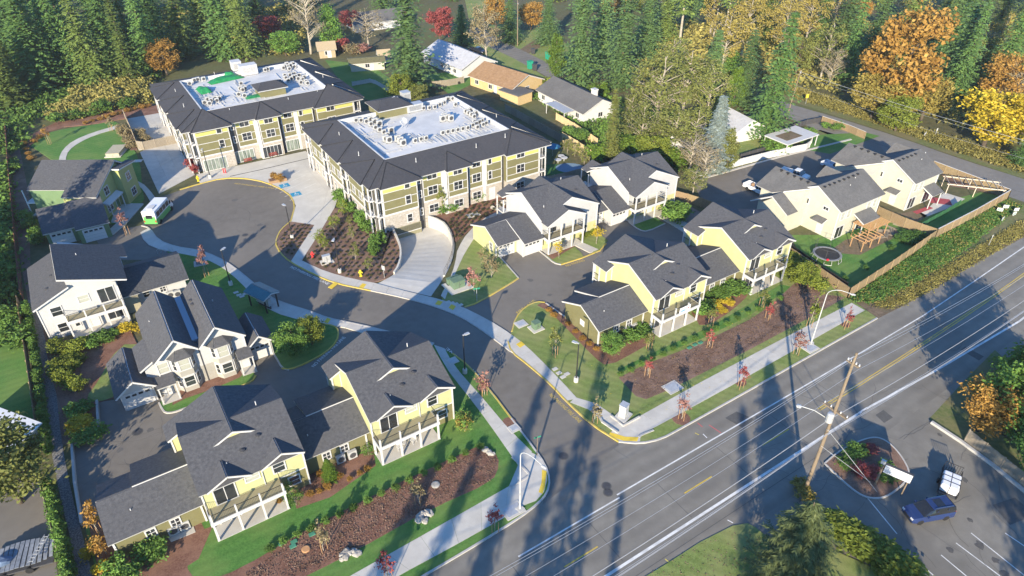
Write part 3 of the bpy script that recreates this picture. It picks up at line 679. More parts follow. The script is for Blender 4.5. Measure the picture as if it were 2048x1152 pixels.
flat_text(LT, g(579, 535), g(655, 570), WPAINT, 0.024, 'kerb_lettering', 'white NO PARKING FIRE LANE lettering below the planted bark bed', 0.75)
flat_text(LT, g(628, 735), g(692, 675), WPAINT, 0.024, 'kerb_lettering', 'white NO PARKING FIRE LANE lettering round the lawn with the leafy tree', 0.75)
flat_text('FIRE LANE', g(960, 750), g(895, 695), WPAINT, 0.024, 'kerb_lettering', 'white FIRE LANE lettering upside down by the kerb left of the street', 0.75)
flat_text('NO PARKING', g(1133, 534), g(1170, 522), YPAINT, 0.024, 'kerb_lettering', 'yellow NO PARKING lettering by the white house lawn', 0.8)
flat_text('FIRE LANE', g(1036, 628), g(1072, 602), YPAINT, 0.024, 'kerb_lettering', 'yellow FIRE LANE lettering round the kerb of the right front lawn', 0.7)
flat_text(LT, g(468, 368), g(548, 378), YPAINT, 0.024, 'kerb_lettering', 'yellow NO PARKING FIRE LANE lettering on the far rim of the turning circle', 0.7)
for px, py, lb in ((569, 371, 'blue accessible parking symbol nearer the turning circle'), (592, 388, 'blue accessible parking symbol beside the small bark bed')):
    t = thing('parking_symbol', lb, 'parking symbol', tuple(g(px, py, 0.14)), A33)
    MB().poly([(-.9, -.8, 0), (.9, -.8, 0), (.9, .8, 0), (-.9, .8, 0)]).build('blue_square', pm('symbol_blue', (0.03, 0.25, 0.42)), t)
    m = MB()
    arc = [(0.05 + .42 * math.cos(k), -.22 + .42 * math.sin(k), 0) for k in [RAD(150 + 20 * q) for q in range(12)]]
    for p, q in zip(arc[:-1], arc[1:]):
        c = Vector((0.05, -.22, 0)); m.poly([c + (Vector(p) - c) * .75 + Vector((0, 0, .005)), Vector(p) + Vector((0, 0, .005)), Vector(q) + Vector((0, 0, .005)), c + (Vector(q) - c) * .75 + Vector((0, 0, .005))])
    m.poly([(-.12, .35, .005), (.1, .35, .005), (.1, .6, .005), (-.12, .6, .005)]); m.poly([(-.1, -.1, .005), (.05, -.1, .005), (.05, .3, .005), (-.1, .3, .005)])
    m.poly([(.05, -.1, .005), (.4, -.1, .005), (.4, .02, .005), (.05, .02, .005)]); m.poly([(.3, -.5, .005), (.42, -.5, .005), (.42, -.1, .005), (.3, -.1, .005)])
    m.build('wheelchair_figure', WPAINT, t)
# ---------------------------------------------------------------- building kit
FACE = {'f': 0.0, 'r': math.pi / 2, 'b': math.pi, 'l': -math.pi / 2}     # front = -y, right = +x
WCACHE = {}
def window(par, x, y, z, face, w, h, cols=2, rows=2, glass=None, trim=None, fw=0.13):
    """window at wall point (x, y), sill height z: a frame part with a pane sub-part per light"""
    trim = trim or WHITE; glass = glass or GLASS
    k = (round(w, 2), round(h, 2), cols, rows, trim.name, glass.name, fw)
    if k not in WCACHE:
        m = MB(); hw = w / 2
        m.box(-hw - fw, -.07, -fw, hw + fw, .02, 0); m.box(-hw - fw, -.07, h, hw + fw, .02, h + fw)
        m.box(-hw - fw, -.065, 0, -hw, .02, h); m.box(hw, -.065, 0, hw + fw, .02, h)
        cw = w / cols; rh = h / rows
        for c in range(1, cols): m.box(-hw + c * cw - .035, -.055, 0, -hw + c * cw + .035, .02, h)
        for r in range(1, rows): m.box(-hw, -.05, r * rh - .03, hw, .02, r * rh + .03)
        p = MB().box(-cw / 2 + .03, -.03, .025, cw / 2 - .03, -.01, rh - .025)
        WCACHE[k] = (m.mesh('window', trim), p.mesh('pane', glass), cw, rh)
    fm, pmesh, cw, rh = WCACHE[k]
    o = link('window', fm, par, (x, y, z), FACE[face] if isinstance(face, str) else face)
    for c in range(cols):
        for r in range(rows): link('pane', pmesh, o, (-w / 2 + (c + .5) * cw, 0, r * rh))
    return o
def slider(par, x, y, z, face, w=1.8, h=2.05):
    o = window(par, x, y, z, face, w, h, 2, 1, GLASS, WHITE, 0.12); o.name = 'sliding_door'; return o
GCACHE = {}
def garage_door(par, x, y, z, face, w=2.9, h=2.2, lights=4, mat=None):
    mat = mat or WHITE
    k = (w, h, lights, mat.name)
    if k not in GCACHE:
        m = MB(); hw = w / 2
        m.box(-hw - .14, -.07, 0, -hw, .02, h); m.box(hw, -.07, 0, hw + .14, .02, h); m.box(-hw - .14, -.075, h, hw + .14, .02, h + .16)
        ph = h / 4
        p = MB().box(-hw, -.03, .015, hw, .0, ph - .015)
        lw = w / lights
        gl_ = MB().box(-lw * .34, -.045, ph * .22, lw * .34, -.02, ph * .78)
        GCACHE[k] = (m.mesh('garage_door', WHITE), p.mesh('door_panel', mat), gl_.mesh('pane', GLASS), ph, lw)
    fm, dp, pn, ph, lw = GCACHE[k]
    o = link('garage_door', fm, par, (x, y, z), FACE[face])
    for r in range(4): link('door_panel', dp, o, (0, 0, r * ph))
    for c in range(lights): link('pane', pn, o, (-w / 2 + (c + .5) * lw, 0, 3 * ph))
    return o
def door(par, x, y, z, face, w=0.95, h=2.1, mat=None):
    o = MB().box(-w / 2 - .1, -.06, 0, -w / 2, .02, h).box(w / 2, -.06, 0, w / 2 + .1, .02, h).box(-w / 2 - .1, -.062, h, w / 2 + .1, .02, h + .1).build('door', WHITE, par, (x, y, z), FACE[face])
    MB().box(-w / 2, -.035, 0.01, w / 2, 0, h).build('door_leaf', mat or WHITE, o)
    MB().box(w / 2 - .15, -.08, 1.0, w / 2 - .08, -.035, 1.06).build('handle', STEEL, o)
    return o
def roof(par, polys, mat=None, th=0.07, fascia=WHITE):
    """roof planes, each with its shingle slab and a white fascia board under its edges"""
    for p in polys:
        MB().slab(p, th, 0.16).build('roof_plane', mat or ROOF, par)
        if fascia: MB().slab(p, 0.2, 0.085).build('fascia', fascia, par)
def railing(par, pts, z, h=1.02, mat=None, gap=0.14):
    m = MB()
    for a, b in zip(pts[:-1], pts[1:]):
        a = Vector((a[0], a[1], 0)); b = Vector((b[0], b[1], 0)); L = (b - a).length
        m.tube(a + Vector((0, 0, z + h)), b + Vector((0, 0, z + h)), .035, n=4); m.tube(a + Vector((0, 0, z + .1)), b + Vector((0, 0, z + .1)), .025, n=4)
        for k in range(1, int(L / gap)):
            p = a.lerp(b, k * gap / L); m.tube((p.x, p.y, z + .1), (p.x, p.y, z + h), .012, n=3, caps=False)
    return m.build('railing', mat or BLACK, par)
def post(par, x, y, z0, z1, w=0.2, mat=None, name='post'):
    return MB().box(x - w / 2, y - w / 2, z0, x + w / 2, y + w / 2, z1).build(name, mat or WHITE, par)
def corner_trim(par, pts, z0, z1, w=0.16, mat=None):
    for x, y in pts: MB().box(x - w / 2, y - w / 2, z0, x + w / 2, y + w / 2, z1).build('corner_trim', mat or WHITE, par)
def vents(par, pts, mat=None):
    for x, y, z in pts: MB().lathe([(.18, -.1), (.18, .14), (.27, .15), (.27, .24), (.05, .3)], 8).build('roof_vent', mat or BLACK, par, (x, y, z))
def pipes(par, pts, h=0.5):
    for x, y, z in pts: MB().tube((0, 0, 0), (0, 0, h), .055, n=6).tube((0, 0, 0), (0, 0, .1), .12, .06, n=6).build('vent_pipe', WHITE, par, (x, y, z))

# ---------------------------------------------------------------- the four yellow houses along the road
def yellow_house(u0, label, w_wing, rear, wing_end, banner=False):
    t = thing('yellow_house', label, 'house', tuple(uv(u0, 51.0)), A33, 'yellow houses along the main road')
    W = 9.8; zr = 7.95; ze = 5.4; yr = 5.3
    MB().box(0, 0, 0, W, 10.6, 2.75).build('lower_wall', OLIVE, t)
    mz = lambda y: ze + .44 * (y + .5) if y < yr else zr - .44 * (y - yr)
    up = MB().extr([(0.0, 2.75), (10.6, 2.75), (10.6, 5.45), (yr, zr - .1), (0.0, ze + .15)], 'x', 0.003, W - .003)
    up.extr([(-1.0, 2.75), (W - .03, 2.75), (W - .03, 5.4), (4.45, 7.95), (-1.0, 5.4)], 'y', 8.6, rear - .4)
    up.poly([(2.5, 3.5, 6.9), (6.4, 3.5, 6.9), (4.45, 3.5, 7.95)])
    up.build('upper_wall', YSIDE, t)
    roof(t, [[(-.2, -.5, ze), (W + .15, -.5, ze), (W + .15, yr, zr), (-.2, yr, zr)],
             [(-.2, yr, zr), (W + .15, yr, zr), (W + .15, 10.6, 5.62), (-.05, 10.6, 5.62)],
             [(4.45, 3.2, 8.05), (4.45, rear, 8.05), (-1.3, rear, 5.35), (-1.3, 8.3, 5.35), (.2, 8.3, 6.06), (2.4, 3.2, 7.09)],
             [(4.45, 3.2, 8.05), (6.5, 3.2, 7.09), (W + .1, 5.3, 5.5), (W + .1, rear, 5.5), (4.45, rear, 8.05)]])
    for (xl, xr) in ((0.5, 4.7), (5.6, 9.95)):
        xm = (xl + xr) / 2; za = ze + (xr - xl) / 2 * .5; yb = -.5 + (za - ze) / .44
        roof(t, [[(xl, -.62, ze), (xm, -.62, za), (xm, yb, za)], [(xr, -.62, ze), (xm, yb, za), (xm, -.62, za)]])
        MB().extr([(xl + .35, ze - .25), (xr - .35, ze - .25), (xr - .35, ze + .1), (xm, za - .08), (xl + .35, ze + .1)], 'y', -.07, .2).build('gable', YSIDE, t)
    # front doors, windows and trims
    slider(t, 2.0, 0, 2.85, 'f', 1.9, 2.05)
    window(t, 4.7, 0, 4.15, 'f', 1.25, .85, 1, 2, BLIND); window(t, 7.3, -.01, 3.75, 'f', 1.1, 1.35, 1, 2)
    slider(t, 1.7, 0, .15, 'f', 1.9, 2.05); window(t, 4.6, 0, 1.1, 'f', 1.2, 1.0, 1, 2); window(t, 8.4, 0, 1.1, 'f', 1.0, 1.1, 1, 2)
    MB().box(5.62, -.1, 2.8, 5.7, -.02, 5.3).build('downspout', WHITE, t)
    MB().box(6.95, -.03, 2.68, W, .0, 2.82).build('band_board', WHITE, t)
    corner_trim(t, [(0, 0), (W, 0), (0, 8.6), (W, 10.6)], 0, 5.4)
    corner_trim(t, [(-1.0, 8.6), (-1.0, rear - .4)], 2.75, 5.4)
    MB().box(3.9, -.06, 4.55, 4.02, -.01, 4.8).build('wall_lamp', BLACK, t)
    # two storey porch
    MB().box(-.05, -1.95, .1, 7.05, -.0, .16).build('patio_slab', CONC, t)
    MB().box(0, -1.85, 2.66, 7, 0, 2.8).build('deck', DECK, t)
    MB().box(-.1, -1.97, 2.42, 7.1, -1.85, 2.84).box(-.1, -1.85, 2.42, 0.0, -.09, 2.84).box(7, -1.85, 2.42, 7.1, -.0, 2.84).build('deck_beam', WHITE, t)
    for x in (.1, 2.4, 4.7, 6.9):
        post(t, x, -1.82, 0.1, 2.42, .19); post(t, x, -1.88, 2.842, 3.95, .17)
    post(t, .05, -.12, 0.1, 2.42, .15)
    railing(t, [(.05, -.1), (.05, -1.88), (7.0, -1.88), (7.0, -.1)], 2.82)
    vents(t, [(4.7, 1.8, 6.5), (6.5, 2.6, 6.85)], DGREY); pipes(t, [(7.5, 6.0, 7.65)], .7); pipes(t, [(3.0, 1.2, 6.2)], .3)
    # single storey wing with garages behind
    zw, zb = 4.6, 2.8
    MB().extr([(1.2, 0), (8.5, 0), (8.5, 2.8), (4.85, zw - .1), (1.2, 2.8)], 'x', -w_wing, -.004).build('wing_wall', OLIVE, t)
    e = 0.35 if wing_end else 0.0
    roof(t, [[(-w_wing - e, .8, zb), (-.01, .8, zb), (-.01, 4.85, zw), (-w_wing - e, 4.85, zw)],
             [(-w_wing - e, 4.85, zw), (-5.3, 4.85, zw), (-5.3, 8.9, zb), (-w_wing - e, 8.9, zb)],
             [(-5.35, 4.85, zw + .12), (-.01, 4.85, zw + .12), (-.01, 10.1, 2.7), (-5.35, 10.1, 2.7)]])
    MB().extr([(8.4, 0), (9.7, 0), (9.7, 2.75), (8.4, 3.2)], 'x', -5.0, -.1).build('garage_wall', OLIVE, t)
    garage_door(t, -2.4, 9.7, 0.02, 'b', 2.9, 2.2); garage_door(t, -6.3, 8.5, 0.02, 'b', 2.4, 2.2)
    window(t, -2.9, 1.2, 1.25, 'f', .75, .95, 2, 2); window(t, -5.1 if w_wing > 7.9 else -4.9, 1.2, 1.25, 'f', .75, .95, 2, 2)
    corner_trim(t, [(-w_wing, 1.2), (-.4, 1.2)], 0, 2.8, .18)
    if wing_end:
        MB().box(-w_wing - .05, 4.2, 1.3, -w_wing, 5.1, 2.2).build('vent_louvre', WHITE, t)
    pipes(t, [(-6.0, 2.9, 3.75)], .35)
    if rear > 11.1:                                # rear corner balcony
        post(t, -1.15, rear - .2, .1, 5.3, .16); post(t, -1.15, 9.9, .1, 5.3, .16)
        MB().box(-1.2, 9.8, 2.66, 0, rear - .1, 2.82).build('balcony_floor', WHITE, t); railing(t, [(-1.15, 9.9), (-1.15, rear - .2)], 2.82)
    slider(t, 4.4, rear - .4, 2.9, 'b', 1.8, 2.0)
    return t
yellow_house(-1.95, 'yellow house at the bottom left with a long charcoal garage wing and two storey porch', 8.2, 10.9, True)
yellow_house(15.25, 'yellow house with patio chairs under its porch, left of the estate street', 7.3, 10.9, False)
HOUSE_H = yellow_house(55.5, 'yellow house with a white banner on its balcony, right of the estate street', 8.1, 11.4, True)
yellow_house(73.4, 'yellow house nearest the wooden fence and trampoline yard', 8.0, 11.5, False)
t = thing('banner', 'white cloth banner with blue print hung on the balcony railing', 'banner', tuple(uv(55.5, 51.0)), A33)
MB().box(3.0, -2.03, 2.9, 5.0, -2.01, 3.75).build('cloth', pm('banner_cloth', (.66, .66, .68), (.72, .72, .74)), t)
MB().box(3.25, -2.036, 3.05, 4.1, -2.03, 3.3).build('printed_band', pm('banner_blue', (.12, .28, .5)), t)
MB().lathe([(.15, 0), (.15, .006)], 12).build('printed_emblem', pm('banner_red', (.5, .12, .12)), t).matrix_local = Matrix.Translation((4.6, -2.032, 3.35)) @ Matrix.Rotation(math.pi / 2, 4, 'X')

# ---------------------------------------------------------------- the two white and yellow houses round the inner court
def court_house(u0, label, w_wing, first):
    t = thing('white_house', label, 'house', tuple(uv(u0, 76.0)), A33, 'white houses round the inner court')
    W = 11.1; ze = 5.4; zr = 8.0; yr = 5.6
    MB().box(0, 0, 0, W, 10.5, 2.3).build('lower_wall', YSIDE, t)
    up = MB().extr([(0.0, 2.3), (10.5, 2.3), (10.5, 5.45), (yr, zr - .1), (0.0, ze + .1)], 'x', .003, W - .003)
    up.extr([(0.01, 2.3), (W - .01, 2.3), (W - .01, 5.4), (5.5, 7.95), (.01, 5.4)], 'y', -.004, 8.4)
    up.build('upper_wall', WSIDE, t)
    roof(t, [[(-.25, -.3, ze), (5.5, 5.6, zr), (-.25, 5.6, zr)], [(W + .1, -.3, ze), (W + .1, 5.6, zr), (5.5, 5.6, zr)],
             [(-.25, 5.6, zr), (W + .1, 5.6, zr), (W + .1, 11, 5.6), (-.1, 11, 5.6)],
             [(5.5, 8.8, 8.1), (5.5, -.25, 8.1), (3.75, -.25, 7.24), (3.6, -2.0, 7.17), (-.3, -2.0, 5.3), (-.3, -.3, 5.3), (0.3, .4, 5.6), (.3, 8.8, 5.6)],
             [(5.5, 8.8, 8.1), (W + .1, 8.8, 5.45), (W + .1, 6.0, 5.45), (W + .1, -.35, 5.42), (5.5, -.25, 8.1)],
             [(3.6, -2.0, 7.17), (3.6, -.02, 7.17), (7.2, -.02, 5.5), (7.2, -2.0, 5.5)],
             [(-.9, 10.3, 5.3), (-.9, 12, 5.3), (1.6, 12, 6.4), (1.6, 9, 6.4)]])
    MB().extr([(0.1, 5.0), (6.9, 5.0), (6.9, 5.55), (3.6, 7.05), (.1, 5.4)], 'y', -1.9, -1.75).build('porch_gable', WSIDE, t)
    MB().box(0, -1.9, .1, 7.0, 0, .16).build('patio_slab', CONC, t)
    MB().box(0, -1.82, 2.66, 7, 0, 2.8).build('deck', DECK, t)
    MB().box(-.1, -1.94, 2.42, 7.1, -1.82, 2.84).box(-.1, -1.82, 2.42, 0.0, -.02, 2.84).box(7, -1.82, 2.42, 7.1, -.02, 2.84).build('deck_beam', WHITE, t)
    for x in (.1, 2.4, 4.7, 6.9): post(t, x, -1.8, .1, 2.42, .19); post(t, x, -1.85, 2.842, 5.0, .19)
    railing(t, [(.05, -.1), (.05, -1.85), (6.95, -1.85), (6.95, -.1)], 2.82)
    slider(t, 2.0, -.004, 2.85, 'f', 1.7, 2.0); window(t, 3.7, -.004, 3.7, 'f', .55, 1.2, 1, 2); window(t, 4.9, -.004, 3.7, 'f', 1.0, 1.2, 2, 2); window(t, 6.3, -.004, 3.7, 'f', .55, 1.1, 1, 2)
    window(t, 1.4, 0, 1.0, 'f', .6, 1.1, 1, 2); window(t, 3.0, 0, .8, 'f', 1.6, 1.3, 3, 2); door(t, 5.2, 0, .12, 'f')
    window(t, 8.2, -.004, 3.9, 'f', .6, .8, 1, 2); window(t, 8.6, 0, .8, 'f', .9, 1.3, 1, 2)
    corner_trim(t, [(0, 0), (W, 0), (W, 10.5)], 0, 5.4)
    pipes(t, [(8.2, 6.4, 7.7), (1.6, 1.9, 6.4)], .5); vents(t, [(8.9, 3.2, 6.95)], DGREY)
    # garage wing
    s = -3.55
    if first:
        MB().extr([(1.9, 0), (9.0, 0), (9.0, 2.8), (5, 4.5), (1.9, 2.8)], 'x', -w_wing, s - .01).build('garage_wall', YSIDE, t)
        roof(t, [[(-w_wing - .3, .9, 2.75), (s - .02, .9, 2.75), (s - .02, 4.7, 4.5), (-w_wing - .3, 4.7, 4.5)]])
        garage_door(t, (-w_wing + s) / 2, 1.9, 0.02, 'f', 2.7, 2.15); window(t, -w_wing, 3.4, 1.0, 'l', .7, 1.2, 2, 2)
        corner_trim(t, [(-w_wing, 1.9), (s, .0)], 0, 2.8, .18)
    else:
        MB().extr([(1.9, 0), (9.0, 0), (9.0, 2.8), (5, 4.5), (1.9, 2.8)], 'x', -w_wing, s - .01).build('garage_wall', YSIDE, t)
        roof(t, [[(-w_wing + .1, .9, 2.75), (s - .02, .9, 2.75), (s - .02, 4.7, 4.5), (-w_wing + .1, 4.7, 4.5)]])
        garage_door(t, (-w_wing + s) / 2, 1.9, 0.02, 'f', 2.5, 2.15)
    MB().extr([(0.05, 0), (9.0, 0), (9.0, 2.8), (4.7, 4.5), (.05, 2.8)], 'x', s, -.004).build('garage_wall', WSIDE, t)
    roof(t, [[(s - .25, -.75, 2.72), (-.01, -.75, 2.72), (-.01, 4.7, 4.66), (s - .25, 4.7, 4.66)], [(-w_wing - .3 * first, 4.7, 4.5), (-.01, 4.7, 4.6), (-.01, 9.3, 2.75), (-w_wing - .3 * first, 9.3, 2.7)]])
    garage_door(t, s / 2, .05, 0.02, 'f', 2.9, 2.15)
    MB().box(-.32, -.6, 1.2, -.22, -.0, 2.6).build('wing_bracket', WHITE, t)
    if True:                                       # rear left stair porch
        post(t, -1.1, 11.6, 0, 5.2, .16); post(t, -1.1, 9.6, 0, 5.2, .16); MB().box(-1.15, 9.5, 2.6, 0, 11.7, 2.78).build('balcony_floor', WHITE, t); railing(t, [(-1.1, 9.6), (-1.1, 11.6)], 2.8)
    return t
court_house(55.0, 'white house with yellow base and two garages beside the corner lawn', 7.4, True)
court_house(72.9, 'white house with yellow base farthest back in the inner court', 6.75, False)

# ---------------------------------------------------------------- the white twin house with bay windows
t = thing('twin_house', 'white twin gabled house with grey panels and stacked bay windows', 'house', tuple(uv(0, 73.3)), A33)
zr, ze = 8.0, 5.45
MB().box(-2.1, 0, 0, 8.0 - .05, 10.3, 2.6).build('lower_wall', GREY_S, t)
up = MB().extr([(-2.05, 2.6), (2.72, 2.6), (2.72, 5.4), (.44, 7.9), (-2.05, 5.5)], 'y', -.003, 10.3)
up.extr([(2.7, 2.6), (7.9, 2.6), (7.9, 5.4), (5.04, 7.9), (2.7, 5.4)], 'y', -.006, 10.303)
up.extr([(-3.4, 2.6), (-2.0, 2.6), (-2.0, 5.4), (-3.4, 4.5)], 'y', .4, 4.8); up.build('upper_wall', WSIDE, t)
MB().box(-3.38, .4, 0, -2.1, 4.8, 2.6).build('lower_wall', GREY_S, t)
roof(t, [[(-2.4, 4.9, ze), (-2.4, 11, ze), (.44, 11, zr), (.44, 4.9, zr)], [(-2.2, -.9, ze + .18), (-2.2, 4.9, ze + .18), (.44, 4.9, zr), (.44, -.9, zr)],
         [(.44, -.9, zr), (.44, 11, zr), (2.72, 11, 5.75), (2.72, -.9, 5.75)], [(5.04, -.95, zr), (5.04, 11.0, zr), (2.76, 11.0, 5.72), (2.76, -.95, 5.72)],
         [(5.04, -.95, zr), (5.04, 11, zr), (8.15, 11, ze), (8.15, -.95, ze)], [(-3.9, .0, 4.55), (-2.0, .0, 5.62), (-2.0, 5.2, 5.62), (-3.9, 5.2, 4.55)]])
MB().extr([(2.35, 6.3), (3.15, 6.3), (2.75, 5.85)], 'y', .5, 10.9).build('valley_gutter', pm('valley_metal', (.25, .3, .36), rough=.4, metal=.3), t)
def bay(x):
    m = MB(); P = [(-1.3, 0), (-.75, -.75), (.75, -.75), (1.3, 0)]
    m.prism([(x + a, b) for a, b in P], .25, 5.2).build('bay', WSIDE, t)
    [MB().prism([(x + a * 1.01, b * 1.015) for a, b in P], z0, z1).build('bay_panel', GREY_S, t) for z0, z1 in ((.1, .9), (2.55, 3.3))]
    roof(t, [[(x - 1.6, -.05, 5.15), (x - .9, -1.05, 5.15), (x - .4, -.0, 5.9)], [(x - .9, -1.05, 5.15), (x + .9, -1.05, 5.15), (x + .4, 0, 5.9), (x - .4, 0, 5.9)], [(x + .9, -1.05, 5.15), (x + 1.6, -.05, 5.15), (x + .4, 0, 5.9)]])
    for z, h in ((.95, 1.35), (3.5, 1.4)):
        window(t, x, -.755, z, 'f', 1.1, h, 1, 2, BLIND if z > 3 else GLASS)
        window(t, x - 1.035, -.385, z, -math.atan2(.75, .55), .5, h, 1, 2); window(t, x + 1.035, -.385, z, math.atan2(.75, .55), .5, h, 1, 2)
bay(.75); bay(5.2)
window(t, -1.5, 0, 3.5, 'f', 1.1, 1.35, 1, 2, BLIND); MB().box(2.68, -.06, .1, 2.8, -.0, 5.4).build('party_line', DGREY, t)
for xa, xb in ((-2.9, -.75), (6.5, 8.3)):
    roof(t, [[(xa, -1.5, 2.5), (xb, -1.5, 2.5), (xb, .05, 3.1), (xa, .05, 3.1)]]); door(t, (xa + xb) / 2, -.002, .12, 'f'); MB().box(xa, -1.6, .0, xb, -.02, .14).build('stoop', CONC, t)
    post(t, xa + .15, -1.35, .1, 2.45, .14); post(t, xb - .15, -1.35, .1, 2.45, .14)
roof(t, [[(-7.15, -1.1, 2.75), (-4.95, -1.1, 4.4), (-4.95, 6.3, 4.4), (-7.15, 6.3, 2.75)], [(-4.95, -1.1, 4.4), (-2.75, -1.1, 2.75), (-2.75, 6.3, 2.75), (-4.95, 6.3, 4.4)],
         [(7.9, -.3, 2.75), (9.6, -.3, 4.2), (9.6, 5.6, 4.2), (7.9, 5.6, 2.75)], [(9.6, -.3, 4.2), (11.4, -.3, 2.75), (11.4, 5.6, 2.75), (9.6, 5.6, 4.2)]])
MB().extr([(-6.75, 0), (-3.15, 0), (-3.15, 2.75), (-4.95, 4.3), (-6.75, 2.75)], 'y', -.1, 6).build('garage_wall', WSIDE, t); MB().extr([(8.15, 0), (11.1, 0), (11.1, 2.8), (9.6, 4.1), (8.15, 2.8)], 'y', .8, 5.4).build('garage_wall', WSIDE, t)
garage_door(t, -4.95, -.1, .02, 'f', 2.8, 2.15); garage_door(t, 9.6, .8, .02, 'f', 2.4, 2.1)
corner_trim(t, [(-2.1, 0), (7.95, 0)], 0, 5.4); pipes(t, [(-1.2, 6.5, 6.5), (6.3, 6.0, 7.0)], .4); vents(t, [(4.0, 7.6, 7.1), (4.0, 6.6, 7.1)], DGREY)

# ---------------------------------------------------------------- the tall white house with opposed shed roofs
t = thing('shed_roof_house', 'white house with two opposed shed roofs and a striped dark tile slope', 'house', tuple(uv(-13.1, 93.0)), A33)
TILE = pm('shingle_blue_dark', (0.045, 0.048, 0.056), (0.078, 0.082, 0.092), 3.4, 0.8, 0.5, 14, wave=('X', 0.42, 0.6))
low = MB().extr([(0, 0), (9.6, 0), (9.6, 6.0), (4.3, 8.4), (4.3, 7.2), (0, 5.3)], 'y', 0, 11.0); low.build('wall', WSIDE, t)
roof(t, [[(-.35, -.5, 5.2), (4.35, -.5, 7.3), (4.35, 11.4, 7.3), (-.35, 11.4, 5.2)]], ROOF)
roof(t, [[(3.5, -1.1, 9.0), (11.0, -1.1, 6.4), (11.0, 5.6, 6.4), (3.5, 5.6, 9.0)], [(3.5, 5.6, 9.0), (11.9, 5.6, 6.1), (11.9, 9.4, 6.1), (3.5, 9.4, 9.0)]], TILE)
MB().extr([(4.2, 7.3), (9.6, 6.1), (9.6, 6.75), (4.2, 8.65)], 'y', -.004, 9.2).build('upper_wall', WSIDE, t)
MB().extr([(9.6, 3.5), (11.0, 3.5), (11.0, 6.2), (9.6, 6.5)], 'y', 6.2, 9.0).build('side_wall', WSIDE, t)
window(t, 2.0, 0, 3.4, 'f', 1.2, 1.3, 1, 2); window(t, 2.0, 0, .8, 'f', 1.2, 1.3, 1, 2); window(t, 5.4, 0, 4.3, 'f', 1.2, 1.0, 1, 2, BLIND); slider(t, 8.1, -.004, 3.4, 'f', 1.9, 2.1)
slider(t, 8.2, 0, .5, 'f', 1.8, 1.7); door(t, 5.6, 0, .12, 'f'); window(t, 3.6, 0, 1.0, 'f', .5, 1.0, 1, 2)
MB().box(2.6, -1.55, .1, 9.7, 0, .16).build('patio_slab', CONC, t); MB().box(2.7, -1.5, 2.75, 9.6, 0, 2.9).build('deck', DECK, t)
MB().box(2.6, -1.62, 2.5, 9.7, -1.5, 2.92).box(2.6, -1.5, 2.5, 2.7, -.01, 2.92).box(9.6, -1.5, 2.5, 9.7, -.01, 2.92).build('deck_beam', WHITE, t)
for x in (2.75, 5.0, 7.3, 9.55): post(t, x, -1.5, .1, 2.5, .19); post(t, x, -1.54, 2.922, 4.0, .17)
railing(t, [(2.7, -.1), (2.7, -1.54), (9.6, -1.54), (9.6, -.1)], 2.92)
MB().extr([(1.8, 0), (9, 0), (9, 2.8), (5.2, 4.5), (1.8, 2.8)], 'x', 9.61, 17.9).build('wing_wall', WSIDE, t)
roof(t, [[(9.62, .7, 2.75), (18.4, .7, 2.75), (18.4, 5.1, 4.6), (9.62, 5.1, 4.6)], [(9.62, 5.1, 4.6), (18.4, 5.1, 4.6), (18.4, 9.5, 2.75), (9.62, 9.5, 2.75)]], TILE)
window(t, 12.6, 1.8, 1.2, 'f', .8, 1.0, 1, 2); window(t, 14.8, 1.8, 1.3, 'f', .7, .9, 2, 2); pipes(t, [(6.2, 6, 8.1)], .4); vents(t, [(1.8, 2.4, 6.2), (2.6, 5, 6.5)], DGREY)
corner_trim(t, [(0, 0), (9.6, 0)], 0, 5.3); MB().box(9.62, .8, 0, 11.5, 1.8, 2.7).build('entry_wall', TAUPE, t)

# ---------------------------------------------------------------- the green house by the turning circle
t = thing('green_house', 'green sided house with lime gable and shaded roof left of the turning circle', 'house', (-76.2, 103.4, 0), 0)
MB().extr([(1.2, 0), (10.6, 0), (10.6, 5.3), (7.6, 7.6), (1.2, 5.2)], 'x', -5.8, .6).build('wall', GREEN_S, t)
MB().extr([(-.6, 0), (10.0, 0), (10.0, 5.2), (7.6, 7.5), (-.6, 4.9)], 'x', .61, 6.1).extr([(6.0, 0), (10.8, 0), (10.8, 6.2), (6.0, 6.9)], 'x', 1.5, 7.4).build('gable_wall', LIME_S, t)
roof(t, [[(-6.3, 1.2, 5.2), (.6, 1.2, 5.2), (.6, 7.6, 7.8), (-6.3, 7.6, 7.8)], [(.6, -.9, 4.9), (6.5, -.9, 4.9), (6.5, 7.6, 7.9), (.6, 7.6, 7.9)], [(-6.3, 7.6, 7.8), (6.5, 7.6, 7.8), (6.5, 11.4, 5.3), (-6.3, 11.4, 5.3)],
         [(6.3, 5.6, 7.0), (7.9, 5.6, 7.0), (7.9, 11.2, 6.2), (6.3, 11.2, 6.2)]], ROOF)
window(t, 6.1, 3.0, 3.6, 'r', 1.3, 1.4, 2, 2); window(t, 7.4, 8.4, 3.8, 'r', 1.2, 1.4, 2, 2); window(t, 6.1, 2.4, .8, 'r', 1.5, 1.3, 2, 2); window(t, 7.4, 8.6, .8, 'r', 1.4, 1.3, 2, 2); door(t, 6.1, 4.9, .1, 'r', mat=GREEN_S)
roof(t, [[(6.12, .6, 3.0), (7.2, .6, 2.6), (7.2, 5.6, 2.6), (6.12, 5.6, 3.0)]], WHITE); post(t, 7.0, 1, .1, 2.5, .14); post(t, 7.0, 5.3, .1, 2.5, .14)
MB().box(-7.6, 1.6, 0.0, -5.9, 9.8, .16).build('side_porch', CONC, t)
MB().box(-7.6, 1.6, 2.5, -5.82, 9.8, 2.7).build('balcony_floor', WHITE, t); railing(t, [(-7.5, 1.7), (-7.5, 9.7)], 2.7)
for y in (1.7, 5.6, 9.7): post(t, -7.5, y, .1, 5.0, .16)
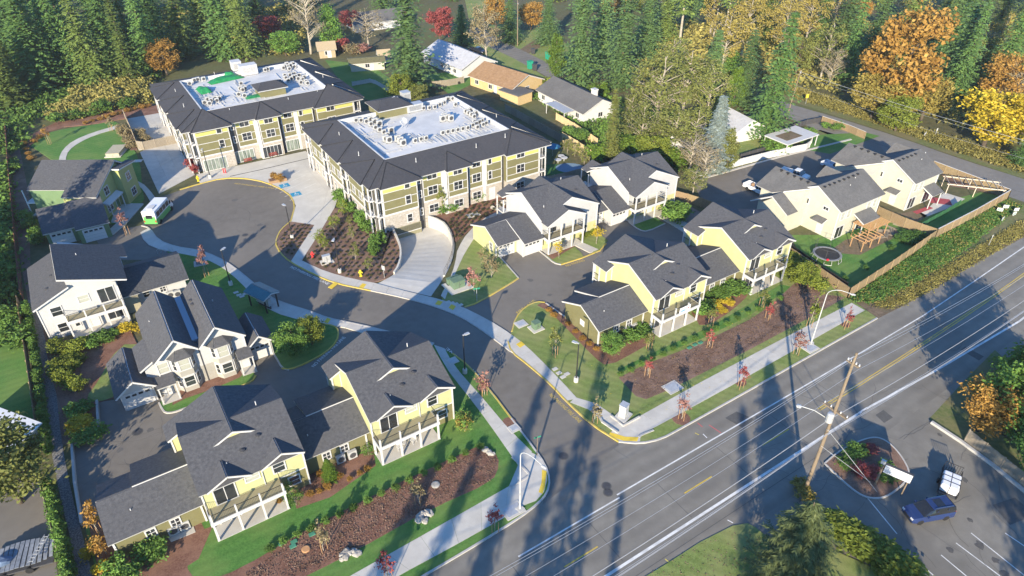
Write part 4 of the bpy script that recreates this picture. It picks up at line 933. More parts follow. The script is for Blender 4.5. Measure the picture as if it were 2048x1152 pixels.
W0 = uv(-11.2, 119.8) - Vector((-76.2, 103.4, 0))
gm = lambda pts: [tuple(W0 + Vector((p[0] * CU - p[1] * SU, p[0] * SU + p[1] * CU, p[2]))) for p in pts]
roof(t, [gm([(-.3, -.4, 2.75), (4.2, -.4, 2.75), (4.2, 5.2, 4.7), (-.3, 5.2, 4.7)]), gm([(4.2, -1.6, 2.7), (9.2, -1.6, 2.7), (9.2, 5.2, 4.85), (4.2, 5.2, 4.85)]), gm([(-.3, 5.2, 4.7), (9.2, 5.2, 4.7), (8.8, 8.0, 3.4), (-.3, 8.0, 3.4)])], ROOF)
q = gm([(0, .3, 0), (8.9, .3, 0), (8.9, 7.6, 0), (0, 7.6, 0)]); MB().prism(q, 0, 2.75).build('garage_wall', GREEN_S, t)
q = gm([(4.4, -1.2, 0), (8.9, -1.2, 0), (8.9, .4, 0), (4.4, .4, 0)]); MB().prism(q, 0, 2.7).build('garage_wall', GREEN_S, t)
for x, y in ((2.1, .3), (6.6, -1.2)):
    p = gm([(x, y, 0)])[0]; d_ = garage_door(t, p[0], p[1], .02, 'f', 2.9, 2.15); d_.rotation_euler = (0, 0, A33)

# ---------------------------------------------------------------- the two cream houses of the next street
def cream_house(u0, v0, label, W, sec):
    t = thing('cream_house', label, 'house', tuple(uv(u0, v0)), A33, 'cream houses at the fenced yards')
    ze, zr = 5.4, 8.0
    MB().extr([(0, 0), (9.2, 0), (9.2, 5.4), (4.6, zr - .1), (0, 5.4)], 'x', .3, W).build('wall', YPALE, t)
    MB().extr([(-2.6, 0), (4.6, 0), (4.6, 5.3), (1.2, 7.1), (-2.6, 5.2)], 'y', 6.0, 13.2).build('front_block', YPALE, t)
    roof(t, [[(0, -.45, ze), (W + .3, -.45, ze), (W + .3, 4.6, zr), (0, 4.6, zr)], [(0, 4.6, zr), (W + .3, 4.6, zr), (W + .3, 9.6, ze), (0, 9.6, ze)],
             [(1.2, 5.5, 7.5), (1.2, 14, 7.5), (-3.2, 14, 5.2), (-3.2, 10.5, 5.2), (0, 6, 6.9)], [(1.2, 5.5, 7.5), (4.9, 9.0, 5.4), (4.9, 14, 5.4), (1.2, 14, 7.5)]], ROOF_G)
    roof(t, [[(9.6, 6.2, 7.0), (9.6, 10, 7.0), (7.6, 10, 5.6), (7.6, 8.6, 5.6)], [(9.6, 6.2, 7.0), (11.6, 8.6, 5.6), (11.6, 10, 5.6), (9.6, 10, 7.0)]], ROOF_G)
    if sec:
        MB().extr([(5.9, 0), (11.5, 0), (11.5, 3.2), (9.0, 5.4), (5.9, 3.6)], 'x', -4.8, -.4).build('garage_wall', YPALE, t)
        roof(t, [[(-5.2, 5.4, 3.7), (-2.6, 5.4, 3.7), (-2.6, 9.0, 5.7), (-5.2, 9.0, 5.7)], [(-5.2, 9.0, 5.7), (-.2, 9.0, 5.7), (-.2, 13, 3.2), (-5.2, 13, 3.2)]], ROOF_G)
        MB().box(-2.9, 5.92, 1.1, -1.7, 5.98, 2.2).build('window_board', WHITE, t)
    window(t, .3, 6.3, 4.3, 'l', 1.2, .9, 2, 1); window(t, .3, 2.4, 4.6, 'l', .9, .5, 2, 1)
    roof(t, [[(-.9, 1.6, 2.6), (-.9, 3.6, 2.6), (.29, 3.6, 3.1), (.29, 1.6, 3.1)]], ROOF_G); door(t, .3, 2.6, .1, 'l')
    for x in (1.6, 3.2, 8.6, 10.2):
        if x < W - .5: window(t, x, 0, 3.5, 'f', .9, 1.3, 1, 2, BLIND)
    slider(t, 1.8, 0, .15, 'f', 1.9, 2.0)
    x0, x1 = (4.9, 9.3) if W > 10 else (4.2, 7.6)
    roof(t, [[(x0, -2.1, 2.5), (x1, -2.1, 2.5), (x1, -.02, 3.5), (x0, -.02, 3.5)]], ROOF_G); slider(t, (x0 + x1) / 2 + .6, 0, .15, 'f', 2.2, 2.0); post(t, x0 + .15, -1.9, 0, 2.4, .12); post(t, x1 - .15, -1.9, 0, 2.4, .12)
    vents(t, [(x, 4.0, 7.8) for x in [.9 + k * 1.25 for k in range(int((W - 1) / 1.25))]], BLACK); vents(t, [(.75, 7 + 1.35 * k, 7.45) for k in range(5)], BLACK)
    pipes(t, [(6.2, 2.8, 7.0), (8.5, 3.6, 7.4)], .45)
    corner_trim(t, [(.3, 0), (W, 0)], 0, 5.4)
    return t
cream_house(96.6, 52.6, 'cream house with grey vented roof behind the trampoline yard', 11.6, True)
cream_house(116.3, 52.0, 'cream house nearest the side street with a white patio', 8.2, False)
# ---------------------------------------------------------------- the two apartment buildings with white roof decks
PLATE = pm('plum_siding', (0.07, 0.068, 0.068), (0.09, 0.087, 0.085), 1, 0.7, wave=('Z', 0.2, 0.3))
YTOP = pm('yellow_panel', (0.46, 0.435, 0.13), (0.5, 0.475, 0.16), 0.8, 0.6, wave=('Z', 0.2, 0.3))
def apartment(name, label, u0, v0, W, D, flat, ground, base=-0.3):
    t = thing(name, label, 'apartment building', tuple(uv(u0, v0)), A33)
    MB().box(0.01, 0, base, W, D, 3.05).build('stone_base', STONE, t)
    MB().box(0.02, 0.01, 3.05, W - .01, D - .01, 8.45).build('core_wall', OLIVE, t)
    fx0, fx1, fy0, fy1 = flat
    def fmap(face):
        return {'f': lambda x, d, z: (x, -d, z), 'l': lambda x, d, z: (-d, x, z), 'r': lambda x, d, z: (W + d, x, z), 'b': lambda x, d, z: (x, D + d, z)}[face]
    def fb(face, x0, x1, d0, d1, z0, z1, nm, mat):
        a = fmap(face)(x0, d0, z0); b = fmap(face)(x1, d1, z1)
        return MB().box(min(a[0], b[0]), min(a[1], b[1]), z0, max(a[0], b[0]), max(a[1], b[1]), z1).build(nm, mat, t)
    def fwin(face, x, d, z, w, h, c, r, gl_=None):
        p = fmap(face)(x, d, z); window(t, p[0], p[1], z, face, w, h, c, r, gl_ or GLASS)
    hips = []
    def bay(face, x0, x1, d, win=None, wx=None, gwin=True):
        if d > .05:
            fb(face, x0, x1, 0.02, d, base, 3.05, 'stone_bay', STONE)
            fb(face, x0, x1, 0.02, d, 3.05, 8.4, 'bay_wall', OLIVE)
        e = d + .004
        for z0, z1, mt in ((3.36, 4.14, OLIVE), (4.28, 5.64, OLIVE), (5.78, 7.14, OLIVE), (7.28, 8.35, YTOP)):
            fb(face, x0 + .15, x1 - .15, e, e + .02, z0, z1, 'siding_panel', mt)
        for z, h in ((3.05, .28), (4.16, .1), (5.66, .1), (7.16, .1)): fb(face, x0, x1, d, d + .05, z, z + h, 'band_board', WHITE)
        fb(face, x0, x0 + .15, d, d + .05, 3.33, 8.35, 'corner_trim', WHITE); fb(face, x1 - .15, x1, d, d + .05, 3.33, 8.35, 'corner_trim', WHITE)
        if win:
            w, c = win; xx = wx or (x0 + x1) / 2
            fwin(face, xx, d + .05, 4.35, w, 1.45, c, 2); fwin(face, xx, d + .05, 7.2, w, .95, c, 1)
            if gwin: fwin(face, xx, d + .01, .95, w, 1.35, c, 2)
    def recess(face, x0, x1):
        fb(face, x0, x1, .0, .04, base, 8.4, 'recess_wall', PLATE)
        if x1 - x0 > .9:
            for z in (1.0, 4.3, 7.0): fwin(face, (x0 + x1) / 2 + .15, .04, z, .4, 1.2, 1, 2)
    def trim(face, x0, x1, d): fb(face, x0, x1, 0, d, .0, 8.4, 'pilaster', WHITE)
    def balcony(face, x0, x1):
        fb(face, x0, x1, .0, .05, base, 8.35, 'balcony_wall', PLATE)
        for z in (3.0, 5.75): fb(face, x0, x1, .05, .95, z, z + .25, 'balcony_floor', WHITE)
        fb(face, x0, x0 + .18, .75, .95, 0, 8.35, 'balcony_post', WHITE); fb(face, x1 - .18, x1, .75, .95, 0, 8.35, 'balcony_post', WHITE)
        for z in (.15, 3.25, 6.0):
            pts = [fmap(face)(x, .88, 0) for x in (x0 + .1, x1 - .1)]
            railing(t, [(p[0], p[1]) for p in pts], z, 1.0)
            fwin(face, (x0 + x1) / 2, .05, z + .1, min(1.5, x1 - x0 - .7), 2.0, 1, 1)
    gw = ground is None
    for x0, x1, d, win, wx in ((1.1, 7.4, .9, (.85, 1), 5.6), (8.8, 12.5, .0, (1.7, 2), None), (13.2, 17.1, .8, (1.6, 2), None), (17.8, 20.6, .0, (1.6, 2), 19.3), (21.1, 24.4, .3, (.6, 1), 21.9), (25.0, W - 1.6, .9, (1.6, 2), 28.0)):
        bay('f', x0, x1, d, win, wx, gw and x0 != 21.1)
    recess('f', 7.42, 8.78); recess('f', 17.12, 17.78); recess('f', 24.42, 24.98)
    trim('f', 12.55, 13.1, .75); trim('f', 20.62, 21.08, .28)
    balcony('f', .02, 1.08); balcony('f', W - 1.55, W - .05)
    if gw:
        door(t, 22.3, -.31, .1, 'f', 1.1, 2.3)
    else:
        for x0, x1, d, kind in ground:
            fb('f', x0 - .12, x1 + .12, d, d + .05, .05, 2.5, 'storefront_frame', WHITE)
            n = round((x1 - x0) / .75)
            for k in range(n):
                a = lerp(x0, x1, k / n) + .04; b = lerp(x0, x1, (k + 1) / n) - .04
                fb('f', a, b, d + .03, d + .06, .2, 2.35, 'pane', pm('curtained_glass', (.06, .085, .075), (.30, .34, .30), 2.0, .15, stretch=(6, 1, .2), fac=(.4, .6)) if kind == 'w' else GLASS)
    for x0, x1, d in ((2.6, 9.6, .5), (12.4, 19.0, .5), (21.6, 28.6, .5)):
        bay('l', x0, x1, d, (1.0, 2), lerp(x0, x1, .3), True)
        for z in (1.0, 4.35): fwin('l', lerp(x0, x1, .7), d + .05, z, .9, 1.4, 2, 2)
    for a, b in ((.1, 2.5), (9.8, 12.2), (19.2, 21.4), (28.8, D - .1)): balcony('l', a, b)
    for x0, x1, d in ((2, 14, .0), (16, 29, .0)): bay('r', x0, x1, d, (1.4, 2), None)
    for x0, x1 in ((2, 10), (12, 20), (22, 31)): bay('b', x0, x1, 0, (1.4, 2), None)
    # hipped roof ring
    E = 1.0; ze, zt = 8.5, 10.35
    o = [(-E, -E, ze), (W + E, -E, ze), (W + E, D + E, ze), (-E, D + E, ze)]; i = [(fx0, fy0, zt), (fx1, fy0, zt), (fx1, fy1, zt), (fx0, fy1, zt)]
    roof(t, [[o[k], o[(k + 1) % 4], i[(k + 1) % 4], i[k]] for k in range(4)], ROOF_A)
    CAP = pm('ridge_flashing', (.022, .022, .024), (.03, .03, .033))
    def hip(face, x0, x1, d, up=3.6):
        f = fmap(face); sl = (zt - ze) / ((fy0 if face == 'f' else fx0) + E)
        yo = d + E; xm = (x0 + x1) / 2; zA = ze + sl * (E + up) + .06
        a, b, c = f(x0 - .6, yo, ze - .03), f(x1 + .6, yo, ze - .03), f(xm, -up, zA)
        sa, sb = f(x0 - .6, E - .2, ze + .1), f(x1 + .6, E - .2, ze + .1)
        roof(t, [[a, b, c], [a, c, sa], [b, sb, c]], ROOF_A)
        m = MB()
        for p in (a, b): m.tube((p[0], p[1], p[2] + .2), (c[0], c[1], c[2] + .2), .07, n=4)
        m.build('hip_flashing', CAP, t)
    hip('f', 1.1, 7.4, .9); hip('f', 13.2, 17.1, .8, 2.8); hip('f', 25, W - .2, .9, 4.0)
    hip('l', 2.0, 10, .5, 3.2); hip('l', 12.2, 19.2, .5, 3.2); hip('l', 21.4, 29, .5, 3.2)
    hip('r', 2.0, 10, .0, 3.2); hip('r', 13, 20, .0, 3.2); hip('r', 23, 30, .0, 3.2)
    m = MB()
    for k in range(4): m.tube((o[k][0], o[k][1], o[k][2] + .19), (i[k][0], i[k][1], i[k][2] + .19), .06, n=4)
    m.build('hip_flashing', CAP, t)
    MB().box(fx0, fy0, 9.6, fx1, fy1, 9.82).build('roof_deck', MEMB, t)
    m = MB()
    for a, b, c, d in ((fx0, fy0, fx1, fy0 + .25), (fx0, fy1 - .25, fx1, fy1), (fx0, fy0 + .25, fx0 + .25, fy1 - .25), (fx1 - .25, fy0 + .25, fx1, fy1 - .25)): m.box(a, b, 9.7, c, d, 10.52)
    m.build('parapet', MEMB, t)
    pipes(t, [(2.0, 10, 9.7), (9.0, 2.2, 9.75), (20.6, 2.0, 9.7), (2.4, 20, 9.75), (27, 2.6, 9.9), (12, fy1 + 2.2, 9.8), (fx1 + 2, 12, 9.8)], .75)
    return t
APA = apartment('apartment_block', 'front three storey olive and yellow apartment block above the garage ramp', 35.3, 95.6, 33.7, 31.0, (4.3, 29.0, 4.4, 25.6), None, -2.2)
APB = apartment('apartment_block', 'rear three storey olive and yellow apartment block behind the plaza', 15.2, 136.6, 34.6, 31.4, (4.2, 29.6, 3.0, 24.8), [(1.4, 5.6, .9, 'w'), (7.6, 11.2, .06, 'w'), (12.9, 16.6, .81, 'g'), (17.9, 21.0, .05, 'w'), (22.6, 24.2, .31, 'g')])
# garage gate under the front block
gt = MB().box(0, -.06, 0, 5.2, .0, 2.1).build('garage_gate', pm('gate_olive', (.20, .19, .12), (.24, .23, .15)), APA, (2.3, -.93, -1.72))
m = MB()
for k in range(28): m.box(.1 + k * .18, -.1, .9, .16 + k * .18, -.06, 2.0)
m.build('gate_bars', BLACK, gt)
MB().box(0, -.12, .75, 5.2, -.06, .86).build('gate_rail', WHITE, gt)

def rooflocal(par, px, py, z=9.82):
    return g(px, py, z)
# condenser units standing on the white decks
cm = MB().box(-.48, -.18, .08, .48, .18, 1.15).mesh('cabinet', UNIT)
fmn = MB().lathe([(.36, 0), (.36, .03), (.08, .04)], 10).mesh('fan_grille', DGREY)
ft = MB().box(-.5, -.16, 0, -.38, .16, .08).mesh('foot', BLACK)
def condenser(loc, rz, label, group, s=1.0):
    t = thing('condenser_unit', label, 'air conditioner', tuple(loc), rz, group)
    if s != 1.0: t.scale = (s, s, s)
    link('cabinet', cm, t); o = link('fan_grille', fmn, t, (0, -.19, .62)); o.rotation_euler = (math.pi / 2, 0, 0)
    link('foot', ft, t, (0, 0, 0)); link('foot', ft, t, (.88, 0, 0))
    return t
zoom2 = lambda x, y: (512 + x / 3, y / 3)
RA = {
 'condenser in the diagonal row near the left edge of the front white roof': [(600, 735), (630, 735), (662, 742), (690, 757), (717, 778), (742, 792), (768, 806), (790, 822)],
 'condenser in the left inner cluster casting long shadows on the front white roof': [(690, 735), (715, 748), (742, 760), (812, 800), (780, 850), (800, 858), (852, 850), (868, 862), (884, 876)],
 'condenser in the row of three along the front edge of the front white roof': [(955, 858), (990, 848), (1020, 842)],
 'condenser in the long row along the front right edge of the front white roof': [(1120, 810), (1150, 804), (1180, 798), (1210, 792), (1240, 786), (1270, 780)],
 'condenser in the right hand cluster of the front white roof': [(1300, 764), (1322, 754), (1342, 744), (1362, 760), (1328, 776), (1355, 738), (1380, 752), (1310, 742)],
 'condenser in the back row by the penthouse of the front white roof': [(1005, 662), (1040, 660), (1072, 655), (1102, 640), (1130, 628), (1150, 606), (1178, 604), (1196, 640)],
 'condenser in the middle bank of the front white roof': [(1130, 716), (1150, 722), (1170, 728), (1120, 730)],
 'condenser along the right edge of the front white roof': [(1258, 680), (1275, 690), (1292, 700), (1308, 712), (1285, 672), (1320, 690)]}
for lb, pts in RA.items():
    for k, (x, y) in enumerate(pts):
        px, py = zoom2(x, y); condenser(g(px, py, 9.83), A33 + (0 if k % 3 else .0), lb, 'units: ' + lb, 1.1 if 'middle' in lb or 'inner' in lb else .82)
zoom8 = lambda x, y: (340 + x * 340 / 2048, 110 + y * 340 / 2048)
RB = {
 'condenser in the back right cluster of the rear white roof': [(1370, 180), (1395, 160), (1425, 165), (1440, 190), (1460, 150), (1480, 130), (1410, 135), (1500, 165)],
 'condenser in the crowded right middle cluster of the rear white roof': [(1385, 270), (1400, 300), (1430, 330), (1465, 310), (1490, 290), (1520, 285), (1545, 310), (1560, 270), (1600, 320), (1640, 345), (1660, 365), (1620, 290), (1500, 250), (1450, 265), (1580, 355)],
 'condenser in the short row behind the small hip roofed stair of the rear roof': [(1060, 400), (1160, 385), (1250, 372), (1350, 360)],
 'condenser in the left front cluster of the rear white roof': [(860, 370), (890, 410), (850, 430), (905, 430), (830, 500), (900, 515), (880, 445)],
 'condenser in the tangle at the front left corner of the rear white roof': [(460, 560), (500, 575), (550, 550), (600, 545), (570, 575), (420, 600), (480, 610)],
 'lone condenser beside the big white rooftop cabinet of the rear roof': [(1035, 225), (1150, 205), (1180, 195)],
 'condenser among the pipes at the back left of the rear white roof': [(300, 330), (340, 320), (410, 315), (240, 370)]}
for lb, pts in RB.items():
    for k, (x, y) in enumerate(pts):
        px, py = zoom8(x, y); condenser(g(px, py, 9.83), A33, lb, 'units: ' + lb, .85)
def conduits(par, seed, areas, nm='roof_conduit'):
    r = random.Random(seed); m = MB(); inv = par.matrix_basis.inverted()
    for (x0, y0, x1, y1, n, ang) in areas:
        for k in range(n):
            p = inv @ g(r.uniform(x0, x1), r.uniform(y0, y1), 9.95); L = r.uniform(1.2, 4.5)
            a = (0 if r.random() < ang else math.pi / 2) + r.uniform(-.06, .06)
            q = (p.x + math.cos(a) * L, p.y + math.sin(a) * L, p.z)
            if 4.7 < q[0] < 28.8 and 3.4 < q[1] < 24.6 and 4.7 < p.x < 28.8 and 3.4 < p.y < 24.6:
                m.tube(tuple(p), q, .05, n=4); m.box(p.x - .12, p.y - .12, 9.82, p.x + .12, p.y + .12, 9.93); m.box(q[0] - .12, q[1] - .12, 9.82, q[0] + .12, q[1] + .12, 9.93)
    tag(m.build(nm, STEEL, par), kind='stuff')
bpy.context.view_layer.update()
conduits(APA, 3, [(690, 245, 780, 312, 60, .5), (830, 280, 960, 285, 26, .1), (925, 255, 1000, 280, 34, .3), (840, 195, 915, 225, 24, .6), (925, 210, 985, 250, 24, .5)])
conduits(APB, 4, [(370, 160, 410, 215, 46, .5), (400, 190, 450, 215, 30, .3), (470, 170, 520, 205, 26, .4), (560, 130, 640, 180, 50, .5)])
# rooftop structures
t = thing('stair_penthouse', 'small hip roofed stair house at the back of the front white roof', 'penthouse', tuple(g(792, 232, 9.82)), A33)
MB().box(-3.2, 0, 0, 3.0, 5.5, 1.6).build('wall', OLIVE, t)
roof(t, [[(-3.7, -.5, 1.6), (3.5, -.5, 1.6), (1.6, 2.7, 2.5), (-1.8, 2.7, 2.5)], [(3.5, -.5, 1.6), (3.5, 6, 1.6), (1.6, 2.7, 2.5)], [(-3.7, 6, 1.6), (-3.7, -.5, 1.6), (-1.8, 2.7, 2.5)], [(3.5, 6, 1.6), (-3.7, 6, 1.6), (-1.8, 2.7, 2.5), (1.6, 2.7, 2.5)]], ROOF_A)
t = thing('stair_penthouse', 'small hip roofed stair house at the front edge of the rear white roof', 'penthouse', tuple(g(548, 192, 9.82)), A33)
MB().box(-2.6, 0, 0, 2.6, 4.2, 1.5).build('wall', OLIVE, t)
roof(t, [[(-3.1, -.5, 1.5), (3.1, -.5, 1.5), (1.4, 2.1, 2.4), (-1.4, 2.1, 2.4)], [(3.1, -.5, 1.5), (3.1, 4.7, 1.5), (1.4, 2.1, 2.4)], [(-3.1, 4.7, 1.5), (-3.1, -.5, 1.5), (-1.4, 2.1, 2.4)], [(3.1, 4.7, 1.5), (-3.1, 4.7, 1.5), (-1.4, 2.1, 2.4), (1.4, 2.1, 2.4)]], ROOF_A)
def box_unit(name, label, cat, px, py, z, w, d, h, mat):
    t = thing(name, label, cat, tuple(g(px, py, z)), A33)
    MB().box(-w / 2, -d / 2, .12, w / 2, d / 2, h).build('cabinet', mat, t)
    m = MB()
    for k in range(6): m.box(-w * .38, -d / 2 - .03, h * (.3 + .1 * k), w * .38, -d / 2, h * (.3 + .1 * k) + .05)
    m.build('louvre', DGREY, t)
    MB().box(-w / 2 - .06, -d / 2 - .06, h, w / 2 + .06, d / 2 + .06, h + .08).build('lid', mat, t)
    for s in (-1, 1): MB().box(s * w * .4 - .1, -d / 2 + .05, 0, s * w * .4 + .1, d / 2 - .05, .12).build('skid', DGREY, t)
    return t
box_unit('air_handler', 'big white rooftop air handler at the back of the rear roof', 'air handler', 498, 148, 9.83, 3.6, 2.2, 2.1, WHITE)
box_unit('air_handler', 'white rooftop box beside the big air handler of the rear roof', 'air handler', 474, 140, 9.83, 2.0, 2.2, 2.0, WHITE)
box_unit('air_handler', 'pale low air handler beside the stair house of the front roof', 'air handler', 828, 222, 9.83, 3.4, 1.6, 1.5, STEEL)
box_unit('air_handler', 'pale tall box behind the stair house of the front roof', 'air handler', 812, 206, 9.83, 1.6, 1.6, 2.3, STEEL)
TARP = pm('green_tarp', (.012, .16, .05), (.03, .26, .09), 2, .5, .6, 5)
def tarp(label, px, py, sx, sy, h, rz):
    m = MB(); n = 9
    for i in range(n):
        for j in range(n):
            x = (i / (n - 1) - .5) * sx; y = (j / (n - 1) - .5) * sy
            e = min(i, j, n - 1 - i, n - 1 - j)
            m.v.append((x, y, min(1, e / 1.6) * h * (.75 + .4 * noise.noise((x * .8, y * .8, px))) + .04))
    for i in range(n - 1):
        for j in range(n - 1): m.f.append((i * n + j, (i + 1) * n + j, (i + 1) * n + j + 1, i * n + j + 1))
    return tag(m.build('tarp', TARP, None, tuple(g(px, py, 9.83)), A33 + rz, True), label, 'tarp')
tarp('large green tarpaulin over equipment on the rear white roof', 452, 160, 7.5, 2.4, .9, .15)
tarp('small upright green tarpaulin behind the large one on the rear roof', 459, 152, 2.4, 2.6, 1.1, 0)
tarp('green tarpaulin at the left edge of the rear white roof', 408, 182, 2.4, 4.2, .9, .1)
tarp('dark green tarpaulin lying low by the stair house of the rear roof', 513, 193, 4.5, 2.6, .35, 0)
t = thing('satellite_dish', 'pale satellite dish standing alone mid deck on the front white roof', 'satellite dish', tuple(g(808, 256, 9.83)), A33)
MB().lathe([(.05, -.1), (.5, 0), (.7, .15), (.66, .17), (.45, .04), (.04, -.05)], 14).build('dish', STEEL, t, (0, 0, 1.3)).rotation_euler = (RAD(55), 0, 0)
m = MB()
for a in range(4): m.tube((0, 0, 1.25), (.6 * math.cos(a * 1.57), .6 * math.sin(a * 1.57), 0), .03, n=5)
m.build('stand', STEEL, t)
for k, (px, py) in enumerate(((788, 214), (791, 212), (794, 214), (797, 213))):
    tag(MB().lathe([(.12, 0), (.12, 2.2), (.2, 2.25), (.2, 2.5), (.04, 2.6)], 8).build('flue', STEEL, None, tuple(g(px, py + 6, 9.83))), 'steel flue in the row of four by the stair house of the front roof', 'flue', 'four steel flues on the front roof')
# benches in front of the rear block, planter at the plaza
zoom7 = lambda x, y: (360 + x * 340 / 2048, 180 + y * 340 / 2048)
def bench(px, py, label):
    t = thing('bench', label, 'bench', tuple(g(px, py, .13)), A33)
    WR = pm('bench_red', (.22, .05, .04), (.3, .08, .06))
    for k in range(4): MB().box(-.85, -.42 + k * .11, .43, .85, -.34 + k * .11, .47).build('seat_slat', WR, t)
    for k in range(3): MB().box(-.85, .04, .52 + k * .13, .85, .08, .61 + k * .13).build('back_slat', WR, t)
    for s in (-.75, .75):
        MB().box(s - .04, -.4, 0, s + .04, -.33, .42).box(s - .04, .0, 0, s + .04, .05, .95).box(s - .04, -.4, .38, s + .04, .05, .43).build('leg_frame', BLACK, t)
    return t
bench(*zoom7(825, 870), 'red slatted bench left of the glass doors of the rear block')
bench(*zoom7(1130, 800), 'red slatted bench right of the glass doors of the rear block')
# ---------------------------------------------------------------- neighbouring houses and sheds
def az(a, b):
    p, q = g(*a), g(*b); return math.atan2(q.y - p.y, q.x - p.x)
def simple_house(name, label, cat, px, py, W, D, hw, hr, rz, rmat, wmat, wins=3, chim=False, dr=True, group=None, ov=.5):
    t = thing(name, label, cat, tuple(g(px, py)), rz, group)
    MB().extr([(-D / 2, 0), (D / 2, 0), (D / 2, hw), (0, hr - .05), (-D / 2, hw)], 'x', -W / 2, W / 2).build('wall', wmat, t)
    k = (hr - hw) / (D / 2)
    roof(t, [[(-W / 2 - ov, -D / 2 - ov, hw - k * ov), (W / 2 + ov, -D / 2 - ov, hw - k * ov), (W / 2 + ov, 0, hr), (-W / 2 - ov, 0, hr)],
             [(-W / 2 - ov, 0, hr), (W / 2 + ov, 0, hr), (W / 2 + ov, D / 2 + ov, hw - k * ov), (-W / 2 - ov, D / 2 + ov, hw - k * ov)]], rmat)
    for i in range(wins): window(t, lerp(-W / 2, W / 2, (i + .5) / wins), -D / 2, .9, 'f', 1.2, 1.0, 2, 1)
    if wins: window(t, W / 2, 0, .9, 'r', 1.2, 1.0, 2, 1)
    if dr: door(t, W * .12, -D / 2, .05, 'f')
    if chim: MB().box(-.6, -.5, 0, .6, .5, hr + .9).box(-.7, -.6, hr + .8, .7, .6, hr + 1.05).build('chimney', WHITE, t, (W * .28, D * .12, 0))
    return t
LIGHTROOF = pm('pale_roof', (.36, .37, .40), (.46, .47, .50), 1.2, .8, .3, 10)
r = az((882, 92), (970, 128))
t = simple_house('ranch_house', 'white house with pale tree shaded roof behind the rear apartment block', 'house', 918, 133, 19, 11, 2.7, 5.2, r, LIGHTROOF, WHITE)
vents(t, [(x, 2.2, 4.4) for x in (2, 4, 6, 8)], DGREY)
r = az((1085, 190), (1181, 240))
t = simple_house('ranch_house', 'white house with long dark grey roof and chimney', 'house', 1152, 216, 18.5, 9.5, 2.7, 4.9, r, ROOF_G, WHITE, 4, True)
MB().box(-1, -8.2, 2.35, 6.5, -5.3, 2.45).build('porch_roof', STEEL, t); post(t, -.8, -8, 0, 2.35, .12); post(t, 6.3, -8, 0, 2.35, .12)
r = az((975, 168), (1040, 195)) + .1
t = simple_house('ranch_house', 'tan house with brown orange shingle roof', 'house', 1012, 174, 15, 11, 2.6, 4.8, r, ROOF_BR, pm('tan_wall', (.45, .33, .16), (.52, .39, .21)), 3)
MB().box(5.4, -8.0, 2.4, 12.2, -2.5, 2.6).build('flat_roof', ROOF_G, t); MB().box(5.7, -7.7, 0, 11.9, -2.8, 2.4).build('annex_wall', MATS['tan_wall'], t)
simple_house('ranch_house', 'grey roofed house at the top behind the red tree', 'house', 752, 52, 17, 10, 2.7, 4.8, .5, ROOF_G, WHITE)
simple_house('ranch_house', 'grey roofed white house partly hidden right of the silver spruce', 'house', 1472, 268, 8, 7, 2.7, 4.6, A33 + 1.4, LIGHTROOF, WHITE, 2)
simple_house('ranch_house', 'white walled house hidden behind the bare alders', 'house', 1366, 300, 9, 7, 2.7, 4.4, A33 + .2, ROOF_G, WHITE, 2)
t = thing('carport', 'white flat canopy roof with a brown stain by the white fence', 'carport', tuple(g(1578, 292)), A33)
MB().box(-5, -3, 2.3, 5, 3, 2.5).build('canopy', WHITE, t); MB().box(-3.5, -1.6, 2.5, 1.5, 1.5, 2.53).build('stain', DIRT, t)
for x in (-4.8, 4.8):
    for y in (-2.8, 2.8): post(t, x, y, 0, 2.3, .14)
SHED = pm('shed_wood', (.30, .235, .15), (.40, .33, .22), 2, .85, .3, 12, stretch=(5, 5, .5))
simple_house('garden_shed', 'weathered wooden shed with steep roof under the bare tree', 'shed', 655, 112, 4.5, 4, 2.6, 4.0, .3, SHED, SHED, 1)
simple_house('garden_shed', 'low cream shed with mossy roof in the back garden', 'shed', 735, 136, 9, 5, 2.2, 2.7, .25, pm('moss_roof', (.12, .11, .05), (.22, .2, .1)), YPALE, 1)
simple_house('garden_shed', 'little pale playhouse beside the tall fir', 'shed', 769, 124, 2.8, 2.6, 2.2, 3.4, .3, SHED, YPALE, 1)
t = simple_house('neighbour_house', 'white roofed house at the left edge under the olive tree', 'house', -72, 950, 12, 9, 2.4, 3.6, 1.35, pm('white_metal_roof', (.62, .63, .64), (.7, .71, .72), rough=.5), WHITE, 2)

# ---------------------------------------------------------------- fences
def fence(label, pts, h, mat, z=0, cap=None, bw=.14, span=2.4, boards=False, name='wooden_fence', cat='fence'):
    P = resample(gl(pts, z), span); o = P[0]
    t = thing(name, label, cat, tuple(o))
    bmesh_ = {}
    for k, p in enumerate(P): MB().box(-.06, -.06, 0, .06, .06, h + .08).build('post', mat, t, tuple(p - o))
    for a, b in zip(P[:-1], P[1:]):
        d = b - a; L = d.length; n = max(2, int(L / bw)); an = math.atan2(d.y, d.x)
        if boards:
            key = round(L / n, 3)
            if key not in bmesh_: bmesh_[key] = MB().box(.008, -.015, .05, L / n - .008, .015, h).mesh('board', mat)
            for i in range(n):
                q = a - o + d * (i / n); ob = link('board', bmesh_[key], t, (q.x, q.y, rnd.uniform(-.03, .03)), an)
            MB().box(0, .02, h * .75, L, .06, h * .75 + .09).build('rail', mat, t, tuple(a - o), an)
        else:
            m = MB()
            for i in range(n): m.box(i * L / n + .008, -.015 + .006 * (i % 2), .05, (i + 1) * L / n - .008, .012 + .006 * (i % 2), h + rnd.uniform(-.02, .02))
            m.box(0, .02, h * .8, L, .06, h * .8 + .09).box(0, .02, .3, L, .06, .39)
            tag(m.build('board_panel', mat, t, tuple(a - o), an), kind='stuff')
        if cap: MB().box(0, -.07, h, L, .07, h + .05).build('cap_rail', cap, t, tuple(a - o), an)
    return t
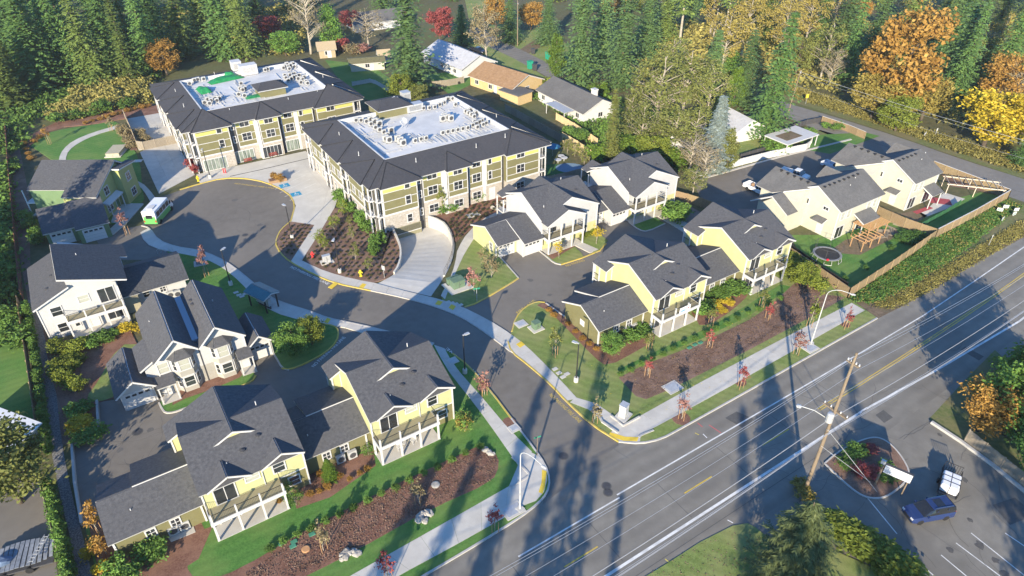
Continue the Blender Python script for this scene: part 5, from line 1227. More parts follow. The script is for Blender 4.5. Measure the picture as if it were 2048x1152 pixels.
REDF = pm('red_brown_fence', (.17, .075, .05), (.26, .125, .08), 3, .9, .4, 14, stretch=(6, 6, .6))
fence('red brown boundary fence at the far left edge', [(16, 262), (22, 340), (32, 440), (40, 530), (48, 600)], 1.8, REDF)
fence('pale cedar boundary fence left of the river rock strip', [(42, 612), (56, 700), (70, 790), (80, 860)], 1.8, WOODF)
fence('shaded fence at the lower left beside the hedge', [(92, 985), (108, 1050), (124, 1110), (140, 1190)], 1.7, WOODG)
fence('brown fence round the service yard of the rear block', [(251, 236), (265, 268), (279, 303), (320, 294), (360, 286)], 1.9, WOODG)
fence('cedar fence between the yellow house and the trampoline yard', [(1566, 508), (1630, 552), (1694, 597)], 1.8, WOODF, cap=WOODF)
fence('cedar fence along the ivy bank below the trampoline yard', [(1694, 597), (1780, 540), (1868, 478)], 1.8, WOODF)
fence('long cedar fence with pale top rail above the ivy bank', [(1868, 478), (1945, 438), (2014, 398)], 1.9, WOODF, cap=WHITE)
fence('cedar fence dividing the two cream house yards', [(1752, 432), (1810, 458), (1868, 478)], 1.9, WOODF)
fence('cedar fence with pale top rail along the side street', [(1862, 340), (1940, 370), (2014, 398)], 1.9, WOODF, cap=WHITE)
fence('brown fence behind the white court house garden', [(1345, 398), (1390, 410), (1428, 424)], 1.8, WOODF)
fence('grey fence running down behind the front apartment block', [(1010, 222), (1050, 244), (1092, 268), (1122, 285)], 1.8, WOODG)
fence('sunlit tan fence at the end of the apartment playground', [(1124, 286), (1152, 302), (1180, 322)], 2.4, pm('tan_fence', (.47, .37, .2), (.56, .45, .27), 3, .85, stretch=(6, 6, .6)))
fence('dark fence between playground and white court house', [(1086, 372), (1130, 362), (1176, 350), (1180, 322)], 1.8, WOODG)
fence('tan fence of the grey roofed house garden', [(1112, 240), (1150, 262), (1194, 292)], 1.7, MATS['tan_fence'])
fence('long white fence north of the dark court', [(1392, 355), (1470, 334), (1540, 316), (1616, 300), (1622, 287)], 1.5, WHITE, cap=WHITE)
fence('dark rail fence behind the white fence', [(1480, 318), (1530, 303)], 1.1, DGREY, bw=.5)
fence('cedar garden fence near the side street pole', [(1642, 246), (1690, 262), (1728, 278)], 1.6, WOODF, cap=WHITE)
fence('dark low fence of the corner garden', [(1575, 262), (1610, 250), (1642, 244)], 1.2, DGREY, bw=.4)
fence('weathered grey board fence behind the parking lot', [(1928, 882), (1985, 928), (2075, 1000)], 1.8, WOODG, boards=True, bw=.17)
fence('grey garden fence with tyres leaning on it', [(865, 176), (900, 172), (928, 166)], 1.7, WOODG)
fence('white picket fence of the shady back garden', [(705, 172), (745, 165), (778, 184)], 1.1, WHITE, bw=.25)
fence('black wire fence in the trampoline yard', [(1572, 496), (1640, 545), (1692, 578)], 1.2, BLACK, bw=.9)
fence('green mesh fence round the gravel patio', [(1795, 446), (1832, 460), (1890, 428), (1918, 410)], 1.0, pm('green_mesh', (.02, .09, .04), (.03, .12, .05)), bw=.5)
kerb(gl([(1862, 846), (1920, 884), (1985, 932), (2070, 1002)]), KERB, .35, .3, 'retaining_kerb', 0)
kerb(gl([(196, 806), (200, 868), (190, 882), (146, 890), (152, 970), (166, 1052)]), KERB, .25, .55, 'court_wall', 0)
sheet('grass_verge', gl([(1858, 838), (1922, 880), (1990, 928), (2100, 1010), (2150, 850), (1990, 700), (1930, 760)]), ROUGH, .01)

# ---------------------------------------------------------------- lamps, poles, wires
def street_lamp(px, py, label, rz):
    t = thing('street_lamp', label, 'street lamp', tuple(g(px, py, .1)), rz, 'black street lamps on concrete bases')
    MB().lathe([(.3, -.1), (.3, .62), (.26, .68)], 14).build('concrete_base', CONC_B, t)
    MB().lathe([(.1, .68), (.09, 1.0), (.06, 6.0), (.06, 6.1)], 8).build('pole', BLACK, t)
    MB().box(-.05, -.08, 6.05, .35, .08, 6.15).box(.25, -.18, 6.02, .85, .18, 6.14).build('lamp_head', STEEL, t)
    return t
street_lamp(462, 570, 'black street lamp by the pink tree on the lawn near the striped roof', 1.2)
street_lamp(585, 477, 'black street lamp in the small bark bed by the turning circle', 2.4)
street_lamp(680, 545, 'black street lamp in the big planted bark bed', -1.6)
street_lamp(930, 746, 'black street lamp beside the left pavement of the estate street', .6)
street_lamp(1152, 763, 'black street lamp on the lawn right of the estate street', 2.6)
street_lamp(421, 356, 'black street lamp on the small lawn before the rear block', -1.4)
GALV = pm('pale_galvanised', (.40, .41, .41), (.48, .49, .49), 3, .45)
def road_lamp(px, py, label, rz, arm=2.6):
    t = thing('road_lamp', label, 'street light', tuple(g(px, py, .12)), rz, 'pale road lights on curved arms')
    MB().box(-.35, -.35, -.1, .35, .35, .12).build('footing', CONC_B, t)
    MB().lathe([(.1, .12), (.075, 4), (.055, 8.0)], 9).build('pole', GALV, t)
    pts = [(0, 0, 8.0)] + [(arm * .55 * (1 - math.cos(a)), 0, 8.0 + .95 * math.sin(a)) for a in (.4, .8, 1.2, 1.57)] + [(arm, 0, 8.75)]
    MB().path(pts, .042, 7).build('arm', GALV, t)
    MB().blob((0, 0, 0), .35, 1, 1, (1.1, .5, .3), 0).build('lamp_head', GALV, t, (arm + .25, 0, 8.68))
    return t
road_lamp(1040, 1018, 'pale curved road light on the left corner pavement', -.75)
road_lamp(1622, 687, 'pale curved road light on the right pavement', -.35)
def pole(label, px, py, h, lean=(0, 0), arms=((.62, 2.6), (.93, 1.2)), r=.2, rz=0, can=True):
    t = thing('utility_pole', label, 'utility pole', tuple(g(px, py)), rz)
    MB().tube((0, 0, -.2), (lean[0], lean[1], h), r, r * .62, 10).build('pole', POLEW, t)
    for f, L in arms:
        z = h * f; c = (lean[0] * f, lean[1] * f)
        MB().box(c[0] - .06, c[1] - L / 2 + .0, z - .07, c[0] + .3, c[1] + L / 2, z + .07).build('crossarm', POLEW, t)
        for s in (-.46, -.2, .2, .46): MB().lathe([(.06, 0), (.08, .08), (.05, .14), (.07, .22)], 7).build('insulator', WHITE, t, (c[0] + .1, c[1] + s * L, z + .07))
    if can:
        f = .56
        MB().lathe([(.3, 0), (.34, .05), (.34, 1.0), (.28, 1.1), (.08, 1.15)], 12).build('transformer_can', STEEL, t, (lean[0] * f - .5, lean[1] * f, h * f))
        MB().path([(lean[0] * .55, lean[1] * .55, h * .55), (-1.3, 1.2, h * .58 + .8), (-2.0, 2.2, h * .58 + .9)], .04, 6).build('lamp_arm', GALV, t)
        MB().blob((0, 0, 0), .38, 1, 1, (.8, .8, .35), 0).build('lamp_head', GALV, t, (-2.1, 2.35, h * .58 + .85))
        MB().tube((.25, .12, 0), (lean[0] * .5 + .2, lean[1] * .5 + .1, h * .5), .05, n=6).build('conduit', GALV, t)
    return t
pole('tall wooden utility pole with crossarms between road and parking lot', 1608, 985, 18.6, (.5, .2), rz=A33)
pole('slim wooden utility pole at the bend of the side street', 1572, 240, 11.5, (.6, .2), ((.95, 1.6),), .15, rz=-.4, can=False)
pole('grey utility pole on the far lawn at the top centre', 1035, 92, 13, (0, 0), ((.93, 1.6),), .16, can=False)
WIRE = pm('bright_wire', (.5, .51, .53), (.6, .61, .63), rough=.35, metal=.5)
PB = g(1608, 985); pu = PB.x * CU + PB.y * SU; pv = -PB.x * SU + PB.y * CU
for k, (dv, z, rr) in enumerate(((.1, 18.4, .014), (-.5, 17.2, .012), (.55, 17.2, .012), (1.25, 11.7, .013), (-1.25, 11.7, .013), (.35, 10.2, .032), (-.2, 9.0, .028), (.2, 7.9, .016))):
    for sgn in (-1, 1):
        pts = []
        for i in range(21):
            s = i / 20; d = 52 * s
            pts.append(uv(pu + sgn * d + .3, pv + dv, z - 4 * 1.1 * s * (1 - s) - .0 * s))
        m = MB().path([tuple(p - pts[0]) for p in pts], rr, 4)
        tag(m.build('power_line', WIRE if rr < .02 else pm('cable_grey', (.3, .31, .33), (.36, .37, .39)), None, tuple(pts[0])), 'overhead power line strung along the main road %s of the tall pole' % ('left' if sgn < 0 else 'right'), 'power line', 'overhead lines along the main road, %s side' % ('left' if sgn < 0 else 'right'))
S0 = g(1572, 240); S1 = g(2230, 470)
for k, (dx, z) in enumerate(((0, 11.2), (.7, 10.9), (-.7, 10.9), (0, 8.2))):
    pts = [S0.lerp(S1, s / 14) + Vector((dx, dx, z - 3 * (s / 14) * (1 - s / 14))) for s in range(15)]
    tag(MB().path([tuple(p - pts[0]) for p in pts], .014, 4).build('power_line', WIRE, None, tuple(pts[0])), 'overhead line strung along the side street past the orange maples', 'power line', 'overhead lines along the side street')
a = uv(pu, pv, 9); b = g(1750, 965)
for k, (a, b) in enumerate(((uv(pu, pv, 9.3), g(1755, 985)), (uv(pu, pv, 7), g(1742, 965)))):
    d = b - a
    tag(MB().tube((0, 0, 0), tuple(d), .03, n=5).build('guy_wire', WIRE, None, tuple(a)), 'pale guy wire slanting from the tall pole over the sign island', 'guy wire', 'guy wires of the tall pole')

# ---------------------------------------------------------------- vehicles
CARGLASS = pm('car_glass', (.012, .014, .018), (.02, .022, .026), 1, .05, spec=.8)
LAMPW = pm('headlamp', (.6, .6, .6), (.7, .7, .7), rough=.1, spec=.8); LAMPR = pm('tail_lamp', (.4, .02, .02), (.5, .03, .03), rough=.2)
CHROME = pm('chrome', (.5, .5, .5), (.6, .6, .6), rough=.15, metal=1)
def carpaint(n, c, rough=.22): return pm(n, c, tuple(k * 1.08 for k in c), 1, rough, spec=.6)
def wheels(t, xs, y, r=.36, w=.24):
    for x in xs:
        for s in (-1, 1):
            o = MB().lathe([(r * .55, -w / 2), (r * .92, -w / 2), (r, -w / 4), (r, w / 4), (r * .92, w / 2), (r * .55, w / 2)], 14).build('wheel', RUBBER, t, (x, s * y, r)); o.rotation_euler = (math.pi / 2, 0, 0)
            q = MB().lathe([(r * .56, -w * .42), (r * .56, w * .42)], 10).build('rim', CHROME, o)
def skin(secs):
    """body shell from cross sections (x, halfwidth bottom, halfwidth top, z bottom, z top)"""
    m = MB()
    for x, wb, wt, zb, zt in secs: m.v += [(x, -wb, zb), (x, -wb * 1.0, lerp(zb, zt, .55)), (x, -wt, zt), (x, wt, zt), (x, wb, lerp(zb, zt, .55)), (x, wb, zb)]
    n = len(secs)
    for k in range(n - 1):
        for j in range(6):
            j2 = (j + 1) % 6; m.f.append((6 * k + j, 6 * k + j2, 6 * k + 6 + j2, 6 * k + 6 + j))
    m.f.append((5, 4, 3, 2, 1, 0)); e = 6 * (n - 1); m.f.append((e, e + 1, e + 2, e + 3, e + 4, e + 5))
    return m
def bev(o, w=.05, s=2):
    md = o.modifiers.new('edge', 'BEVEL'); md.width = w; md.segments = s; md.limit_method = 'ANGLE'; md.angle_limit = .6
    return o
def suv(label, a, b):
    A, B = g(*a), g(*b); d = B - A
    t = thing('parked_suv', label, 'car', tuple((A + B) / 2), math.atan2(d.y, d.x))
    P = carpaint('paint_navy', (.018, .034, .11))
    bev(skin([(-2.35, .82, .78, .35, .95), (-2.3, .92, .86, .3, 1.05), (-1.6, .95, .88, .28, 1.06), (1.1, .95, .88, .28, 1.05), (1.9, .93, .84, .3, .98), (2.3, .86, .76, .35, .86), (2.38, .78, .7, .4, .78)]).build('body', P, t))
    bev(skin([(-2.25, .84, .66, 1.0, 1.62), (-1.9, .86, .68, 1.0, 1.72), (.1, .86, .68, 1.0, 1.73), (.55, .86, .66, 1.0, 1.55), (1.25, .86, .76, .98, 1.06)]).build('cabin', CARGLASS, t), .04)
    bev(MB().box(-2.05, -.66, 1.71, .3, .66, 1.765).build('roof', P, t), .03)
    for s in (-1, 1):
        MB().box(-1.9, s * .62 - .025, 1.77, .1, s * .62 + .025, 1.84).build('roof_rail', CHROME, t)
        MB().box(2.2, s * .62 - .16, .68, 2.385, s * .62 + .14, .86).build('headlight', LAMPW, t); MB().box(-2.37, s * .72 - .1, .75, -2.3, s * .72 + .08, 1.05).build('tail_light', LAMPR, t)
        MB().box(.75, s * .98 - .1, 1.02, .95, s * .98 + .1, 1.17).build('mirror', P, t)
        for x in (-1.35, -.15): MB().box(x - .02, s * .87 - .03, 1.02, x + .05, s * .80 + .03, 1.66).build('pillar', P, t)
    MB().box(2.3, -.42, .5, 2.40, .42, .72).build('grille', BLACK, t); MB().box(2.3, -.8, .36, 2.42, .8, .5).build('bumper', CHROME, t)
    MB().box(-1.2, -.45, 1.766, -.3, .45, 1.78).build('sunroof', CARGLASS, t); wheels(t, (-1.4, 1.45), .84)
suv('dark navy sport utility car parked beside the white trailer', (1886, 1024), (1818, 1036))
def pickup(label, a, b, paint, group=None):
    A, B = g(*a), g(*b); d = B - A
    t = thing('pickup_truck', label, 'pickup truck', tuple((A + B) / 2), math.atan2(d.y, d.x), group)
    bev(skin([(.1, .95, .9, .4, 1.12), (1.7, .95, .9, .38, 1.12), (2.5, .92, .84, .42, 1.05), (2.75, .84, .76, .5, .95)]).build('body', paint, t))
    m = MB().box(-2.75, -.95, .5, .1, .95, .75); m.box(-2.75, -.95, .75, .1, -.87, 1.18).box(-2.75, .87, .75, .1, .95, 1.18).box(-2.75, -.87, .75, -2.68, .87, 1.18); m.build('cargo_bed', paint, t)
    bev(skin([(-.1, .86, .7, 1.1, 1.72), (.1, .88, .72, 1.1, 1.8), (1.05, .88, .72, 1.1, 1.78), (1.65, .88, .8, 1.08, 1.14)]).build('cabin', CARGLASS, t), .04)
    bev(MB().box(-.02, -.7, 1.79, 1.1, .7, 1.85).build('roof', paint, t), .03)
    for s in (-1, 1):
        MB().box(2.6, s * .68 - .15, .75, 2.77, s * .68 + .12, .95).build('headlight', LAMPW, t); MB().box(-2.79, s * .85 - .07, .75, -2.74, s * .85 + .07, 1.1).build('tail_light', LAMPR, t)
        MB().box(.55, s * .82 - .06, 1.1, .63, s * .78 + .06, 1.76).build('pillar', paint, t); MB().box(1.3, s * 1.0 - .1, 1.12, 1.45, s * 1.0 + .1, 1.3).build('mirror', paint, t)
    MB().box(2.66, -.8, .4, 2.82, .8, .58).build('bumper', CHROME, t); MB().box(-2.86, -.8, .45, -2.75, .8, .6).build('bumper', CHROME, t); wheels(t, (-1.7, 1.75), .85, .4)
    return t
PW = carpaint('paint_white', (.68, .69, .70), .3)
t = pickup('white pickup truck with an open bed nearest the yellow house roof', (1490, 374), (1540, 396), PW)
MB().blob((0, 0, 0), .4, 3, 2).build('bed_load', pm('load_brown', (.2, .12, .07), (.3, .2, .12)), t, (-1.4, .2, 1.0))
pickup('white pickup truck mostly hidden behind the cream house roof', (1566, 348), (1610, 362), PW)
pickup('white pickup truck with dark bed nearest the second cream house', (1648, 332), (1690, 350), carpaint('paint_pale_blue', (.5, .55, .62)))
t = thing('shuttle_bus', 'green and white shuttle bus parked at the turning circle kerb', 'bus', tuple((g(304, 452) + g(338, 417)) / 2), az((318, 453), (347, 419)))
BG = carpaint('paint_bus_green', (.10, .34, .09), .35)
bev(MB().box(-3.4, -1.12, 1.35, 2.0, 1.12, 2.85).build('body', PW, t), .08); bev(MB().box(-3.4, -1.13, .42, 2.0, 1.13, 1.35).build('lower_body', BG, t), .05)
bev(skin([(2.0, 1.0, .9, .45, 2.2), (2.5, 1.0, .88, .45, 2.0), (2.9, .98, .86, .45, 1.35), (3.6, .9, .8, .5, 1.15)]).build('cab', PW, t), .06)
MB().box(-3.43, -.98, .5, -3.39, .98, 1.9).build('rear_panel', BG, t); MB().box(-3.445, -.55, 1.55, -3.40, .55, 2.2).build('rear_window', CARGLASS, t)
for s in (-1, 1):
    for k in range(4): MB().box(-2.9 + 1.2 * k, s * 1.125 - .02, 1.6, -1.85 + 1.2 * k, s * 1.125 + .02, 2.45).build('side_window', CARGLASS, t)
    MB().box(2.15, s * .96 - .04, 1.35, 2.75, s * .93 + .04, 1.9).build('cab_window', CARGLASS, t); MB().box(3.5, s * .6 - .15, .75, 3.63, s * .6 + .15, .95).build('headlight', LAMPW, t); MB().box(2.9, s * 1.2 - .1, 1.3, 3.02, s * 1.2 + .1, 1.75).build('mirror', BLACK, t)
    MB().box(-3.46, s * .95 - .1, .9, -3.40, s * .95 + .1, 1.2).build('tail_light', LAMPR, t)
MB().box(-2.6, -.5, 2.85, -1.2, .5, 3.0).build('roof_unit', WHITE, t); MB().box(-3.55, -1.05, .35, -3.4, 1.05, .55).build('bumper', BLACK, t); wheels(t, (-2.2, 2.4), 1.0, .42, .28)
# utility trailer with wrapped load
A, B = g(1900, 948), g(1889, 1000); d = B - A
t = thing('cargo_trailer', 'black frame trailer carrying a white strapped load beside the navy car', 'trailer', tuple((A + B) / 2), math.atan2(d.y, d.x))
m = MB().box(-2.1, -1.05, .5, 2.1, 1.05, .6); m.build('deck', DGREY, t)
m = MB()
for s in (-1, 1):
    for z in (.62, 1.0, 1.35): m.box(-2.1, s * 1.05 - .03, z, 2.1, s * 1.05 + .03, z + .05)
    for x in (-2.07, -1, 0, 1, 2.07): m.box(x - .03, s * 1.05 - .03, .6, x + .03, s * 1.05 + .03, 1.36)
m.build('side_rails', BLACK, t)
m = MB()
for k in range(8): m.box(-2.14, -1.0 + k * .27, .6, -2.1, -.95 + k * .27, 1.9)
m.box(-2.14, -1.02, 1.88, -2.1, 1.02, 1.93).build('ramp_gate', BLACK, t)
o = MB().box(-.9, -1.0, .61, 1.75, 1.0, 1.75).build('load', pm('white_wrap', (.66, .67, .69), (.74, .75, .77), 2, .5, .3, 6), t); bev(o, .2, 3)
m = MB()
for x in (0.0, .85): m.box(x - .04, -1.04, .6, x + .04, 1.04, 1.775)
m.box(-.95, -.06, .6, 1.8, .0, 1.78).build('straps', BLACK, t)
MB().tube((2.1, 0, .5), (3.1, 0, .5), .06).build('drawbar', BLACK, t); wheels(t, (-.1,), 1.18, .34); t.scale = (.9, .82, .85)
for px, py, lb, mt, sc in ((1060, 138, 'green wheeled bin nearest the tan house', 0, 1), (1096, 119, 'green wheeled bin across the back street', 0, 1), (1069, 141, 'grey wheeled bin beside a green one', 1, .8), (1066, 108, 'small dark bin by the far gravel drive', 1, .7)):
    t = thing('wheeled_bin', lb, 'bin', tuple(g(px, py)), .5); BM = (pm('bin_green', (.01, .22, .14), (.02, .28, .18)), DGREY)[mt]
    MB().extr([(-.35, .08), (.35, .08), (.42, 1.3), (-.42, 1.3)], 'y', -.35, .35).build('body', BM, t); MB().box(-.46, -.4, 1.3, .46, .4, 1.38).build('lid', BM, t)
    for s in (-.3, .3): MB().tube((.3, s - .05, .12), (.3, s + .05, .12), .12, n=8).build('wheel', RUBBER, t)
    t.scale = (1.6 * sc,) * 3
t = pickup('dark car parked on the driveway of the pale roofed house', (946, 104), (962, 108), carpaint('paint_black', (.02, .02, .024))); t.name = 'parked_car'; t['category'] = 'car'

# ---------------------------------------------------------------- garden and street things
t = thing('trampoline', 'round black trampoline with grey rim and net poles', 'trampoline', tuple(g(1652, 516)))
MB().lathe([(1.85, .78), (1.85, .8)], 28).build('mat', BLACK, t)
m = MB(); N = 28
for k in range(N):
    a, b = 2 * math.pi * k / N, 2 * math.pi * (k + 1) / N
    m.slab([(1.85 * math.cos(a), 1.85 * math.sin(a), .84), (2.2 * math.cos(a), 2.2 * math.sin(a), .84), (2.2 * math.cos(b), 2.2 * math.sin(b), .84), (1.85 * math.cos(b), 1.85 * math.sin(b), .84)], .06)
m.build('rim_pad', pm('rim_grey', (.2, .21, .22), (.26, .27, .28)), t)
for k in range(6):
    a = k * math.pi / 3; c, s = math.cos(a), math.sin(a)
    MB().tube((2.2 * c, 2.2 * s, 0), (2.2 * c, 2.2 * s, 2.5), .03, n=6).build('net_pole', DGREY, t); MB().path([(2.1 * c, 2.1 * s, .8), (2.3 * c, 2.3 * s, .03), (2.3 * math.cos(a + .5), 2.3 * math.sin(a + .5), .03), (2.1 * math.cos(a + .5), 2.1 * math.sin(a + .5), .8)], .03, 5).build('leg', STEEL, t)
MB().path([(2.2 * math.cos(k * math.pi / 12), 2.2 * math.sin(k * math.pi / 12), 2.45) for k in range(25)], .025, 4).build('top_ring', DGREY, t)
tag(MB().blob((0, 0, .12), .22, 1, 2).build('ball', pm('ball_red', (.5, .02, .04))), 'small red ball lying on the black trampoline', 'ball').location = g(1655, 521, .82)
def pergola(label, px, py, W, D, h, n, mat, rz, cross=True):
    t = thing('pergola', label, 'pergola', tuple(g(px, py)), rz)
    for x in (-W / 2, 0, W / 2):
        for y in (-D / 2, D / 2): post(t, x, y, 0, h, .12, mat)
    for y in (-D / 2, D / 2): MB().box(-W / 2 - .3, y - .04, h, W / 2 + .3, y + .04, h + .18).build('beam', mat, t)
    rm = MB().box(-.03, -D / 2 - .4, h + .19, .03, D / 2 + .4, h + .33).mesh('rafter', mat)
    for k in range(n): link('rafter', rm, t, (lerp(-W / 2, W / 2, k / (n - 1)), 0, 0))
    return t
pergola('orange lumber pergola with close rafters by the cream house', 1735, 470, 5.2, 2.6, 2.2, 14, WOODN, A33)
pergola('half built orange lumber frame in front of the pergola', 1728, 490, 4.6, 2.0, 1.5, 6, WOODN, A33)
pergola('pale garden trellis over the bark yard of the second cream house', 1940, 386, 9.0, 3.4, 1.9, 9, pm('pale_lumber', (.5, .42, .33), (.6, .52, .42)), -.28)
for k, (px, py) in enumerate(((1765, 462), (1772, 470), (1780, 455), (1790, 470), (1783, 464), (1800, 452), (1756, 476))):
    t = thing('lumber_stack', 'loose stack of old boards and clutter by the yard fence', 'lumber', tuple(g(px, py)), k * 1.1, 'yard clutter by the fence')
    for j in range(4): MB().box(-1.1, -.3 + j * .16, .02 + .08 * (j % 2), 1.1, -.18 + j * .16, .1 + .08 * (j % 2)).build('board', WOODG, t)
t = thing('patio_rug', 'red patio rug on the white patio', 'rug', tuple(g(1880, 402, .035)), -.3); MB().box(-1.8, -1.2, 0, 1.8, 1.2, .012).build('rug', pm('rug_red', (.3, .05, .06), (.38, .08, .09)), t)
t = thing('patio_rug', 'narrow red runner beside the wall of the cream house', 'rug', tuple(g(1846, 420, .035)), .5); MB().box(-2.2, -.45, 0, 2.2, .45, .012).build('rug', MATS['rug_red'], t)
# parcel kiosk
t = thing('mail_kiosk', 'mail kiosk with teal sheet roof on the left pavement', 'mail kiosk', tuple(g(530, 612, .12)), az((500, 598), (545, 620)))
TEAL = pm('teal_metal', (.03, .13, .16), (.045, .17, .20), 2, .4, wave=('X', .3, .3))
roof(t, [[(-2.1, -1.4, 2.4), (2.1, -1.4, 2.4), (2.1, .1, 2.9), (-2.1, .1, 2.9)], [(-2.1, .1, 2.9), (2.1, .1, 2.9), (2.1, 1.4, 2.45), (-2.1, 1.4, 2.45)]], TEAL)
for x in (-1.7, 1.7):
    for y in (-1.0, 1.0): post(t, x, y, 0, 2.5, .16, BLACK)
for k in range(3): MB().box(-1.35 + k * .92, -.25, .5, -.5 + k * .92, .25, 1.7).build('mail_cabinet', STEEL, t)
MB().box(-1.3, -.1, 0, 1.3, .1, .5).build('pedestal', DGREY, t)
GBOX = pm('cabinet_green', (.10, .16, .10), (.14, .21, .14), 2, .5)
def cabinet(label, px, py, w, d, h, mat, rz=A33, padw=.4, name='utility_cabinet'):
    t = thing(name, label, 'utility cabinet', tuple(g(px, py, .1)), rz)
    MB().box(-w / 2 - padw, -d / 2 - padw, 0, w / 2 + padw, d / 2 + padw, .12).build('pad', CONC_B, t)
    bev(MB().box(-w / 2, -d / 2, .12, w / 2, d / 2, h).build('body', mat, t), .04); MB().box(-w / 2 - .04, -d / 2 - .04, h, w / 2 + .04, d / 2 + .04, h + .07).build('lid', mat, t)
    MB().box(-.02, -d / 2 - .02, .2, .02, -d / 2, h - .1).box(.1, -d / 2 - .04, h * .5, .16, -d / 2, h * .6).build('door_seam', DGREY, t)
cabinet('large green transformer box on a pad in the corner lawn', 915, 573, 1.9, 1.4, 1.3, GBOX, A33, .9)
cabinet('low green cabinet behind the large transformer box', 906, 566, 1.9, .6, 1.0, GBOX, A33, .1)
cabinet('grey green cabinet on the right front lawn by the house wing', 1072, 657, 1.0, .9, 1.1, GBOX, A33)
cabinet('silver cabinet in the planted bark bed', 654, 524, 1.2, .6, 1.2, STEEL, .5)
cabinet('blue grey cabinet on the lawn by the pink tree', 401, 527, 1.1, .8, .8, pm('cabinet_blue', (.12, .18, .22), (.16, .22, .27)), .4)
cabinet('small pale kiosk shed on the lawn by the concrete drive', 234, 305, 2.6, 4.6, .7, pm('planter_tan', (.36, .33, .24), (.43, .40, .3)), .12, .3, 'raised_bed')
def vault(label, px, py, w, d, rz=A33):
    t = thing('utility_vault', label, 'vault lid', tuple(g(px, py, .12)), rz)
    MB().box(-w / 2, -d / 2, 0, w / 2, d / 2, .06).build('frame', CONC_B, t); MB().box(-w / 2 + .25, -d / 2 + .25, .06, w / 2 - .25, d / 2 - .25, .085).build('lid', STEEL, t)
vault('square vault lid at the corner of the right bark strip', 1345, 775, 2.2, 1.7); vault('vault lid at the foot of the right road light', 1620, 696, 2.0, 1.6); vault('vault lid at the foot of the left road light', 1026, 1021, 2.2, 1.6)
vault('vault frame on the front lawn near the kerb lettering', 1042, 648, 1.6, 1.4); vault('square bronze grate in the red bark bed by the front block', 946, 430, 2.4, 1.4); vault('vault lid on the left pavement', 905, 722, 1.4, 1.2)
vault('small vault lid on the lawn by the concrete drive', 276, 322, 1.6, 1.2, .1); vault('square plate in the pavement by the bare sapling', 1028, 857, 1.3, 1.1)
def manhole(label, px, py, r=.4):
    t = thing('manhole_cover', label, 'manhole cover', tuple(g(px, py, .02))); MB().lathe([(r + .12, 0), (r + .12, .006)], 16).build('collar', SEAL, t); MB().lathe([(r, .006), (r, .014), (r * .9, .016)], 16).build('lid', DGREY, t)
manhole('manhole cover nearest the street mouth in the road', 1213, 972, .42); manhole('manhole cover just below the other one in the road', 1216, 985, .42)
manhole('brick red round cover in the lower left court', 275, 864, .5); manhole('manhole cover in the mouth of the estate street', 1127, 912, .45); manhole('manhole cover in the upper estate street', 490, 470, .4)
def sign_post(label, px, py, h, board, mat, rz, name='street_sign', pm_=None):
    t = thing(name, label, 'sign', tuple(g(px, py, .1)), rz)
    MB().tube((0, 0, 0), (0, 0, h), .035, n=6).build('post', pm_ or STEEL, t); MB().box(-board[0] / 2, -.02, h - board[1], board[0] / 2, .02, h).build('sign_board', mat, t)
    return t
SG = pm('sign_green', (.02, .18, .11), (.03, .22, .14))
sign_post('green street name sign on a post at the left corner', 1074, 911, 3.0, (.8, .2), SG, .4, pm_=POLEW); sign_post('green sign on a post in the corner lawn', 954, 603, 2.4, (1.0, .25), SG, .2)
sign_post('plain back of a sign on a post in the planted bed', 769, 556, 2.2, (.6, .75), STEEL, 2.6); sign_post('small white sign post on the dirt shoulder', 1977, 491, 2.0, (.25, .35), WHITE, .6)
sign_post('yellow warning sign on the far verge of the side street', 1611, 208, 2.4, (.9, .9), pm('sign_yellow', (.65, .55, .02), (.7, .6, .04)), .5); sign_post('white marker sign on the far verge of the side street', 1870, 272, 1.8, (.4, .6), WHITE, .5)
sign_post('white mailbox on a post beside the side street', 1848, 275, 1.2, (1.2, .5), WHITE, .8, 'mailbox')
t = thing('entry_pillar', 'pale stone entry pillar sign standing on the right corner lawn', 'sign', tuple(g(1246, 833, .12)), A33 + .35)
MB().box(-.95, -.75, 0, .95, .75, .14).build('plinth', CONC_B, t); bev(MB().box(-.42, -.42, .14, .42, .42, 1.9).build('pillar', pm('pillar_stone', (.42, .42, .41), (.52, .52, .5), 2, .6), t), .03); MB().box(-.46, -.46, 1.9, .46, .46, 1.98).build('cap', STEEL, t)
MB().box(-.3, -.44, 1.0, .3, -.425, 1.5).build('plaque', STEEL, t)
t = thing('marquee_sign', 'white marquee sign board on a wooden post in the parking island', 'sign', tuple(g(1750, 968, .1)), -.62)
MB().tube((0, 0, 0), (0, 0, 3.5), .12, .1, 8).build('post', POLEW, t); MB().tube((2.5, 0, 0), (2.5, 0, 2.2), .07, .07, 8).build('post', POLEW, t)
bev(MB().box(.12, -.14, 2.1, 2.75, .14, 3.3).build('board', DGREY, t), .03); MB().box(.18, -.155, 2.16, 2.69, -.14, 3.24).build('sign_face', pm('sign_white', (.50, .53, .58), (.58, .61, .66)), t)
MB().box(-.35, -.12, 3.1, .1, .12, 3.6).build('sign_logo_box', STEEL, t)
m = MB()
for j in range(4):
    x = 0.3
    while x < 2.3:
        w = rnd.uniform(.06, .2); m.box(x, -.162, 2.3 + j * .22, min(2.55, x + w), -.157, 2.37 + j * .22); x += w + .07
tag(m.build('letter_rows', pm('letter_grey', (.2, .21, .23), (.25, .26, .28)), t), kind='stuff')
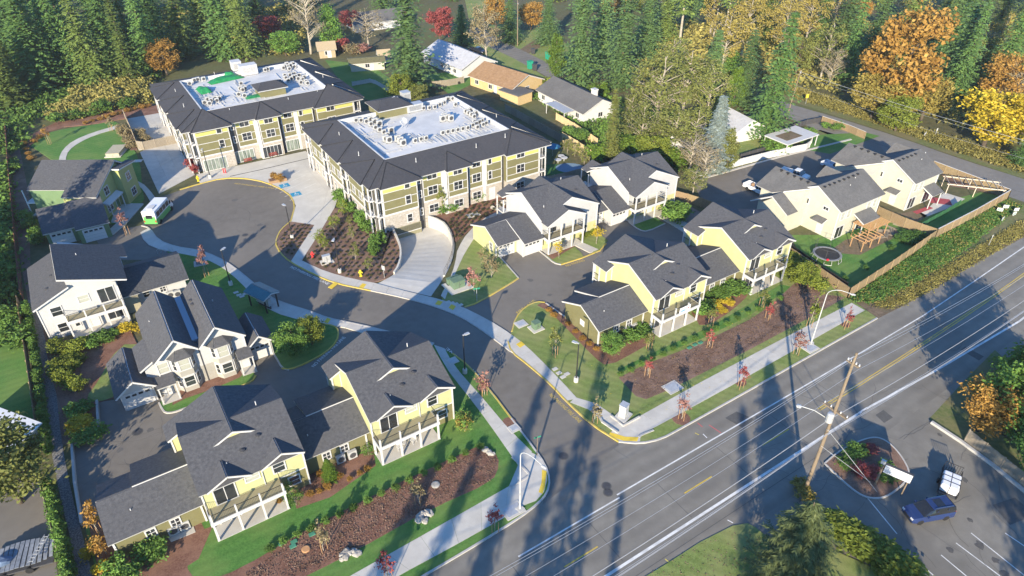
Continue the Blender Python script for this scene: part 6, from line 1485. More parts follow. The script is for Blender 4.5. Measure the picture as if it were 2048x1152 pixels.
for k, (px, py, z) in enumerate(((1998, 424, .02), (2010, 418, .02), (2031, 424, .02), (2027, 432, .02), (2004, 442, .02))):
    t = sign_post(('small white yard sign nearest the cedar fence', 'orange and white yard sign by the bank corner', 'white yard sign with blue print nearest the side street', 'white yard sign just below another at the corner', 'white yard sign set apart on the grass bank')[k], px, py, .8, (.9, .6), WHITE, -.5 + .3 * k, 'yard_sign'); MB().box(-.35, -.03, .35, .3, -.021, .5).build('printed_band', (SG, pm('print_orange', (.5, .2, .05)), MATS['banner_blue'], SG, SG)[k], t)
def hydrant(label, px, py, mat):
    t = thing('fire_hydrant', label, 'fire hydrant', tuple(g(px, py, .12)))
    MB().lathe([(.2, 0), (.2, .06), (.13, .08), (.13, .6), (.18, .62), (.16, .72), (.05, .82), (.05, .88)], 10).build('barrel', mat, t); MB().tube((-.25, 0, .48), (.25, 0, .48), .07, n=8).build('side_caps', mat, t); MB().tube((0, -.26, .45), (0, 0, .45), .09, n=8).build('front_cap', mat, t); t.scale = (1.3,) * 3
HY = pm('hydrant_yellow', (.62, .46, .02), (.7, .54, .04)); HR = pm('hydrant_red', (.5, .03, .03), (.58, .05, .05))
hydrant('yellow fire hydrant in the planted bed by the pavement', 722, 552, HY); hydrant('yellow fire hydrant on the small lawn before the rear block', 397, 362, HY); hydrant('red fire connection standing in the planted bed', 626, 515, HR)
for px, lb in ((448, 'red bollard, left of a pair before the rear block'), (452, 'red bollard, right of a pair before the rear block')): tag(MB().lathe([(.1, 0), (.1, .9), (.07, 1.0), (.02, 1.03)], 10).build('bollard', HR, None, tuple(g(px, 346, .13))), lb, 'bollard')
t = thing('bike_rack', 'grey wave bike rack with a bicycle on the left pavement', 'bike rack', tuple(g(328, 506, .13)), .4)
for k in range(4): MB().path([(-.9 + k * .6, 0, 0), (-.9 + k * .6, 0, .75), (-.6 + k * .6, 0, .9), (-.45 + k * .6, 0, .75), (-.45 + k * .6, 0, 0)], .03, 6).build('hoop', STEEL, t)
# condensers beside the houses
def yard_unit(label, px, py, rz=A33): condenser(g(px, py, .14), rz, label, 'condenser units in the house gardens', 1.0)
for lb, px, py in (('condenser nearest the lower left house wall on its concrete pad', 372, 1058), ('grey covered condenser left on the pad of the lower left house', 350, 1068), ('left condenser by the windows of the house left of the street', 683, 925), ('right condenser by the windows of the house left of the street', 706, 916), ('left condenser in the garden of the banner house wing', 1252, 668), ('right condenser in the garden of the banner house wing', 1268, 660), ('left condenser under the linking roof of the right yellow houses', 1430, 578), ('right condenser under the linking roof of the right yellow houses', 1446, 570), ('left condenser on the wall of the striped roof house wing', 343, 596), ('right condenser on the wall of the striped roof house wing', 357, 594)): yard_unit(lb, px, py)
struct('unit_pad', MB().prism([(p.x, p.y) for p in gl([(336, 1075), (343, 1086), (392, 1066), (386, 1050)])], 0, .16), CONC_B); struct('unit_pad', MB().prism([(p.x, p.y) for p in gl([(1240, 668), (1247, 682), (1282, 664), (1274, 652)])], 0, .16), CONC_B)
# patio chairs under the porch
def chair(px, py, rz, label):
    t = thing('patio_chair', label, 'chair', tuple(g(px, py, .16)), rz, 'patio chairs under the porch')
    MB().box(-.3, -.3, .4, .3, .3, .45).build('seat', WHITE, t); MB().box(-.3, .26, .45, .3, .32, .95).build('backrest', WHITE, t)
    for x in (-.27, .27):
        for y in (-.27, .27): MB().box(x - .025, y - .025, 0, x + .025, y + .025, .4).build('leg', WHITE, t)
chair(800, 897, .4, 'white patio chair at the left under the porch'); chair(808, 890, 1.8, 'white patio chair in the middle under the porch'); chair(826, 884, -.6, 'white patio chair at the right under the porch')
# boulders, stone groups, valve lids
def boulder_group(lb, pts, s):
    me = [MB().blob((0, 0, 0), 1, k, 2, (1, .8, .6), .5, 1.5).mesh('boulder', ROCK) for k in range(3)]
    for k, (px, py) in enumerate(pts):
        o = link('boulder', me[k % 3], None, tuple(g(px, py, .2)), k * 1.7); q = s * rnd.uniform(.7, 1.2); o.scale = (q, q, q); tag(o, lb, 'boulder', 'stones: ' + lb)
boulder_group('pale boulder in the stone cluster on the lower bark strip near the road', [(686, 1110), (692, 1104), (700, 1106), (709, 1103), (715, 1107), (683, 1118), (690, 1114)], .42)
boulder_group('pale boulder in the stone cluster beside the middle of the left pavement', [(838, 1032), (843, 1029), (850, 1028), (857, 1027), (862, 1029), (836, 1040), (849, 1042), (840, 1036)], .45)
boulder_group('boulder at the east tip of the left bark strip', [(972, 900), (978, 905), (985, 908)], .4)
boulder_group('pale rock in the rockery by the white court house', [(990, 418), (1000, 412), (1008, 408), (1012, 402), (996, 410), (985, 415), (1002, 404)], .5)
tag(MB().lathe([(.42, 0), (.42, .1), (.34, .14)], 16).build('round_lid', pm('lid_orange', (.42, .22, .10), (.5, .28, .14)), None, tuple(g(612, 1099, .12))), 'round tan cover in the lower bark strip', 'cover')
tag(MB().lathe([(.45, 0), (.45, .1), (.3, .14)], 16).build('round_lid', ROCK, None, tuple(g(871, 970, .12))), 'round grey cover in the middle bark strip', 'cover')
for k, (px, py) in enumerate(((624, 1069), (588, 1084), (586, 1093), (563, 1087), (1379, 696), (1390, 690), (1401, 686))):
    tag(MB().box(-.3, -.2, 0, .3, .2, .1).build('valve_box', pm('valve_green', (.05, .2, .13), (.08, .26, .17)), None, tuple(g(px, py, .125)), A33), 'green valve box lid in the %s bark strip' % ('left' if px < 1000 else 'right'), 'valve box', 'green valve boxes, %s strip' % ('left' if px < 1000 else 'right'))
for pts, lb in (([(1110, 738), (1118, 746), (1126, 754), (1134, 748)], 'right front lawn'), ([(472, 585), (478, 590), (484, 593), (490, 588)], 'lawn by the mail kiosk'), ([(896, 604), (904, 606), (912, 608), (921, 610)], 'corner lawn')):
    for px, py in pts: tag(MB().box(-.35, -.25, 0, .35, .25, .04).build('stepping_stone', CONC_B, None, tuple(g(px, py, .122)), .6), 'flat stepping stone lid set in the ' + lb, 'stepping stone', 'stepping stones in the ' + lb)
# planter at the plaza kerb
t = thing('planter', 'low stone planter with autumn shrubs at the plaza edge', 'planter', tuple(g(556, 362, .13)), .5)
MB().box(-1.6, -.7, 0, 1.6, .7, .5).build('trough', pm('planter_brown', (.25, .16, .09), (.33, .22, .13)), t); MB().box(-1.45, -.55, .5, 1.45, .55, .56).build('soil', BARK_D, t)
# cluttered pile at the lower left corner
t = thing('flatbed_trailer', 'blue shaded flatbed heaped with slatted boards and a ladder at the lower left corner', 'trailer', tuple(g(45, 1125)), .35)
BL = pm('weathered_boards', (.13, .15, .18), (.24, .26, .30), 3, .8)
MB().box(-3, -1.5, .5, 3, 1.5, .65).build('deck', DGREY, t); wheels(t, (-1, 1), 1.45, .36)
for k in range(14):
    x = -2.9 + k * .42; h = 1.5 * math.sqrt(max(.05, 1 - (x / 3.1) ** 2))
    MB().slab([(x, -h, .7 + .5 * (1 - abs(x) / 3)), (x + .34, -h, .7 + .5 * (1 - abs(x) / 3)), (x + .34, h, 1.2), (x, h, 1.2)], .05).build('slat', BL, t)
m = MB().tube((1.2, -1.4, 1.4), (2.2, 1.2, 1.6), .04, n=5).tube((1.6, -1.5, 1.4), (2.6, 1.1, 1.6), .04, n=5)
for k in range(8): m.tube((1.2 + k * .125, -1.3 + k * .33, 1.41 + k * .025), (1.62 + k * .125, -1.42 + k * .33, 1.41 + k * .025), .03, n=4)
m.build('ladder', STEEL, t); MB().blob((-1.2, -.4, 1.3), .7, 4, 2, (1.2, .8, .5), .5).build('bundled_sheet', pm('sheet_blue', (.08, .12, .2), (.16, .22, .32)), t)
# apartment playground
tag(MB().prism([(2.9 * math.cos(k * .42), 2.2 * math.sin(k * .42)) for k in range(15)], 0, .05).build('play_surface', pm('play_blue', (.14, .22, .30), (.18, .27, .36)), None, tuple(g(1140, 336))), kind='structure')
tag(MB().prism([(3.6 * math.cos(k * .42), 2.6 * math.sin(k * .42)) for k in range(15)], 0, .045).build('play_grass', pm('play_green', (.03, .11, .02), (.05, .14, .03)), None, tuple(g(1108, 340))), kind='structure')
t = thing('parasol', 'blue parasol on the apartment playground', 'parasol', tuple(g(1105, 312))); MB().tube((0, 0, 0), (0, 0, 2.4), .04).build('pole', STEEL, t); MB().lathe([(1.6, 2.1), (.8, 2.45), (.05, 2.7)], 8).build('canopy', pm('parasol_blue', (.03, .15, .26), (.05, .2, .32)), t)
for k, (px, py) in enumerate(((1116, 326), (1128, 322), (1122, 318))):
    t = thing('garden_table', 'pale round garden table near the playground parasol', 'table', tuple(g(px, py)), 0, 'playground tables'); MB().lathe([(.7, .7), (.7, .76)], 12).build('tabletop', WHITE, t); MB().tube((0, 0, 0), (0, 0, .7), .08).build('pedestal', STEEL, t)
for k, px in enumerate((898, 904, 911, 918)): o = MB().lathe([(.2, -.1), (.36, -.1), (.36, .1), (.2, .1)], 12).build('tyre', RUBBER, None, tuple(g(px, 167 - k * .5, .36))); o.rotation_euler = (1.4, 0, .4); tag(o, 'old tyre leaning on the grey garden fence', 'tyre', 'tyres at the fence')
# ---------------------------------------------------------------- foliage kit
def diamond(v, f, c, a, b):
    i = len(v); v += [(c + a)[:], (c + b)[:], (c - a)[:], (c - b)[:]]; f.append((i, i + 1, i + 2, i + 3))
def conifer_mesh(seed, H=20.0, R=4.0, levels=34, nb=8, bare=0.08, droop=0.35, leaf=0.5, shape=0.85, dens=1.0, wid=0.33):
    r = random.Random(seed); v = []; f = []
    for L in range(levels):
        t = (L + r.random()) / levels; z = H * (bare + (1 - bare) * t)
        rad = R * (1 - t) ** shape * r.uniform(.72, 1.12) + .15
        if t < .12: rad *= .75 + 2 * t
        off = r.random() * 6.28
        for k in range(nb):
            a = off + 6.283 * k / nb + r.uniform(-.25, .25); br = rad * r.uniform(.6, 1.12)
            if r.random() < .06: continue
            n = max(2, int(br / leaf * dens)); d = Vector((math.cos(a), math.sin(a), 0)); s = Vector((-d.y, d.x, 0))
            for q in range(n):
                u = (q + r.uniform(.3, 1)) / n
                p = d * (br * u) + Vector((0, 0, z - droop * br * u * (1.15 - .3 * u) + r.uniform(-.12, .12)))
                ln = leaf * r.uniform(.8, 1.35) * (1.25 - .5 * u)
                for sg in (-1, 1):
                    ax = (d * .75 + s * sg * r.uniform(.5, 1.0) + Vector((0, 0, r.uniform(-.55, -.1)))).normalized()
                    bx = ax.cross(Vector((0, 0, 1)) + d * r.uniform(-.4, .4) + s * r.uniform(-.4, .4)).normalized()
                    diamond(v, f, p + ax * ln * .45, ax * ln * .75, bx * ln * wid)
    me = bpy.data.meshes.new('crown'); me.from_pydata(v, [], f); return me
def crown_mesh(seed, R=4.0, Hc=7.0, z0=2.5, clumps=46, per=70, leaf=.34, hollow=.35, cl=.9, cone=0.0):
    r = random.Random(seed); v = []; f = []; C = []
    while len(C) < clumps:
        p = Vector((r.uniform(-1, 1), r.uniform(-1, 1), r.uniform(-1, 1)))
        if p.length > 1 or p.length < hollow: continue
        k = 1 - cone * (p.z + 1) / 2
        C.append(Vector((p.x * R * k * .88, p.y * R * k * .88, z0 + (p.z + 1) / 2 * Hc)))
    for c in C:
        sz = cl * r.uniform(.6, 1.3)
        for k in range(int(per * r.uniform(.6, 1.3))):
            o = Vector((r.gauss(0, .55), r.gauss(0, .55), r.gauss(0, .38))) * sz
            ax = Vector((r.uniform(-1, 1), r.uniform(-1, 1), r.uniform(-.8, .5))).normalized(); bx = ax.orthogonal().normalized()
            bx.rotate(Matrix.Rotation(r.random() * 3.14, 3, ax)); ln = leaf * r.uniform(.7, 1.3)
            diamond(v, f, c + o, ax * ln * .6, bx * ln * .38)
    me = bpy.data.meshes.new('crown'); me.from_pydata(v, [], f); return me, C
def trunk_mesh(H, r0, C=None, limbs=0, seed=0, mat=None, top=1.0, twigs=0):
    m = MB(); r = random.Random(seed); p = Vector((0, 0, -.3)); n = 6
    for k in range(n):
        q = Vector((r.uniform(-.1, .1), r.uniform(-.1, .1), H * top * (k + 1) / n)); m.tube(p, q, r0 * (1 - .82 * k / n), r0 * (1 - .82 * (k + 1) / n), 7, k in (0, n - 1)); p = q
    if C:
        for c in r.sample(C, min(limbs, len(C))):
            b = Vector((0, 0, min(H * top * .95, max(H * .16, c.z - r.uniform(.25, .6) * Vector((c.x, c.y, 0)).length - .6)))); mid = b.lerp(c, .55) + Vector((r.uniform(-.2, .2), r.uniform(-.2, .2), .25))
            rr = r0 * r.uniform(.22, .4); m.tube(b, mid, rr, rr * .6, 5, False); m.tube(mid, c, rr * .6, rr * .2, 4, False)
            for w in range(twigs):
                e = c + Vector((r.uniform(-1, 1), r.uniform(-1, 1), r.uniform(-.1, 1))) * r.uniform(.7, 1.5)
                m.tube(mid.lerp(c, r.uniform(.2, 1)), e, rr * .28, .012, 3, False)
    return m.mesh('trunk', mat or TRUNK, True)
FIR = leafmat('leaf_fir', (0.055, 0.118, 0.039), (0.138, 0.249, 0.063), (0.255, 0.363, 0.097), .25, .12)
FIR2 = leafmat('leaf_fir_olive', (0.078, 0.123, 0.033), (0.195, 0.267, 0.062), (0.337, 0.391, 0.102), .25, .12)
CEDAR = leafmat('leaf_cedar', (0.069, 0.132, 0.046), (0.147, 0.243, 0.080), (0.236, 0.330, 0.118), .2, .15)
NEARL = leafmat('leaf_near_spruce', (.055, .075, .028), (.12, .15, .055), (.22, .24, .10), .1, .15)
LIMEH = leafmat('leaf_lime_hedge', (.09, .13, .02), (.19, .24, .04), (.30, .34, .07), .1, .3)
SILVER = leafmat('leaf_silver', (.12, .16, .145), (.25, .30, .28), (.36, .41, .39), .08, .1)
BRIGHT = leafmat('leaf_bright', (0.060, 0.115, 0.015), (0.144, 0.230, 0.030), (0.240, 0.322, 0.050), .15, .3)
SHRUBG = leafmat('leaf_shrub', (0.062, 0.126, 0.028), (0.152, 0.268, 0.049), (0.268, 0.356, 0.078), .25, .25)
LIMEL = leafmat('leaf_lime', (.12, .16, .02), (.22, .26, .04), (.34, .34, .07), .2, .3)
ORANGE = leafmat('leaf_orange', (0.26, 0.14, 0.03), (0.42, 0.25, 0.06), (0.52, 0.36, 0.11), .12, .3)
YELL = leafmat('leaf_yellow', (0.36, 0.27, 0.02), (0.58, 0.45, 0.04), (0.68, 0.56, 0.09), .12, .3)
GOLD = leafmat('leaf_gold', (0.230, 0.180, 0.041), (0.368, 0.306, 0.077), (0.460, 0.396, 0.144), .15, .3)
OLIVEL = leafmat('leaf_olive', (0.108, 0.123, 0.032), (0.207, 0.228, 0.059), (0.297, 0.314, 0.108), .18, .25)
TANL = leafmat('leaf_tan', (0.18, 0.145, 0.075), (0.29, 0.24, 0.13), (0.4, 0.34, 0.2), .15, .2)
REDL = leafmat('leaf_red', (0.26, 0.05, 0.05), (0.4, 0.11, 0.1), (0.5, 0.24, 0.2), .15, .3)
PINKL = leafmat('leaf_pink', (.26, .12, .10), (.42, .22, .18), (.5, .33, .25), .15, .3)
GREEN = leafmat('leaf_green', (0.077, 0.161, 0.031), (0.161, 0.293, 0.052), (0.281, 0.389, 0.086), .2, .25)
IVY = leafmat('leaf_ivy', (0.036, 0.093, 0.021), (0.086, 0.173, 0.035), (0.157, 0.235, 0.059), .1, .2)
TUFT = leafmat('leaf_tuft', (.13, .085, .06), (.21, .14, .105), (.28, .20, .15), .2, .1)
BRUSH = leafmat('leaf_brush', (0.130, 0.124, 0.034), (0.302, 0.269, 0.078), (0.518, 0.414, 0.155), .2, .2)
KIND = {}
def reg(name, crown, trunk, R, H): KIND.setdefault(name, []).append((crown, trunk, R, H))
for s in range(4):
    reg('fir', conifer_mesh(10 + s, 27, 6.6, 40, 10, .04, .40, .66, .75 + .1 * (s % 2)), trunk_mesh(27, .42, seed=s), 6.6, 27)
    reg('slimfir', conifer_mesh(20 + s, 20, 2.9, 36, 8, .10, .42, .52), trunk_mesh(20, .3, seed=s), 2.9, 20)
for s in range(2):
    reg('pine', conifer_mesh(30 + s, 20, 3.2, 20, 8, .48, .30, .62, .55), trunk_mesh(20, .33, seed=s, mat=TRUNK_P), 3.2, 20)
    reg('cedar', conifer_mesh(40 + s, 14, 3.6, 40, 10, .02, .25, .42, .7), trunk_mesh(14, .3, seed=s), 3.6, 14)
    reg('spruce', conifer_mesh(50 + s, 14, 3.2, 44, 14, .02, .18, .42, .95, 1.6), trunk_mesh(14, .25, seed=s), 3.2, 14)
    reg('nearfir', conifer_mesh(60 + s, 9, 5.0, 26, 13, .03, .24, .36, .85, 3.0, .17), trunk_mesh(9, .2, seed=s), 5.0, 9)
for s in range(3):
    c, C = crown_mesh(70 + s, 4.5, 8.5, 2.0, 70, 95, .36, .4, 1.0); reg('round', c, trunk_mesh(9, .3, C, 22, s), 4.5, 10.5)
    c, C = crown_mesh(80 + s, 5.0, 10, 3.0, 60, 42, .36, .25, 1.0); reg('airy', c, trunk_mesh(12, .26, C, 46, s, TRUNK_P, 1.0, 2), 5.0, 13)
    c, C = crown_mesh(90 + s, 4.0, 8.5, 2.5, 55, 12, .30, .2, .8); reg('bare', c, trunk_mesh(10, .24, C, 55, s, TRUNK_P, .9, 6), 4.0, 11)
    c, C = crown_mesh(100 + s, 1.15, 1.7, .15, 26, 44, .22, .2, .38); reg('shrub', c, trunk_mesh(1.2, .05, C, 8, s), 1.15, 1.9)
    c, C = crown_mesh(110 + s, .9, 2.6, 1.0, 16, 22, .2, .15, .34); reg('sapling', c, trunk_mesh(3.0, .045, C, 12, s, TRUNK_P), .9, 3.6)
    c, C = crown_mesh(120 + s, .75, 3.3, .1, 30, 60, .2, .3, .3, .55); reg('column', c, trunk_mesh(2.5, .06, C, 4, s), .75, 3.4)
    c, C = crown_mesh(130 + s, 3.2, 9, .5, 70, 70, .34, .4, .8, .5); reg('poplar', c, trunk_mesh(8, .25, C, 10, s), 3.2, 9.5)
    c, C = crown_mesh(140 + s, 1.5, 2.4, .5, 20, 26, .2, .15, .42); reg('multistem', c, trunk_mesh(2.0, .05, C, 20, s, TRUNK_P), 1.5, 2.9)
def height_from(b, ty):
    p = g(*b); lo, hi = 0.2, 56.0
    for _ in range(40):
        z = (lo + hi) / 2; w = Vector((p.x, p.y, z - CAM_H)); zf = w.y * math.cos(PITCH) - w.z * math.sin(PITCH); dn = -w.y * math.sin(PITCH) - w.z * math.cos(PITCH)
        if zf <= 0.5 or 576 + FOC * dn / zf < ty: hi = z
        else: lo = z
    return (lo + hi) / 2
def px_of(x, y, z):
    w = (x, y, z - CAM_H); zf = w[1] * math.cos(PITCH) - w[2] * math.sin(PITCH); dn = -w[1] * math.sin(PITCH) - w[2] * math.cos(PITCH)
    return (round(1024 + FOC * w[0] / zf), round(576 + FOC * dn / zf)) if zf > .1 else None
KN = {}
CATN = {'fir': 'fir_tree', 'slimfir': 'fir_tree', 'pine': 'pine_tree', 'cedar': 'cedar_tree', 'spruce': 'spruce_tree', 'nearfir': 'spruce_tree', 'round': 'leafy_tree', 'airy': 'leafy_tree', 'bare': 'bare_tree', 'shrub': 'shrub', 'sapling': 'young_tree', 'column': 'hedge_shrub', 'poplar': 'leafy_tree', 'multistem': 'garden_shrub'}
def plant(kind, loc, w, h, mat, label, group=None, name=None, trunk=None, stakes=0):
    vs = KIND[kind]; KN[kind] = KN.get(kind, -1) + 1
    crown, tr, R, H = vs[KN[kind] % len(vs)]
    nm = name or CATN[kind]; cat = 'shrub' if kind in ('shrub', 'column', 'multistem') else 'tree'
    t = thing(nm, label, cat, tuple(loc), rnd.uniform(0, 6.28), group)
    t.scale = (w / 2 / R, w / 2 / R, h / H)
    if h > 6: t.rotation_euler = (rnd.uniform(-.045, .045), rnd.uniform(-.045, .045), t.rotation_euler.z); t.scale.x *= rnd.uniform(.85, 1.12)
    for part, me, mt in (('crown', crown, mat), ('trunk', tr, trunk)):
        o = link(part, me, t)
        if mt:
            if not me.materials: me.materials.append(mt)
            o.material_slots[0].link = 'OBJECT'; o.material_slots[0].material = mt
    if stakes:
        sm = bpy.data.meshes.get('stake') or MB().tube((0, 0, -.2), (0, 0, 1.5), .035, n=5).mesh('stake', WOODN)
        for k in range(stakes):
            a = 2.1 * k + .4; o = link('stake', sm, t, (.38 * math.cos(a) / t.scale.x, .38 * math.sin(a) / t.scale.x, 0)); o.scale = (1 / t.scale.x, 1 / t.scale.x, 1 / t.scale.z)
    return t
def tree(kind, bx, by, w, mat, label, ty=None, h=None, group=None, name=None, trunk=None, stakes=0, z=0):
    if h is None: h = height_from((bx, by), ty)
    return plant(kind, g(bx, by, z), w, h, mat, label, group, name, trunk, stakes)

# ---------------------------------------------------------------- woods and single trees
LG = 'dark green fir in the thick wood at the upper left'
rr = random.Random(5)
rows = [(215, -20, 60, 2), (190, -30, 110, 3), (170, 20, 300, 5), (142, -60, 340, 6), (112, 230, 600, 6), (108, -80, 240, 4), (78, -100, 600, 8), (52, -120, 740, 9), (26, -160, 800, 10), (4, -180, 960, 11)]
for by, x0, x1, n in rows:
    for k in range(n):
        x = lerp(x0, x1, (k + rr.uniform(.2, .8)) / n); y = by + rr.uniform(-6, 6)
        if 590 < x < 720 and 20 < y < 120: continue
        if 540 < x and y > 75: continue
        if y < -6: pass
        kind = 'fir' if rr.random() < .65 else 'slimfir'
        far = y < 60
        tree(kind, x, y, rr.uniform(12, 16.5) * (.72 if kind == 'slimfir' else 1), FIR if rr.random() < .62 else FIR2, LG if x < 560 else 'dark fir in the far wood behind the top houses', h=rr.uniform(22, 32) if y < 190 else rr.uniform(13, 19), group='firs of the upper left wood' if x < 560 else 'firs of the far wood')
D = [
 ('round', 335, 150, 10, ORANGE, 'rust orange tree at the back left corner of the rear block', 84), ('round', 128, 172, 6, ORANGE, 'small ragged orange tree in the shade of the left wood', 138),
 ('round', 540, 80, 9, REDL, 'dark red tree deep in the wood above the rear block', 30), ('round', 572, 112, 9, GREEN, 'yellow green round tree right behind the rear roof', 62),
 ('bare', 622, 108, 13, TANL, 'tall pale barked tree with bare bending limbs by the shed', -30), ('bare', 737, 96, 12, TANL, 'fan shaped bare birch in the back garden', 16), ('round', 703, 60, 7, REDL, 'small red tree at the top behind the bare birch', 20),
 ('poplar', 668, 98, 9, GREEN, 'dark green tree between the pale tree and the birch', 8), ('shrub', 684, 102, 5, REDL, 'magenta bush beside the wooden shed', 76), ('shrub', 726, 108, 5, PINKL, 'pale pink bush in front of the birch', 88), ('shrub', 705, 108, 5, TANL, 'greyish bush between the two pink bushes', 84),
 ('fir', 822, 182, 20, CEDAR, 'huge shaggy fir in the middle behind the front block', -60), ('round', 806, 208, 7.5, LIMEL, 'yellow green tree at the foot of the huge shaggy fir', 146), ('round', 840, 212, 6, OLIVEL, 'olive bush right beside the yellow green tree', 172),
 ('round', 880, 84, 9, REDL, 'crimson round tree at the top centre', 12), ('fir', 925, 88, 10, FIR, 'dark conifer right of the crimson tree', 8),
 ('airy', 973, 124, 10.5, TANL, 'tan leafed egg shaped tree by the back street', 8), ('round', 992, 62, 9, ORANGE, 'orange tree at the top edge above the tan tree', -8), ('fir', 1020, 84, 10, CEDAR, 'green conifer left of the grey pole', -20), ('round', 1062, 60, 9, ORANGE, 'orange tree right of the grey pole at the top', 4),
 ('fir', 1095, 88, 12, CEDAR, 'pale green fir above the gravel drive', -10), ('poplar', 1113, 158, 6.5, BRIGHT, 'bright green pointed tree by the dark roofed house', 68), ('shrub', 1098, 176, 6, LIMEL, 'yellow green bushes at the corner of the long grey roof', 158),
 ('fir', 1160, 165, 16.5, CEDAR, 'broad blue green fir behind the chimney house', -60), ('fir', 1236, 176, 16.5, CEDAR, 'broad blue green fir right of the chimney house', -70), ('fir', 1200, 120, 15, CEDAR, 'darker fir between the two broad firs', -60), ('fir', 1290, 118, 14, CEDAR, 'blue green fir beside the bare lower trunks', -50),
 ('column', 1185, 196, 3.4, BRIGHT, 'left clipped column shrub behind the chimney', 168), ('column', 1205, 194, 3.4, BRIGHT, 'right clipped column shrub behind the chimney', 166),
 ('pine', 1353, 137, 9, FIR2, 'pine with long bare pale trunk, leftmost of the three at the top', -110), ('pine', 1437, 114, 9, FIR2, 'pine with long bare pale trunk leaning right at the top', -120), ('pine', 1420, 72, 9, FIR2, 'pine with bare trunk farthest back at the top', -120),
 ('airy', 1310, 262, 15, OLIVEL, 'wide olive alder, left one of the thicket behind the court houses', 100), ('airy', 1362, 236, 14, OLIVEL, 'olive alder with forked pale stems in the thicket', 90), ('airy', 1408, 262, 12, OLIVEL, 'thin olive alder at the right of the thicket', 128), ('airy', 1280, 300, 11, OLIVEL, 'low olive alder at the front left of the thicket', 205),
 ('airy', 1330, 200, 13, OLIVEL, 'olive alder at the back of the thicket by the pale pine trunk', 66), ('airy', 1262, 268, 9, OLIVEL, 'small olive alder by the thin sparse conifer', 190), ('airy', 1382, 312, 11, OLIVEL, 'olive alder hanging over the right white walls', 212), ('round', 1300, 330, 8, LIMEL, 'yellow green tree right behind the far court house roof', 270),
 ('airy', 1440, 150, 13, GOLD, 'golden tree behind the blue green cedar', 20), ('airy', 1480, 120, 13, GOLD, 'golden tree above the bright lime pointed tree', -10), ('airy', 1530, 90, 13, GOLD, 'golden tree above the large drooping fir', -50), ('round', 1590, 150, 10, OLIVEL, 'olive round tree left of the street pole top', 70), ('airy', 1585, 60, 13, GOLD, 'tall golden tree at the top edge left of the orange maple', -80), ('airy', 1660, 70, 12, GOLD, 'golden olive tree at the top edge above the grey thicket', -60), ('fir', 1480, 214, 11, CEDAR, 'blue green fir between lime tree and large drooping fir', 60),
 ('airy', 1345, 306, 12, OLIVEL, 'low olive alder in front of the white walls', 214),
 ('cedar', 1416, 196, 10, CEDAR, 'blue green cedar behind the silver spruce', 58), ('poplar', 1464, 214, 5.5, BRIGHT, 'bright lime pointed tree right of the blue green cedar', 134), ('poplar', 1458, 150, 6, GREEN, 'mid green pointed tree above the bright lime one', 100),
 ('fir', 1528, 276, 15, FIR, 'large dark drooping fir by the white canopy', 22), ('spruce', 1424, 338, 9.0, SILVER, 'silver blue spruce by the long white fence', 190), ('slimfir', 1222, 322, 5.6, OLIVEL, 'thin sparse conifer rising before the court houses', 178),
 ('airy', 1500, 70, 12, GOLD, 'golden leafed tree among firs at the top right', -40), ('airy', 1560, 120, 12, GOLD, 'golden airy tree left of the tall street pole', 0), ('airy', 1640, 160, 12, OLIVEL, 'olive gold tree between pole and orange maple', 40), ('airy', 1610, 90, 12, GOLD, 'golden tree at the top above the street pole', -30), ('bare', 1655, 175, 8, TANL, 'grey bare thicket tree beside the orange maple', 96),
 ('round', 1786, 232, 19, ORANGE, 'largest orange maple behind the side street', 20), ('round', 1740, 238, 11, GOLD, 'golden lower maple at the left foot of the orange maple', 150), ('round', 1842, 240, 11, GOLD, 'golden lower maple at the right foot of the orange maple', 150), ('round', 1790, 262, 10, LIMEL, 'yellow green low growth in front of the orange maple', 196),
 ('round', 1966, 296, 16, YELL, 'bright yellow maple at the right edge of the side street', 178), ('round', 2040, 290, 12, YELL, 'bright yellow maple cut by the right edge', 188), ('round', 1990, 222, 12, ORANGE, 'orange topped maple behind the yellow maple', 112), ('bare', 2010, 232, 9, TANL, 'pale bare branched tree behind the yellow maple', 122),
 ('fir', 1690, 170, 10, FIR, 'dark fir left behind the orange maple', -40), ('fir', 1900, 205, 12, FIR, 'dark green fir right of the orange maple', 0), ('fir', 1880, 120, 12, CEDAR, 'tall green fir above the orange maple', -60), ('fir', 2040, 330, 8, FIR, 'dark conifer below the yellow maple at the edge', 262),
 ('round', 44, 1004, 9.6, OLIVEL, 'round olive tree over the white roof at the left edge', 868),
 ('round', 592, 712, 5.0, SHRUBG, 'bushy green tree on the round kerbed lawn', 652), ('round', 625, 690, 4.2, LIMEL, 'lime tipped small tree on the round kerbed lawn', 636),
 ('round', 1955, 862, 7, ORANGE, 'copper leafed tree beside the grey board fence', 768),
 ('round', 2010, 870, 9, GREEN, 'dense green tree behind the grey board fence', 742), ('round', 2064, 830, 10, GREEN, 'dense green tree at the right edge over the fence', 700), ('cedar', 2040, 760, 8, BRIGHT, 'yellow green conifer at the right edge', 662), ('round', 2060, 940, 8, SHRUBG, 'dark green bush at the far end of the grey fence', 850),
 ('airy', 1385, 388, 5.5, OLIVEL, 'olive bush over the brown fence behind the court house', 338), ('bare', 1378, 345, 8, TANL, 'tan bare brush left of the silver spruce', 268), ('bare', 1405, 362, 7, TANL, 'tan bare brush at the foot of the silver spruce', 290), ('poplar', 1452, 344, 4.5, OLIVEL, 'brownish pointed tree right of the silver spruce', 258),
]
qn = g(1640, 1005, 11); plant('nearfir', (qn.x, qn.y, 0), 11.5, 11, NEARL, 'big shaggy spruce at the bottom edge by the road')
for d in D: tree(d[0], d[1], d[2], d[3], d[4], d[5], d[6])
RG = 'dark fir in the far wood at the upper right'
